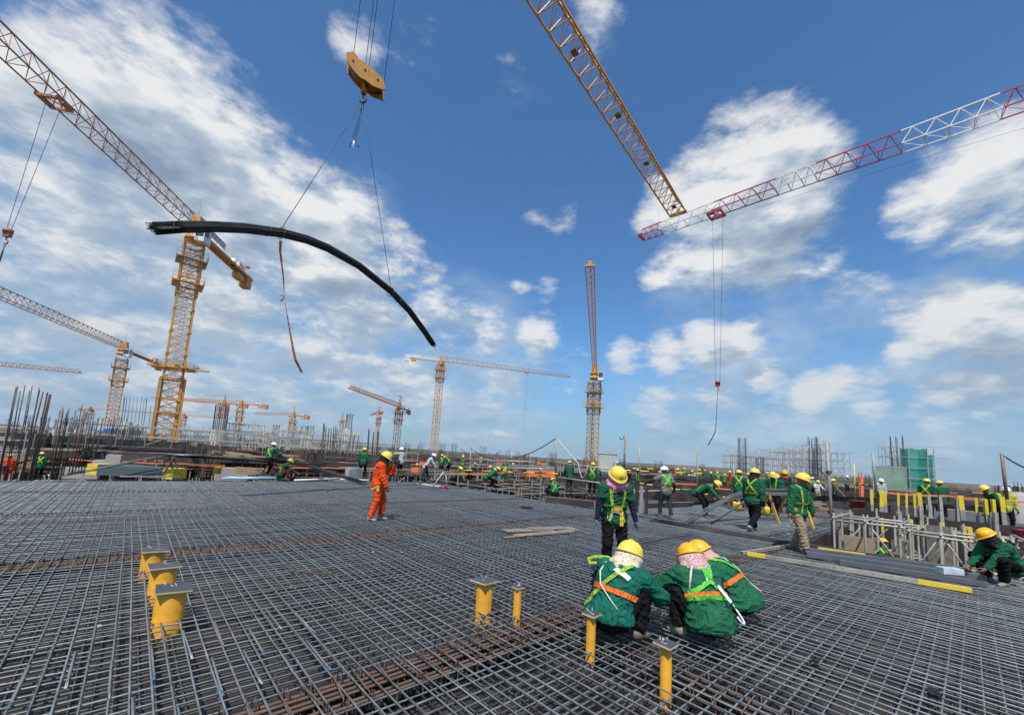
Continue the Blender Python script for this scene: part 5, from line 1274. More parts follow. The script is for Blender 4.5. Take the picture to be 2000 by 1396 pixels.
def starter(p, h, n, r, m, label, group=None, w=.45, lean=.03, parts=False, square=True, seed=0, ties=True, name='starter_bars'):
    rr = np.random.default_rng(seed); root = empty(name, p, GR, label, 'starter bars', group) if parts else None
    acc = MB(); lx, ly = rr.normal()*lean, rr.normal()*lean
    for k in range(n):
        t = 2*math.pi*k/n
        x, y = (w/2*max(-1, min(1, 1.4*math.cos(t))), w/2*max(-1, min(1, 1.4*math.sin(t)))) if square else (w/2*math.cos(t), w/2*math.sin(t))
        hh = h*rr.uniform(.93, 1.03); q = (x+lx*hh+rr.normal()*.02*hh/3, y+ly*hh+rr.normal()*.02*hh/3, hh)
        if parts: mb = MB(); mb.bar((x, y, 0), q, r, 5); mb.build('bar', m, root)
        else: acc.bar((x, y, 0), q, r, 4 if r > .03 else 3, cap=False)
    if ties:
        for k in range(int(h*.45/.2)):
            z = .1+k*.2; c = [(-w/2, -w/2), (w/2, -w/2), (w/2, w/2), (-w/2, w/2)] ; mb = acc
            if parts: mb = MB()
            for i in range(4): mb.bar((*c[i], z), (*c[(i+1) % 4], z), r*.6, 3, cap=False)
            if parts: mb.build('tie', m, root)
    if not parts:
        root = acc.build(name, m, None, p, GR); tag(root, label, 'starter bars', group)
    return root
def lattice_copy(src, loc, rz=0, label=None, group=None, s=1.0):
    c = src.copy(); col.objects.link(c); c.location = loc; c.rotation_euler = (0, 0, rz); c.scale = (s, s, s)
    if label: c['label'] = label
    if group: c['group'] = group
    return c

# wide decks all round the slab
deck(-16, -4.6, 30, 58, -.35, FARDECK); deck(-14, 34, 62, 130, .15, FARDECK); deck(9.2, 40, 36, 61.9, .20, FARDECK); deck(-4.5, 9.1, 38, 61.9, .30, FARDECK)
deck(24.1, 70, -30, 9.6, -.30, MATDARK, 'far_slab'); deck(19.5, 90, 9.7, 60, -.35, MATDARK, 'far_slab'); deck(35, 130, 60.1, 160, -.4, FARDECK, 'far_slab')
deck(70.1, 130, -60, 60, -.5, FARDECK, 'far_slab'); deck(-60, 34, 130.1, 220, -.3, FARDECK, 'far_slab'); deck(-60, -16.1, 40, 130, -1.2, FARDECK, 'far_slab')
shoring(-16, -4.7, 30.2, 35, -5.0, -.5, 'grey shoring under the dark edge of the left deck behind the starter bars', seed=2, step=1.1)
shoring(-13, 4, 62.3, 68, -5.0, .0, 'grey shoring below the deck that carries the big yellow crane', seed=3)
shoring(4.3, 33, 62.3, 68, -5.0, .0, 'long run of shoring beneath the deck right of the big crane', seed=4)
shoring(9.5, 27, 36.2, 41, -5.0, .05, 'shoring below the middle deck behind the trestle bundle', seed=5, m=GALV, r=.034, lift=.8)
shoring(-4.3, 9, 38.2, 43, -5.0, .15, 'pale shoring below the deck behind the blue wrapped stack', seed=15, m=GALV, r=.034, lift=.8)
shoring(-3.5, 9.5, 24.0, 28, -5.0, -.45, 'open shoring just past the far edge of the mat', seed=6, step=1.0, over=.3, m=GALV)
shoring(10.0, 22, 22.0, 27, -5.0, -.15, 'open shoring frames right of the trestle bundle with posts left proud', seed=7, step=1.15, over=.7, m=GALV, r=.032)
shoring(12.9, 19.2, 13.5, 20.5, -5.0, .15, 'guard scaffold frames around the formwork boxes', seed=8, step=1.5, over=1.0, m=GALV, r=.030, lift=.95)
shoring(20, 34, 20, 30, -.3, 1.2, 'scaffold frames standing beyond the formwork boxes', seed=9, step=1.8, over=.5, m=GALVF, r=.032, lift=.8)

shoring(-4.2, 9.0, 44, 50, .3, 1.9, 'scaffold frames on the deck between the wrapped stack and the big crane', seed=16, step=1.6, over=.6, lift=.8, r=.035)
shoring(9.6, 24, 42, 50, .2, 1.7, 'scaffold frames on the deck behind the trestle bundle', seed=17, step=1.5, over=.9, lift=.8, r=.035)
shoring(-15.5, -5, 40, 50, -.35, 1.3, 'scaffold frames on the left deck behind the starter bars', seed=18, step=1.7, over=.5, lift=.8, r=.035)
shoring(4, 30, 74, 84, .15, 2.6, 'low scaffold grid on the deck right of the big crane', seed=19, step=1.6, over=.8, lift=1.0, r=.045)

# tall scaffold clusters standing against the sky
def tower(px0, px1, ytop, ybot, dep, label, seed, step=.95, lift=1.05, r=.05, m=mat('pale_scaffold', (.46, .44, .40), .6, .1, .2, 2, (.30, .25, .20), .35), depth=4.0):
    p0, p1 = P(px0, ybot, dep), P(px1, ybot, dep); zt = zat((px0+px1)/2, ytop, (p0+p1)/2); W = (p1-p0).length
    rr = np.random.default_rng(seed); root = empty('scaffold_tower', (p0+p1)/2, math.atan2((p1-p0).y, (p1-p0).x)+R(rr.uniform(-12, 12)), label, 'scaffold', 'scaffold clusters around rising columns')
    po, le, br = MB(), MB(), MB(); Hh = zt-min(p0.z, p1.z); n = max(2, round(W/step)); nd = 5
    prof = [rr.uniform(.72, 1.0) for _ in range(n+1)]
    for j in range(nd):
        y = -depth/2+depth*j/(nd-1)
        for i in range(n+1):
            x = -W/2+W*i/n; h = Hh*prof[i]*rr.uniform(.9, 1.05); po.bar((x, y, 0), (x+rr.normal()*.08, y, h), r, 4, cap=False)
            if i < n:
                z = .2
                while z < Hh*min(prof[i], prof[i+1])*1.02:
                    if rr.random() < .9: le.bar((x-.2, y, z), (x+W/n+.2, y, z+rr.normal()*.03), r*.8, 3, cap=False)
                    if rr.random() < .33: s = rr.random() < .5; br.bar((x, y, z if s else z+lift), (x+W/n, y, z+lift if s else z), r*.7, 3, cap=False)
                    z += lift
    for i in range(n+1):
        x = -W/2+W*i/n; z = .3
        while z < Hh*prof[i]: le.bar((x, -depth/2, z), (x, depth/2, z), r*.8, 3, cap=False); z += lift
    po.build('posts', m, root, kind='stuff'); le.build('ledgers', m, root, kind='stuff'); br.build('braces', m, root, kind='stuff')
    return root
tower(448, 520, 822, 888, 62, 'dense grey scaffold cluster beside the pale round column', 21)
tower(520, 588, 830, 890, 58, 'dense grey scaffold cluster in front of the amber crane', 22)
tower(600, 640, 838, 892, 66, 'loose scaffold cluster left of the shrouded column', 23)
tower(640, 692, 832, 895, 60, 'scaffold cluster wrapped round the shrouded column', 24)
tower(1424, 1490, 872, 922, 62, 'pale scaffold cluster round a bunch of tall bars on the right slab', 25, r=.035)
tower(1490, 1560, 875, 926, 66, 'low pale scaffold cluster between two bunches of tall bars', 26, r=.035)
tower(1548, 1640, 865, 930, 60, 'tall pale scaffold cluster round the rightmost bunch of tall bars', 27, r=.035)
tower(1730, 1765, 872, 935, 45, 'narrow scaffold mast beside the green netted column', 28, depth=1.6, r=.03, step=.8)
tower(330, 345, 838, 872, 80, 'narrow scaffold tower behind the big crane mast', 29, r=.05)
tower(360, 415, 848, 872, 90, 'low scaffold frame carrying a dark deck behind the big crane', 30, r=.05, m=GALVF)

# pale round columns with bars on top
def round_column(px, ytop, ybot, dep, dia, barh, n, label, seed, group='pale round columns'):
    p = P(px, ybot, dep); zt = zat(px, ytop, p); Hh = zt-p.z
    root = empty('round_column', p, 0, label, 'column', group); mb = MB(); r = dia/2
    mb.lathe([(r, 0), (r, Hh)], 24); mb.lathe([(r, Hh), (r*.96, Hh+.02), (0, Hh+.02)], 24); mb.build('shaft', CONCW, root)
    if barh:
        acc = MB(); rr = np.random.default_rng(seed)
        for k in range(n): t = 2*math.pi*k/n; x, y = r*.8*math.cos(t), r*.8*math.sin(t); acc.bar((x, y, Hh-.05), (x+rr.normal()*.05, y+rr.normal()*.05, Hh+barh*rr.uniform(.9, 1.03)), .025, 3, cap=False)
        acc.build('bars', STEEL2, root, kind='stuff')
    return root
round_column(241, 823, 868, 46, .95, 0, 0, 'pale round column, tallest of the three by the big crane', 1)
round_column(257, 828, 868, 47, .75, 0, 0, 'pale round column standing between two others by the big crane', 2)
round_column(268, 831, 868, 48, .75, 0, 0, 'pale round column, the one next to the big crane mast', 3)
round_column(423, 840, 875, 55, 1.9, 3.5, 22, 'wide pale round column with a crown of bars', 4)
round_column(676, 838, 878, 62, 1.1, 2.4, 16, 'pale column wrapped in scaffold with bars above', 5)
for k, (x, y0, y1) in enumerate(((51, 830, 850), (83, 833, 850), (110, 838, 852), (127, 833, 850), (150, 838, 858), (172, 840, 860), (590, 850, 872), (603, 850, 872), (535, 848, 872))):
    round_column(x, y0, y1, 75, 1.3, 1.8, 14, 'small pale column far behind the starter bars' if k < 6 else 'small pale column inside the scaffold clusters', 10+k, 'small far columns')
starter(P(258, 838, 60), 4.6, 26, .022, STEEL2, 'dense fan of bars standing behind the three pale columns', w=2.4, seed=40, ties=False)
starter(P(290, 838, 62), 3.6, 8, .022, STEEL2, 'loose bars between the pale columns and the big crane', w=1.2, seed=41, ties=False)

# starter bars along the near left edge
for k, (px, py, top, n, r, lab) in enumerate(((2, 937, 750, 3, .016, 'three tall rusty starter bars at the slab corner'), (20, 935, 756, 2, .016, 'pair of tall starter bars beside the three rusty ones'), (38, 936, 757, 2, .014, 'slender close pair of tall starter bars'),
        (53, 938, 758, 5, .021, 'thick dark cluster of tall starter bars'), (101, 930, 793, 4, .018, 'brown starter bars beyond the thick dark cluster'), (117, 929, 795, 3, .016, 'three starter bars just past the brown ones'), (140, 926, 794, 4, .018, 'brown starter bars in line with the blue wrapped stack'), (158, 925, 800, 4, .016, 'leaning starter bars next to the blue wrapped stack'),
        (178, 905, 815, 6, .02, 'shorter starter bars behind the blue wrapped stack'))):
    p = G(px, py, -.02) if k < 8 else P(px, py, 24); hh = zat(px+(14 if k < 4 else 9), top, p)-p.z
    starter(p, hh, n, r, RUST if k in (3, 4, 6) else STEEL2, lab, 'tall starter bars beyond the slab edge', w=.16 if n < 5 else .24, parts=True, seed=60+k, lean=.010, ties=(k > 3))

def near_what(x, y):
    az = math.degrees(math.atan2(x, y))
    for lim, t in ((-37, 'round the faded crane with the blue board'), (-25, 'round the big yellow crane'), (-13, 'near the dense grey scaffold clusters'), (2, 'below the tall flat-top crane'), (17, 'near the foot of the end-on crane'), (33, 'near the pale scaffold clusters')):
        if az < lim: return t
    return 'round the green netted column'
# starter bars scattered over the far decks (built once, copied)
SB = [starter((0, 0, -50-i), h, n, .03, m, 'x', None, w=w, seed=80+i, ties=True) for i, (h, n, w, m) in enumerate(((3.2, 10, .7, STEEL2), (2.4, 12, .9, RUST), (4.2, 8, .8, STEEL2), (1.8, 14, .6, RUST)))]
rr = np.random.default_rng(5)
cnt = 0
spots = []
for k in range(2500):
    u_ = rr.random(); az = rr.uniform(-48, 52) if u_ < .45 else rr.uniform(-50, -2) if u_ < .7 else rr.uniform(-16, 14); dist = 30+150*rr.random()**1.5; p = Vector((dist*math.tan(R(az))*1.0, dist, 0)); b, a = to_ba(p)
    if a < 23 and b < 21: continue
    if az > 22 and dist > 80 and rr.random() < .75: continue
    if az > -14 and dist < 52: continue
    if any((Vector((s[0]-p.x, s[1]-p.y, 0))).length < 2.1 for s in spots): continue
    spots.append((p.x, p.y)); 
    if len(spots) >= 290: break
for k, (x, y) in enumerate(spots):
    left = x < -.2*y; z = -.5 if y < 62 else -.3
    c = lattice_copy(SB[k % 4], (x, y, z-.6), rr.uniform(0, 3), ['slender dark', 'rusty', 'tall sparse dark', 'short rusty'][k % 4]+' bunch of distant starter bars '+near_what(x, y), 'starter bars on the far decks', rr.uniform(.7, 1.05))
for s in SB: bpy.data.objects.remove(s)
for (px, yt, yb, dep, n, lab) in ((1450, 853, 922, 60, 14, 'tall bunch of dark bars inside the pale scaffold'), (1589, 853, 930, 58, 12, 'tall bunch of dark bars, tallest on the right slab'), (1597, 872, 930, 57, 10, 'tied dark bars beside the tallest bunch'), (1484, 892, 924, 60, 14, 'short dark column cage between the scaffolds'),
        (1755, 852, 930, 42, 8, 'two pairs of dark bars rising beside the green net'), (1970, 948, 968, 30, 16, 'rusty column cage near the right edge'), (1985, 948, 968, 31, 12, 'rusty cage beside the concrete pier')):
    p = P(px, yb, dep); starter(p, zat(px-2, yt, p)-p.z, n, .03, STEEL2 if yt < 900 else RUST, lab, w=.9, seed=int(px), lean=.005)

# low clutter: beam sides, stacks, panels spread over the decks
FT = {'beam_form': [FASC, 'dark beam side form'], 'timber_stack': [WOOD, 'small timber stack'], 'steel_stack': [STEEL2, 'stack of cut bars'], 'orange_barricade': [ORNET, 'orange barrier panel'], 'rusty_stack': [RUST, 'rusty stack of bars'],
      'pale_shutter': [CONC, 'pale formwork panel'], 'red_stack': [mat('red_oxide', (.30, .10, .06), .8, 0, .25, 1), 'red oxide stack']}
protos = {}
for nm, (m, lab) in FT.items():
    L_ = []
    for v in range(3):
        mb = MB(); r2 = np.random.default_rng(v+len(nm))
        if nm == 'beam_form':
            mb.box((0, .3, .3), (4+2*v, .06, .7)); mb.box((0, -.3, .25), (4+2*v, .06, .6))
            for k in range(5+2*v): mb.box((-2-v+k*.95, .38, .25), (.08, .09, .8))
        elif nm in ('orange_barricade', 'pale_shutter'):
            mb.box((0, 0, .45), (1.6+.5*v, .06, .9)); mb.box((0, -.05, .0), (1.8+.5*v, .5, .06)); mb.box((.9, .05, .4), (.06, .06, .9))
        else:
            for k in range(9):
                mb.box((r2.normal()*.2, -.5+.12*k, .05+.09*r2.integers(0, 4)), (3.2+v+r2.normal()*.3, .09, .09), r2.normal()*.03)
        L_.append(mb.mesh(nm, m))
    protos[nm] = L_
names = list(FT)
wts = np.array([.33, .17, .20, .025, .155, .07, .05]); rr = np.random.default_rng(9); made = 0; tries = 0
while made < 480 and tries < 6000:
    tries += 1
    az = rr.uniform(-50, 53) if rr.random() < .55 else rr.uniform(-50, -5) if rr.random() < .5 else rr.uniform(-15, 25); dist = 24+110*rr.random()**1.7; p = Vector((dist*math.tan(R(az)), dist, 0)); b, a = to_ba(p)
    if (a < 36.5 and b < 20 and not (b < -4.6 and a > 30.5)) or (58 < a < 62.5 and b < 34) or dist/math.cos(R(az)) < 26: continue
    if p.x > .5*p.y and p.y > 60 and rr.random() < .7: continue
    nm = rr.choice(names, p=wts)
    if nm in ('pale_shutter', 'orange_barricade') and dist < 60: nm = 'steel_stack'
    z = .32 if (38 < a < 61.9 and -4.5 < b < 9.1) else .22 if (36 < a < 61.9 and 9.2 < b < 19.4) else -.33 if (30 < a < 58 and b < -4.6) else -.28 if (a < 60 and b > 19) else .17 if (62 < a < 130 and b < 34) else -.3 if b < 19 and a > 130 else -.35
    o = mesh_obj(nm, protos[nm][rr.integers(0, 3)], None, (p.x, p.y, z), (0, 0, GR+(math.pi/2 if rr.random() < .5 else 0)+rr.normal()*.06)); s = rr.uniform(.8, 1.25); o.scale = (s, s, s)
    side = ' '+near_what(p.x, p.y)
    tag(o, FT[nm][1]+side, nm.replace('_', ' '), 'materials spread over the far decks'); made += 1

# barrier tapes
def tape_line(pts, w, m, label, name='barrier_tape', sag=.04):
    mb = MB(); pts = [Vector(p) for p in pts]; full = []
    for i in range(len(pts)-1):
        for k in range(8): t = k/8; q = pts[i].lerp(pts[i+1], t); q.z -= sag*4*t*(1-t); full.append(q)
    full.append(pts[-1]); nr = [Vector((-p.x, -p.y, 0)).normalized() for p in full]
    mb.ribbon([p-pts[0] for p in full], nr, w, .004); o = mb.build(name, m); o.location = pts[0]; return tag(o, label, 'barrier tape')
tape_line([P(135, 896, 22), P(240, 901, 22), P(360, 905, 22), P(440, 909, 23)], .055, ORNET, 'orange barrier tape strung past the blue wrapped stack')
tape_line([P(520, 911, 24), P(640, 913, 24), P(720, 914, 24), P(790, 917, 24)], .055, ORNET, 'orange barrier tape strung behind the worker in orange')
tape_line([P(60, 893, 27), P(130, 894, 27)], .09, ORNET, 'short orange tape between the starter bars')
tape_line([P(860, 925, 23), P(1000, 922, 22), P(1090, 925, 22)], .07, ORNET, 'orange tape along the guard scaffold')
tape_line([P(1735, 962, 16), P(1850, 968, 16), P(1940, 975, 16), P(2010, 980, 16)], .07, ORNET, 'orange tape running past the yellow beams of the pit', sag=.03)
for k, (px, py, dep, w, h, lab) in enumerate(((1072, 925, 24, .8, .40, 'orange mesh panel left of the grey cabinet'), (1040, 925, 26, .7, .35, 'orange mesh panel by the guard scaffold'), (1340, 945, 26, 1.5, .09, 'long orange strip on the dark bars'), (1420, 955, 22, 1.2, .07, 'orange strip beside the black and yellow rails'),
        (1683, 950, 17, .12, .8, 'orange stand behind the pit'), (830, 905, 30, .7, .25, 'orange mesh panel near the tripod'), (812, 918, 27, .55, .35, 'orange mesh panel behind the stooping worker in pale clothes'))):
    mb = MB(); mb.box((0, 0, 0), (w, .05, h)); mb.bar((-w/2, .04, -h), (-w/2, .04, h*.7), .025, 4); mb.bar((w/2, .04, -h), (w/2, .04, h*.7), .025, 4); o = mb.build('orange_barrier', ORNET); o.location = P(px, py, dep); o.rotation_euler.z = R(random.uniform(-25, 25)); tag(o, lab, 'barrier')

# ---------------------------------------------------------------- formwork boxes and edge panels
def panel(px0, py0, px1, py1, h, label, z=-.2, t=.021, m=PLYB, name='form_panel', rim=True):
    p, q = G(px0, py0, z), G(px1, py1, z); d = q-p; L_ = d.length; root = empty(name, p, math.atan2(d.y, d.x), label, 'form panel')
    n = max(1, round(L_/1.22)); 
    for k in range(n): mb = MB(); mb.box((L_*(k+.5)/n, 0, h/2), (L_/n-.006, t, h)); mb.build('plywood_sheet', m, root)
    if rim: mb = MB(); mb.box((L_/2, .0, h+.006), (L_, t*.9, .010)); mb.build('top_edge', PLYE, root)
    for k in range(n+1): mb = MB(); mb.box((L_*k/n, .06, h*.5), (.05, .09, h*1.02)); mb.build('stud', WOOD, root)
    return root
panel(855, 949, 912, 951, .42, 'dark form panel behind the tripod')
panel(915, 955, 1002, 953, .45, 'dark form panel in front of the stooping worker')
panel(1006, 952, 1062, 951, .40, 'dark form panel joining the scaffold frames')
panel(1064, 991, 1160, 1001, .42, 'long dark form panel ending behind the pink-scarfed worker')
panel(1262, 1004, 1352, 1000, .42, 'dark form panel beside the worker in the grey vest')
panel(830, 944, 870, 951, .30, 'low dark form panel at the foot of the tripod')
panel(545, 940, 640, 943, .25, 'low dark form board under the end of the trestle bundle')
panel(630, 941, 690, 941, .22, 'pale low form board near the worker in the green jacket', m=CONC)
# brown timber column boxes by the grey vest
for k, (px, py) in enumerate(((1243, 1000), (1252, 1003), (1262, 1005), (1236, 996))):
    p = G(px, py, 0); mb = MB(); h = zat(px, 945+k*3, p); mb.box((0, 0, h/2), (.06, .10, h)); o = mb.build('timber_post', GALVF if k % 2 else FASC, None, p, .6); tag(o, ['dark upright post left of the grey-vested worker', 'pale upright post of the column box', 'dark outer post of the column box', 'pale post nearest the pink scarf'][k], 'post')

# the pit on the right
def pit():
    root = empty('pit_formwork', gp(15, 0, -4.6), GR, 'dark plywood walls lining the pit on the right', 'formwork')
    def wall(b0, b1, a0, a1, z0, z1, nm='plywood_sheet'):
        mb = MB(); mb.box(((b0+b1)/2-15, (a0+a1)/2, (z0+z1)/2+4.6), (b1-b0, a1-a0, z1-z0)); mb.build(nm, PLYB, root)
    for k, (b_, a_, w_, h_) in enumerate(((13.9, 2.0, .6, .5), (15.3, .6, .5, .9), (13.4, -1.5, .5, .4), (16.3, 1.6, .8, .3), (14.4, 1.4, .35, .2))):
        mb = MB(); mb.box((b_-15, a_, 4.6-.3+h_/2-.5), (.03, w_, 1.0+h_)); mb.build('shutter_board', PLYG if k % 2 else WOOD, root)
    for k in range(4): wall(12.60, 12.62, -5+1.9*k, -5+1.9*k+1.895, -3.4, -.23)
    for k in range(5): wall(12.64+1.22*k, 12.64+1.22*k+1.215, 2.84, 2.862, -3.4, .0+(.05 if k % 2 else 0))
    for k in range(6): wall(17.6, 17.622, -4.6+1.22*k, -4.6+1.22*k+1.215, -3.4, .62+(.04 if k % 2 else 0))
    wall(12.6, 17.6, -5.03, -5.0, -3.4, -.1)
    mb = MB(); mb.box((.1, -1, .05), (5.4, 8, .1)); mb.build('pit_floor', CONC, root)
pit()
unit = MB(); unit.bar((0, 0, 0), (0, 0, 1), .024, 8); UT = unit.mesh('tube', GALV)
def tube_obj(p, q, parent, name, me=UT, r=1.0):
    p, q = Vector(p), Vector(q); d = q-p; o = bpy.data.objects.new(name, me); col.objects.link(o); o.parent = parent
    o.location = p; o.rotation_euler = d.to_track_quat('Z', 'Y').to_euler(); o.scale = (r, r, d.length); return o
def pit_scaffold(bs, as_, z0, tops, label, seed):
    rr = np.random.default_rng(seed); root = empty('pit_scaffold', gp(bs[0], as_[0], z0), GR, label, 'scaffold', 'scaffold towers in the pit'); o_ = Vector((bs[0], as_[0], z0))
    L = lambda b, a, z: Vector((b, a, z))-o_
    for b in bs:
        for a in as_: tube_obj(L(b, a, z0), L(b+rr.normal()*.015, a+rr.normal()*.015, tops+rr.uniform(-.08, .18)), root, 'post')
    for zi, z in enumerate((tops-.10, tops-.95, tops-1.9, tops-2.8)):
        for b in bs:
            if rr.random() < .9: tube_obj(L(b, as_[0]-rr.uniform(.05, .35), z+rr.normal()*.02), L(b, as_[-1]+rr.uniform(.05, .35), z+rr.normal()*.02), root, 'ledger', r=.9)
        for a in as_: tube_obj(L(bs[0]-rr.uniform(.05, .25), a, z+.05), L(bs[-1]+rr.uniform(.05, .25), a, z+.05+rr.normal()*.02), root, 'ledger', r=.9)
    for k in range(len(as_)-1):
        for b in bs:
            z = tops-(1.0 if b == bs[0] else 1.9); s = (k+(b == bs[0])) % 2
            tube_obj(L(b+.04, as_[k], z if s else z+.95), L(b+.04, as_[k+1], z+.95 if s else z), root, 'brace', r=.75)
    return root
pit_scaffold([13.1, 14.0, 15.0], [1.15, 1.75, 2.35], -4.5, .72, 'grey tube scaffold tower at the tall pole end of the pit', 1)
pit_scaffold([14.6, 15.6], [-.35, .35, .95], -4.5, .55, 'grey tube scaffold tower in the middle of the pit', 2)
pit_scaffold([12.95, 13.6], [-1.9, -1.3, -.75], -4.5, .28, 'grey tube scaffold tower of the pit beside the crouching worker', 3)
pit_scaffold([13.05, 13.75], [.0, .5, 1.0], -4.5, .62, 'grey tube scaffold tower close behind the square tubes', 5)
pit_scaffold([16.0, 16.8], [-1.6, -1.0, -.4, .2], -4.5, .5, 'grey tube scaffold tower against the far wall of the pit', 6)
pit_scaffold([13.0, 13.8, 14.6], [-3.2, -2.6, -2.1], -4.5, .35, 'grey tube scaffold tower in the far corner of the pit', 7)
pit_scaffold([15.5, 16.1, 16.8], [.9, 1.5, 2.2], -4.5, .55, 'grey tube scaffold tower behind the first one of the pit', 8)
pit_scaffold([14.3, 14.9], [-1.7, -1.1, -.6], -4.5, .45, 'grey tube scaffold tower under the loose tubes', 9)
rr = np.random.default_rng(4)
lt = empty('loose_tubes', gp(14, -.9, .50), GR, 'loose grey tubes laid over the scaffold ledgers in the pit', 'tubes')
for k in range(9):
    tube_obj((rr.uniform(-.7, 0), -.6+.14*k, .03*(k % 3)), (rr.uniform(.6, 1.3), -.6+.14*k+rr.normal()*.2, .05+.03*(k % 2)), lt, 'tube', r=1.25)
for k, (px, yt, yb, dep, lab) in enumerate(((1640, 1010, 1075, 11.6, 'near the tall pole'), (1668, 1000, 1085, 12.0, 'in front of the first scaffold tower'), (1771, 1000, 1100, 12.4, 'behind the pit worker'), (1801, 985, 1112, 12.6, 'of a pair in the middle of the pit'), (1812, 985, 1112, 12.6, 'of a pair in the middle of the pit'), (1852, 1000, 1120, 12.0, 'under the loose tubes'), (1946, 1000, 1110, 11.0, 'behind the crouching worker'), (1700, 1020, 1095, 11.9, 'left of the pit worker'))):
    p = P(px, yb, dep); zt = zat(px, yt, p); mb = MB(); h = zt-p.z+1.2
    for s_ in (-1, 1): mb.box((0, s_*.05, h/2), (.09, .02, h))
    mb.box((0, 0, h/2), (.03, .08, h)); o = mb.build('steel_soldier', GALVF if k % 3 else GALV, None, p-Vector((0, 0, 1.2)), R(-40+6*k)); o.rotation_euler.x = rr.normal()*.02; o.rotation_euler.y = rr.normal()*.03; tag(o, 'upright grey steel soldier '+lab, 'soldier beam', 'soldiers in the pit')
# yellow-topped formwork beams standing against the far wall
for k, (px, yt, yb, dep, w) in enumerate(((1706, 956, 985, 14.2, .10), (1712, 958, 988, 14.3, .10), (1720, 957, 987, 14.4, .16), (1730, 959, 985, 14.6, .09), (1749, 961, 987, 14.9, .075), (1767, 963, 990, 14.8, .075), (1785, 963, 991, 14.7, .08), (1802, 962, 990, 13.6, .13),
        (1824, 968, 1010, 13.4, .09), (1845, 967, 1012, 13.2, .09), (1865, 970, 1000, 13.6, .08), (1888, 968, 996, 13.0, .14), (1909, 972, 1000, 13.3, .085), (1929, 974, 1003, 13.1, .09), (1943, 975, 1004, 13.0, .09), (1965, 970, 1000, 12.4, .12), (1728, 1012, 1040, 13.0, .08), (1748, 1015, 1046, 12.6, .10), (1780, 1014, 1040, 12.5, .08), (1834, 1020, 1052, 11.8, .11), (1879, 1026, 1055, 11.4, .10), (1905, 1030, 1060, 11.0, .11))):
    p = P(px, yb, dep); zt = zat(px, yt, p); root = empty('formwork_beam', p-Vector((0, 0, 2.6)), R(-38+rr.normal()*4), ('yellow-topped formwork beam leaning on the far wall of the pit' if k not in (8, 9, 10) else 'bare grey formwork beam leaning on the far wall of the pit') if k < 16 else 'yellow-banded formwork beam standing lower inside the pit', 'formwork beam', 'formwork beams in the pit')
    for nm, z0, z1, m in (('painted_band', 2.6, 2.6+zt-p.z, YEL if k not in (8, 9, 10) else GALVF), ('bare_length', .2, 2.598, GALVF)):
        mb = MB(); h = z1-z0; zc = (z0+z1)/2; fl_ = .03; w_ = w*.78
        for s in (-1, 1): mb.box((0, s*.07, zc), (w_, fl_, h))
        mb.box((0, 0, zc), (w_*.35, .11, h)); mb.build(nm, m, root)
    root.rotation_euler.x = rr.normal()*.02; root.rotation_euler.y = rr.normal()*.022

# ---------------------------------------------------------------- poles, rails, ropes
def pole(pxb, pyb, pxt, pyt, dep, r, m, label, name='scaffold_pole', group=None):
    p = P(pxb, pyb, dep); q = P(pxt, pyt, dep); mb = MB(); mb.bar((0, 0, 0), q-p, r, 8); o = mb.build(name, m); o.location = p; return tag(o, label, 'pole', group)
pl = pole(1628, 1062, 1614, 862, 11.6, .038, GALVF, 'tall grey pole with clamps at the corner of the pit')
for (py, dz) in ((922, 0), (1000, 0)):
    c = P(1619 if py < 950 else 1623, py, 11.6); mb = MB(); mb.box((0, 0, 0), (.11, .10, .09)); o = mb.build('clamp', RUST, pl); o.location = c-pl.location
for (a, b, lab) in (((1600, 915, 12.5), (1650, 970, 11), 'rusty tube slung from the upper clamp of the tall pole'), ((1618, 1000, 11.7), (1665, 1040, 11), 'rusty tube slung from the lower clamp of the tall pole')):
    p, q = P(*a), P(*b); mb = MB(); mb.bar((0, 0, 0), q-p, .026, 7); o = mb.build('diagonal_tube', RUST); o.location = p; tag(o, lab, 'tube')
pole(1712, 965, 1704, 885, 14.2, .035, GALVF, 'grey pole behind the yellow-topped beams of the pit')
p1 = pole(1967, 975, 1956, 885, 15, .05, mat('reddish_pole', (.24, .15, .12), .7, 0, .2, 3), 'reddish pole near the right edge carrying a cable')
pole(1085, 930, 1087, 851, 21, .045, GALVF, 'pole with a rope tied to its top, left of the grey cabinet')
pole(1219, 920, 1221, 850, 19, .045, mat('old_timber_pole', (.33, .28, .20), .8, 0, .25, 3, (.12, .10, .08), .45), 'weathered pole with a hook at its top, right of the cabinet')
pole(1250, 945, 1249, 868, 18, .03, GALV, 'thin galvanised pole above the timber posts')
pole(1362, 965, 1361, 871, 18, .03, GALVF, 'pole with a black top under the red hook')
pole(919, 925, 919, 872, 32, .04, GALVF, 'short pole holding the far end of the sagging cable')
pole(999, 925, 998, 878, 34, .03, GALVF, 'thin pole under the sagging cable')
pole(1671, 975, 1668, 905, 16, .02, YEL, 'thin yellow stake behind the pit')
pole(1434, 960, 1433, 905, 20, .03, GALVF, 'thin pole among the workers by the trestle')
pole(1541, 945, 1540, 910, 24, .03, GALVF, 'short pole beyond the trestle workers')
def cable(pts, r, m, label, sag, name='cable'):
    full = []; pts = [Vector(p) for p in pts]
    for i in range(len(pts)-1):
        for k in range(10): t = k/10; q = pts[i].lerp(pts[i+1], t); q.z -= sag*4*t*(1-t); full.append(q-pts[0])
    full.append(pts[-1]-pts[0]); mb = MB(); mb.tube(full, r, 5); o = mb.build(name, m); o.location = pts[0]; return tag(o, label, 'cable' if name == 'cable' else 'rope')
cable([P(919, 874, 32), P(1086, 856, 21)], .025, DARK, 'sagging dark cable between the two poles in the middle', 1.0)
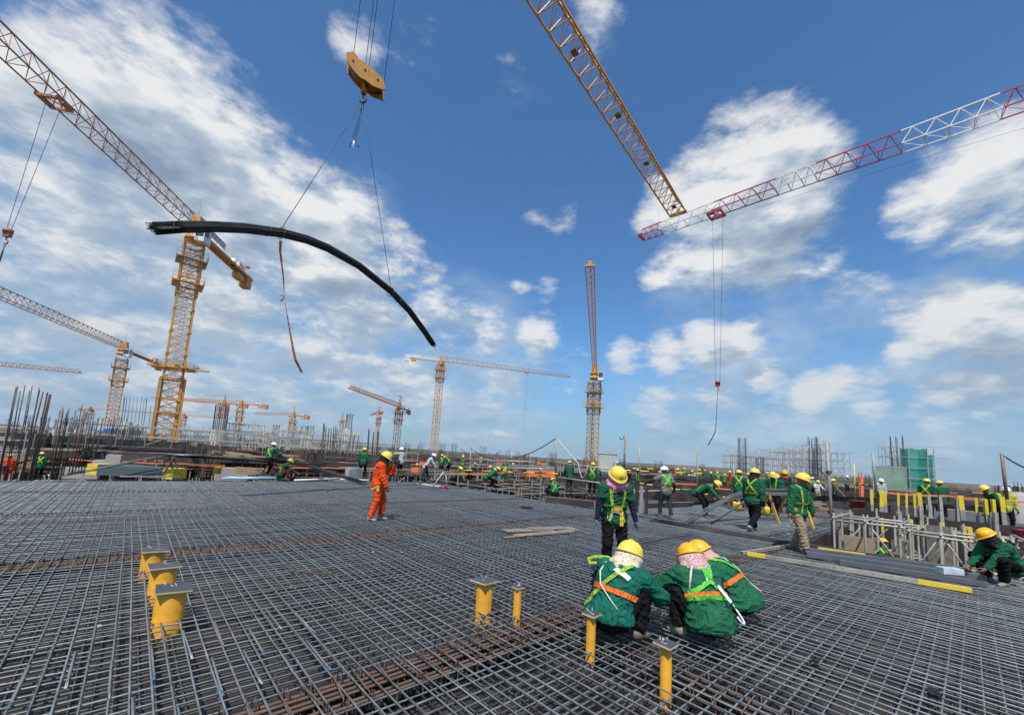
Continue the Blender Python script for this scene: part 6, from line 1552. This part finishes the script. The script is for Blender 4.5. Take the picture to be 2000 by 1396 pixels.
cable([P(1958, 888, 15), P(2040, 925, 14)], .03, DARK, 'dark cable running from the reddish pole out of the picture', .1)
cable([P(1088, 856, 21), P(1130, 905, 19.5)], .025, ROPEW, 'white rope running down from the pole left of the cabinet', .02, 'rope')
cable([P(1129, 904, 19.5), P(1138, 933, 19.3), P(1149, 908, 19)], .018, ROPEW, 'white rope loop hanging on the rail', .12, 'rope')
mb = MB(); h0_ = P(1220, 853, 18.9); mb.tube([Vector((-.02, 0, .05)), Vector((-.08, 0, -.1)), Vector((-.17, 0, -.13)), Vector((-.22, 0, -.02))], .022, 6); o = mb.build('pole_hook', DARK); o.location = h0_; tag(o, 'black hook at the top of the weathered pole', 'hook')
def rail(a, b, r, label, bands=True, m=GALV, n=9, group='guard rails past the mat'):
    p, q = P(*a), P(*b); root = empty('guard_rail', p, 0, label, 'guard rail', group); d = q-p
    if not bands: mb = MB(); mb.bar((0, 0, 0), d, r, 7); mb.build('tube', m, root); return
    for k in range(n): mb = MB(); mb.bar(d*(k/n), d*((k+.998)/n), r, 7); mb.build('black_band' if k % 2 else 'yellow_band', BLACKP if k % 2 else YEL, root)
rail((1085, 903, 20.5), (1215, 918, 18), .03, 'plain guard rail in front of the cabinet', False)
rail((1215, 918, 18), (1372, 925, 18), .03, 'black and yellow guard rail behind the grey-vested worker')
rail((1205, 914, 19), (1330, 917, 21), .028, 'upper black and yellow guard rail past the cabinet')
rail((1200, 935, 17), (1440, 975, 15.5), .028, 'black and yellow guard rail dropping towards the trestle')
rail((1090, 932, 19), (1210, 948, 16.5), .03, 'plain lower guard rail in front of the cabinet', False)
rail((900, 912, 24), (1085, 915, 21), .028, 'plain guard rail along the formwork boxes', False)
rail((905, 896, 25), (1045, 902, 23), .028, 'plain top rail of the guard scaffold', False)
rail((905, 918, 23.5), (1090, 925, 20.5), .03, 'black and yellow guard rail along the formwork boxes')
rail((1665, 945, 16), (1710, 948, 14.5), .025, 'pale rope rail behind the pit', True, n=7)
rail((1240, 960, 16), (1350, 955, 17), .025, 'plain tube rail behind the grey-vested worker', False)

# grey electrical cabinet
cb = P(1186, 922, 19); root = empty('electrical_cabinet', cb-Vector((0, 0, .55)), R(-14), 'pale grey electrical cabinet standing behind the pink-scarfed worker', 'cabinet')
mb = MB(); mb.box((0, 0, .95), (.78, .42, .82)); mb.build('body', GREY, root); mb = MB(); mb.box((0, -.225, .95), (.72, .025, .76)); d_ = mb.build('door', GREY, root)
mb = MB(); mb.box((.28, -.25, .95), (.03, .03, .12)); mb.build('handle', DARK, d_); mb = MB(); mb.box((0, 0, 1.385), (.86, .52, .04)); mb.build('rain_roof', GREY, root)
for s in (-1, 1): mb = MB(); mb.box((s*.3, 0, .26), (.06, .3, .55)); mb.build('leg', DARK, root)
for z in (.78, 1.02): mb = MB(); mb.lathe([(0, .05), (.06, .05), (.07, 0), (.06, -.05), (0, -.05)], 10); o = mb.build('socket', WHITE if z > .9 else RED, root); o.location = (.42, -.1, z)

# survey tripod
tp = G(852, 957, 0); root = empty('survey_tripod', tp, 0, 'white survey tripod standing over a red tray', 'tripod'); zt = zat(868, 917, tp)
for (px, py) in ((842, 955), (874, 957), (862, 946)):
    q = G(px, py, 0)-tp; mb = MB(); mb.bar(q, Vector((.32, .05, zt)), .028, 6, .022); mb.build('leg', WHITE, root)
mb = MB(); mb.lathe([(0, 0), (.09, 0), (.09, .05), (.04, .06), (.04, .12), (0, .12)], 12); o = mb.build('head', DARK, root); o.location = (.32, .05, zt)
mb = MB(); mb.bar((0, 0, 0), (.25, 0, .01), .012, 5); mb.lathe([(0, .0), (.17, 0), (.2, .07), (.18, .09), (0, .09)], 14); o = mb.build('red_tray', RED); o.location = G(866, 953, 0); tag(o, 'red tray lying under the survey tripod', 'tray')
square_tube(815, 945, 868, 951, .05, .01, WHITE, 'white pipe lying on the mat beside the tripod', 'plastic_pipe', 'pipe')
# pale blue pipes on the mat
for k, (a, b, c, d, lab) in enumerate(((432, 936, 558, 935, 'pale blue pipe lying in front of the squatting worker with maroon trousers'), (440, 934, 540, 933, 'second pale blue pipe alongside the first'), (575, 939, 662, 936, 'white pipe lying right of the squatting worker with maroon trousers'), (664, 937, 720, 939, 'pale pipe ending behind the worker in orange'), (234, 932, 352, 932, 'thin pale pipe in front of the blue wrapped stack'))):
    p, q = G(a, b, .03), G(c, d, .03); mb = MB(); mb.bar((0, 0, 0), q-p, .045 if k != 4 else .02, 8); o = mb.build('plastic_pipe', CYAN if k < 2 else WHITE); o.location = p+Vector((0, 0, .03)); tag(o, lab, 'pipe')
# dark cloth on the mat
for (px, py, s, lab) in ((1030, 992, .22, 'small dark cloth dropped on the mat'), (1590, 1300, .055, 'dark glove dropped on the near mat'), (1825, 1360, .06, 'dark crumpled glove on the near mat')):
    mb = MB(); n = 14; c = []
    vs = [(0, 0, .05)]+[(math.cos(6.283*k/n)*s*random.uniform(.6, 1.5), math.sin(6.283*k/n)*s*random.uniform(.4, .8), random.uniform(.005, .06)) for k in range(n)]
    mb.add(vs, [(0, 1+k, 1+(k+1) % n) for k in range(n)], True); mb.add([(v[0], v[1], 0) for v in vs], [(0, 1+(k+1) % n, 1+k) for k in range(n)])
    o = mb.build('work_glove', DARKFACE, None, G(px, py, .008), .3); tag(o, lab, 'cloth')

# ---------------------------------------------------------------- bundles on trestles, left
def trestle(p, h, rz, label, group='bar trestles'):
    root = empty('trestle', p, rz, label, 'trestle', group)
    for s in (-1, 1):
        for t in (-1, 1): mb = MB(); mb.bar((s*.5, t*.35, 0), (s*.4, 0, h), .035, 4); mb.build('leg', RUST, root)
    mb = MB(); mb.bar((-.75, 0, h), (.75, 0, h), .045, 4); mb.build('beam', RUST, root)
LB = [P(130, 926, 19), P(230, 905, 19), P(330, 889, 19), P(430, 893, 19.5), P(520, 899, 20), P(600, 905, 20)]
t1, t2 = P(335, 890, 19), P(532, 900, 20)
trestle(Vector((t1.x, t1.y, -.2)), t1.z+.15, R(-40), 'rusty trestle under the raised end of the long bundle'); trestle(Vector((t2.x, t2.y, -.2)), t2.z+.12, R(-40), 'rusty trestle between the two workers at the long bundle')
bundle(LB[2:]+[P(612, 906, 20)], 34, .16, .014, BUNDLE, 'trestle_bundle', 'long dark bundle of bars lying level on the trestles', seed=31, endj=.6, flat=.5, sides=5)
bundle([P(128, 927, 18.8), P(200, 914, 19), P(270, 899, 19), P(335, 888, 19), P(380, 889, 19.1)], 10, .09, .014, STEEL, 'sloping_bundle', 'bars sloping from the slab up to the left trestle', seed=32, endj=.4)
bundle([P(500, 896, 20), P(560, 899, 19.8), P(610, 911, 19.6), P(655, 926, 19.4), P(705, 941, 19.2)], 22, .13, .014, BUNDLE, 'sloping_bundle', 'bars drooping from the right trestle down to the mat', seed=33, endj=.5)
def wrapped_stack():
    p, q = P(172, 926, 19.5), P(342, 928, 19.5); root = empty('wrapped_stack', p, math.atan2((q-p).y, (q-p).x), 'stack of grey-blue boards with yellow ends behind the slab edge', 'board stack'); L_ = (q-p).length
    m = mat('blue_board_stack', (.07, .10, .115), .45, 0, .15, 2)
    for r_ in range(3):
        for c in range(3):
            mb = MB(); mb.box((L_/2, c*.28, .09+r_*.165), (L_*.80, .26, .155)); mb.build('board', m, root)
            for s in (-1, 1): mb = MB(); mb.box((L_/2+s*L_*.435, c*.28, .09+r_*.165), (L_*.12, .262, .157)); mb.build('yellow_end', YEL, root)
wrapped_stack()
for k, (px, py, w, h, lab) in enumerate(((203, 905, .8, .65, 'grey concrete block behind the wrapped stack'), (222, 902, .6, .85, 'taller grey concrete block behind the wrapped stack'), (160, 915, 1.3, .5, 'low grey block next to the brown starter cage'), (452, 918, 1.4, .6, 'pale concrete block under the trestle bundle'), (690, 922, .7, .7, 'pale concrete block behind the green-jacketed worker'))):
    p = P(px, py+8, 22); mb = MB(); mb.box((0, 0, h/2-.3), (w, .5, h)); mb.box((0, 0, h-.28), (w-.06, .44, .05)); o = mb.build('concrete_block', CONC, None, p, R(20+7*k)); tag(o, lab, 'concrete block')
ts = P(492, 928, 20.5); root = empty('timber_stack', ts, R(5), 'stack of brown timbers under the trestle bundle', 'timber stack')
for k in range(8): mb = MB(); mb.box((random.uniform(-.1, .1), (k % 2)*.22, .06+.085*(k//2)), (1.7+random.uniform(-.2, .2), .18, .07)); mb.build('timber', WOOD, root)
mb = MB(); mb.lathe([(0, 0), (.15, 0), (.17, .30), (.18, .31), (.15, .31), (.14, .04), (0, .04)], 14); yb = mb.build('yellow_bucket', YEL, None, P(424, 925, 20)); tag(yb, 'yellow bucket below the trestle bundle', 'bucket')

# arched bundles and trestle, right
A_ = dict(m=STEEL, r=.011, sides=5, endj=.2)
bundle([G(1340, 1022, .02), P(1385, 993, 12.9), P(1430, 968, 13.6), P(1475, 956, 14.3), P(1530, 957, 15), P(1590, 966, 16)], 16, .10, .011, STEEL, 'arched_bundle', 'arched bundle of grey bars, the upper of two, over the right trestle', seed=41, spread=1.2)
bundle([G(1387, 1023, .02), P(1420, 1000, 12.6), P(1455, 977, 13.2), P(1500, 962, 14), P(1560, 966, 15)], 10, .07, .011, STEEL, 'arched_bundle', 'arched bundle of grey bars, the lower of two, over the right trestle', seed=42, spread=1.2)
bundle([P(1350, 985, 15), P(1440, 972, 15), P(1520, 966, 15)], 10, .08, .011, STEEL2, 'level_bundle', 'level bundle of bars behind the arched ones', seed=43)
bundle([P(1590, 972, 17), P(1700, 975, 16.5), P(1850, 985, 16.5), P(1960, 1000, 16)], 26, .16, .014, BUNDLE, 'level_bundle', 'dark bundle of bars running behind the pit', seed=44, spread=1.3)
bundle([P(1650, 990, 15), P(1780, 978, 16.2), P(1900, 985, 16.4)], 12, .10, .014, STEEL2, 'level_bundle', 'second dark bundle crossing behind the pit', seed=45)
bundle([P(1255, 930, 24), P(1330, 933, 24), P(1400, 938, 23)], 18, .25, .02, BUNDLE, 'level_bundle', 'dark stack of bars behind the grey-vested worker', seed=46, spread=1.6)
bundle([P(1110, 925, 23), P(1160, 930, 22), P(1240, 935, 22)], 14, .2, .02, STEEL2, 'level_bundle', 'stack of bars below the grey cabinet', seed=47, spread=1.6)
t3 = P(1518, 960, 14.6); root = empty('yellow_trestle', Vector((t3.x, t3.y, -.05)), R(20), 'yellow timber trestle carrying the arched bundles', 'trestle')
for s in (-1, 1):
    for t in (-1, 1): mb = MB(); mb.plank((s*.45, t*.42, 0), (s*.40, 0, t3.z-.05), .07, .04, (1, 0, 0)); mb.build('leg', YEL if False else mat('ochre_timber', (.45, .26, .07), .7, 0, .2, 4), root)
mb = MB(); mb.box((0, 0, t3.z-.02), (1.2, .09, .09)); mb.build('beam', WOOD, root)
for k, (px, py, lab) in enumerate(((1443, 998, 'yellow bucket under the lower arched bundle'), (1436, 996, 'yellow jug beside the bucket under the bundle'), (1498, 1008, 'yellow bucket behind the stepping worker'), (1490, 1006, 'pale bottle next to the yellow bucket'))):
    mb = MB(); h = .36; r = (.12, .10, .11, .05)[k]; mb.lathe([(0, 0), (r*.85, 0), (r, h*.8), (r*.9, h*.9), (r*.4, h), (0, h)], 14); mb.tube([(-r*.6, 0, h*.9), (0, 0, h*1.25), (r*.6, 0, h*.9)], .01, 5)
    o = mb.build('bucket' if k != 3 else 'bottle', YEL if k != 3 else WHITE, None, G(px, py, .02)); tag(o, lab, 'bucket' if k != 3 else 'bottle')
for k, (px, py, dep, m, lab) in enumerate(((1669, 985, 15, RED, 'red bucket behind the tall pole'), (1681, 986, 15.2, RED, 'smaller red can beside the red bucket'), (1992, 1045, 11, RED, 'red can at the right end of the pit'), (1228, 930, 20, RED, 'red bundle of cloth right of the cabinet'))):
    mb = MB(); mb.lathe([(0, 0), (.12, 0), (.14, .24), (.15, .25), (0, .25)], 14); o = mb.build('red_can', m, None, P(px, py, dep)-Vector((0, 0, .1))); tag(o, lab, 'can')

# green netted column
gn = mat('green_net', (.01, .30, .22), .8, 0, .25, 2, (.02, .20, .15), .45, sscale=4)
gf = mat('pale_green_net', (.22, .33, .24), .85, 0, .15, 2)
def netm(m):
    nt = m.node_tree; b = nt.nodes['Principled BSDF']; tr = nt.nodes.new('ShaderNodeBsdfTransparent'); mx = nt.nodes.new('ShaderNodeMixShader'); mx.inputs[0].default_value = .66
    nt.links.new(tr.outputs[0], mx.inputs[1]); nt.links.new(b.outputs[0], mx.inputs[2]); nt.links.new(mx.outputs[0], nt.nodes['Material Output'].inputs[0])
netm(gn); netm(gf)
gc = P(1788, 955, 40); root = empty('netted_column', gc, R(-20), 'column scaffold wrapped in bright green netting', 'scaffold net'); h = zat(1785, 877, gc)-gc.z
def wavy(w, d, h, m, nm, parent, n=40):
    mb = MB(); vs = []; rows = 10
    for j in range(rows+1):
        for k in range(n):
            t = k/n*4; s = int(t); f = t-s; c = [(-w, -d), (w, -d), (w, d), (-w, d)]; a, b = c[s % 4], c[(s+1) % 4]
            x, y = a[0]+(b[0]-a[0])*f, a[1]+(b[1]-a[1])*f; wv = 1+.035*math.sin(k*1.9+j*.8)+.02*math.sin(j*2.1); vs.append((x*wv, y*wv, h*j/rows+.05*math.sin(k*.9)*(j == rows)))
    mb.add(vs, [(j*n+k, j*n+(k+1) % n, (j+1)*n+(k+1) % n, (j+1)*n+k) for j in range(rows) for k in range(n)], True); return mb.build(nm, m, parent)
wavy(.68, .6, h, gn, 'net', root); o = wavy(.30, .5, h*.86, gn, 'net', root); o.location = (1.0, .2, 0)
mb = MB()
for x in (-.7, .7, 1.2):
    for y in (-.7, .7): mb.bar((x, y, -1.5), (x, y, h*1.03), .04, 4)
for z in (1, 2, 3, 4): mb.bar((-2.6, -.72, z), (2.6, -.72, z+.03), .03, 4)
mb.build('frame', GALVF, root, kind='stuff')
gs = P(1738, 955, 38); root = empty('net_screen', gs, R(-24), 'pale green netted screen frame left of the green column', 'screen'); h = zat(1738, 912, gs)-gs.z
mb = MB(); mb.box((0, 0, h/2), (2.3, .03, h)); mb.build('net', gf, root)
for x in (-1.18, 1.18): mb = MB(); mb.bar((x, 0, -1.4), (x, 0, h+.05), .045, 4); mb.build('post', GALVF, root)
mb = MB(); mb.bar((-1.25, 0, h), (1.25, 0, h+.02), .045, 4); mb.build('rail', GALVF, root)
mb = MB(); mb.lathe([(.36, 0), (.36, 1.0), (.28, 1.1), (.28, 1.3), (0, 1.3)], 20); o = mb.build('concrete_pier', CONC, None, P(1988, 1002, 18)-Vector((0, 0, .4))); tag(o, 'pale concrete pier near the reddish pole', 'pier')

# ---------------------------------------------------------------- further workers
def park(o): o.location = (0, -60, -30)
PR = {}
def proto(nm, **k):
    PR[nm] = person('x', (0, -80, -40), 0, lod=2, **k)
mid = {}
person('worker in white helmet stepping at the trestle, lime vest on green jacket', G(521, 931, 0), -20, look=(.3, 1, -.3), helmet=HELM_W, straps=X_BACK(LIME, .06), lod=1, lean=(0, .15, 1), handL=(-.3, .4, 1.05), handR=(.3, .45, 1.05), footL=(-.1, .25, .2), footR=(.1, -.1, .085))
person('worker squatting in front of the trestle, yellow helmet and maroon trousers', G(553, 937, 0), -60, pel=(0, -.1, .26), lean=(0, .45, 1), back=.05, look=(.2, 1, -.5), trousers=MAROON, straps=X_BACK(LIME, .05)+[BELT(ORSTR, -.3, .05)], lod=1, handL=(-.05, .5, .35), handR=(.15, .55, .3), skirt=.03, **SQ)
person('worker in green jacket standing with his back to us behind the worker in orange', G(706, 935, 0), 5, look=(.1, 1, 0), helmet=HELM_Y, straps=[([(-.1, -.12, .22), (0, -.13, .2), (.1, -.12, .22)], .07, LIME), BELT(WHITELB, -.85, .03)], lod=1)
person('worker in white helmet pointing left, partly hidden behind the worker in orange', G(744, 936, 0)+Vector((.25, 3, 0)), 60, look=(0, 1, 0), helmet=HELM_W, jacket=PALE, lod=1, handL=(-.1, .62, 1.32), handR=(.05, .6, 1.28), scale=1.08)
person('stooping worker in white helmet and pale clothes reaching over the rail', G(829, 943, 0), -70, lean=(0, .55, 1), look=(0, 1, -.5), helmet=HELM_W, jacket=PALE, trousers=GREYT, lod=1, handL=(-.15, .55, .75), handR=(.15, .55, .8), footL=(-.1, .2, .085), footR=(.1, -.25, .085))
person('worker crouching in the formwork box left of the bending one', G(884, 949, -.1)+Vector((0, .8, 0)), -75, pel=(0, -.1, .35), lean=(0, .6, 1), look=(0, 1, -.5), back=.05, lod=1, handL=(-.1, .5, .25), handR=(.15, .5, .25), **SQ)
person('worker bending over the dark form panel, arms down, white sleeves', G(957, 956, 0), -60, pel=(0, -.2, .62), lean=(0, .9, .7), look=(0, 1, -.8), lod=1, handL=(-.12, .55, .30), handR=(.18, .55, .30), sleeve_m=PALE, footL=(-.14, .1, .085), footR=(.14, .0, .085))
person('worker sitting in the formwork box beside the long dark panel', G(1083, 982, -.2)+Vector((.1, 1.2, 0)), 20, pel=(0, -.1, .3), lean=(0, .4, 1), look=(0, 1, -.7), straps=X_BACK(LIME2, .05), lod=1, handL=(-.15, .5, .3), handR=(.15, .5, .3), **SQ)
person('worker in white helmet behind the green screen, pale jacket', P(1719, 938, 24)-Vector((0, 0, 1.55)), 170, helmet=HELM_W, jacket=PALE, lod=1)
person('worker in dark green jacket with lime strap standing by the orange tape', P(1808, 942, 17.5)-Vector((0, 0, 1.5)), -60, jacket=GREEN3, look=(.2, 1, -.2), straps=X_BACK(LIME, .05), lod=1)
person('worker in plain dark green jacket standing by the orange tape', P(1838, 946, 18)-Vector((0, 0, 1.5)), -20, jacket=GREEN3, look=(-.2, 1, -.2), lod=1)
person('worker bent behind the yellow beams near the concrete pier', P(1950, 968, 14.5)-Vector((0, 0, 1.25)), 70, lean=(0, .5, 1), look=(0, 1, -.5), lod=1, straps=X_BACK(LIME, .05))
person('worker in lime vest and dark helmet standing under the reddish pole', P(1962, 958, 15.5)-Vector((0, 0, 1.5)), 150, helmet=HELM_W, jacket=fabric('lime_vest', (.42, .45, .06)), lod=1)
person('worker in green jacket standing left of the masked stepping worker', P(1443, 923, 17.5)-Vector((0, 0, 1.55)), -30, look=(.3, 1, -.1), straps=X_BACK(LIME, .05), lod=1)
person('worker in green jacket bent over the trestle between two others', P(1509, 926, 16)-Vector((0, 0, 1.55)), 150, lean=(0, .2, 1), look=(0, 1, -.3), straps=V_FRONT(LIME, .05), lod=1)
person('worker in green jacket behind the yellow trestle', P(1518, 930, 17)-Vector((0, 0, 1.55)), 120, look=(0, 1, -.3), straps=V_FRONT(LIME, .05), lod=1)
person('worker with orange head cover behind the yellow trestle', P(1531, 920, 18)-Vector((0, 0, 1.6)), 160, jacket=GREYT, helmet=HELM_O, scarf=fabric('orange_hood', (.75, .18, .05)), lod=1)
person('worker in pale shirt and yellow helmet left of the yellow trestle', P(1462, 926, 19)-Vector((0, 0, 1.55)), 200, jacket=PALE, lod=1)
proto('back', straps=X_BACK(LIME, .07)); proto('front', straps=V_FRONT(LIME, .07), yaw_=0) if False else proto('front', straps=V_FRONT(LIME, .07))
proto('bend', pel=(0, -.18, .86), lean=(0, .95, .7), look=(0, 1, -1), handL=(-.15, .6, .5), handR=(.2, .6, .5), straps=X_BACK(LIME, .07))
proto('white', helmet=HELM_W, jacket=VEST, straps=X_BACK(LIME2, .07)); proto('squat', pel=(0, -.1, .26), lean=(0, .45, 1), back=.05, handL=(-.05, .5, .35), handR=(.15, .55, .3), **SQ)
proto('orange', jacket=ORANGE, coverall=True); proto('pale', jacket=PALE, trousers=KHAKI, handL=(-.3, .35, 1.0), handR=(.3, .4, 1.1)); proto('plain', jacket=GREEN3, trousers=GREYT, lean=(0, .18, 1), look=(.2, 1, -.4), handL=(-.2, .4, .95), handR=(.25, .35, .9), loose=.02)
far_w = [(864, 888, 34, 'back', 20), (877, 892, 31, 'bend', 60), (905, 890, 36, 'front', 180), (919, 904, 26, 'bend', -40), (960, 911, 25, 'plain', 30), (967, 917, 24, 'back', -30), (988, 897, 33, 'back', 10), (989, 914, 26, 'plain', 160), (1055, 912, 30, 'front', 190), (817, 905, 30, 'plain', 40),
         (1114, 902, 21, 'plain', 10), (1158, 906, 21, 'back', -20), (1338, 915, 42, 'back', 20), (1352, 917, 40, 'pale', 150), (1366, 918, 41, 'back', -30), (1378, 919, 45, 'plain', 0), (1386, 920, 40, 'plain', 200), (1402, 923, 40, 'back', 0), (1415, 924, 41, 'front', 170), (1427, 921, 42, 'orange', 90), (1325, 914, 44, 'front', 100),
         (1302, 914, 42, 'white', 0), (1596, 937, 32, 'pale', 180), (1630, 935, 26, 'back', 60), (1588, 932, 36, 'white', 20), (384, 872, 46, 'front', 150), (361, 875, 46, 'squat', -60), (184, 842, 44, 'front', 180), (97, 841, 60, 'squat', 30), (82, 885, 24, 'back', 40), (22, 888, 22, 'orange', 60), (281, 868, 46, 'orange', 90), (318, 862, 48, 'back', 120),
         (1500, 922, 40, 'back', 20), (1476, 918, 46, 'front', 170), (1003, 905, 40, 'back', 40), (760, 893, 36, 'front', 150), (940, 893, 45, 'back', 0), (1245, 915, 30, 'front', 180), (1653, 930, 40, 'white', 180)]
far_lab = {'back': 'distant worker in green seen from behind', 'front': 'distant worker in green facing us', 'bend': 'distant worker bending down among the scaffold frames', 'white': 'distant worker with white helmet and grey vest', 'squat': 'distant worker squatting on the left decks', 'orange': 'distant worker in orange coverall', 'pale': 'distant worker in pale shirt and khaki trousers', 'plain': 'distant worker in plain dark green jacket leaning forward'}
for (px, py, dep, nm, yw) in far_w:
    c = copy_tree(PR[nm]); p = P(px, py, dep); hz = {'bend': 1.25, 'squat': .95}.get(nm, 1.62)
    c.location = p-Vector((0, 0, hz)); c.rotation_euler = (0, 0, R(yw)); c['label'] = far_lab[nm]+' '+near_what(p.x, p.y); c['group'] = 'distant workers'; sc_ = random.uniform(.9, 1.0); c.scale = (sc_*random.uniform(.95, 1.08), sc_*random.uniform(.95, 1.08), sc_)
for o in PR.values():
    for ch in list(o.children): bpy.data.objects.remove(ch)
    bpy.data.objects.remove(o)

# ---------------------------------------------------------------- air
hm = bpy.data.materials.new('haze_air'); hm.use_nodes = True; nt = hm.node_tree; nt.nodes.clear()
pv = nt.nodes.new('ShaderNodeVolumePrincipled'); pv.inputs['Color'].default_value = (.72, .84, 1, 1); pv.inputs['Density'].default_value = 4.5e-5; pv.inputs['Anisotropy'].default_value = .0
out = nt.nodes.new('ShaderNodeOutputMaterial'); nt.links.new(pv.outputs[0], out.inputs['Volume'])
mb = MB(); mb.box((0, 0, 50), (62000, 62000, 120)); o = mb.build('haze', hm); tag(o, 'thin pale air over the whole site and plain', 'haze', kind='stuff')
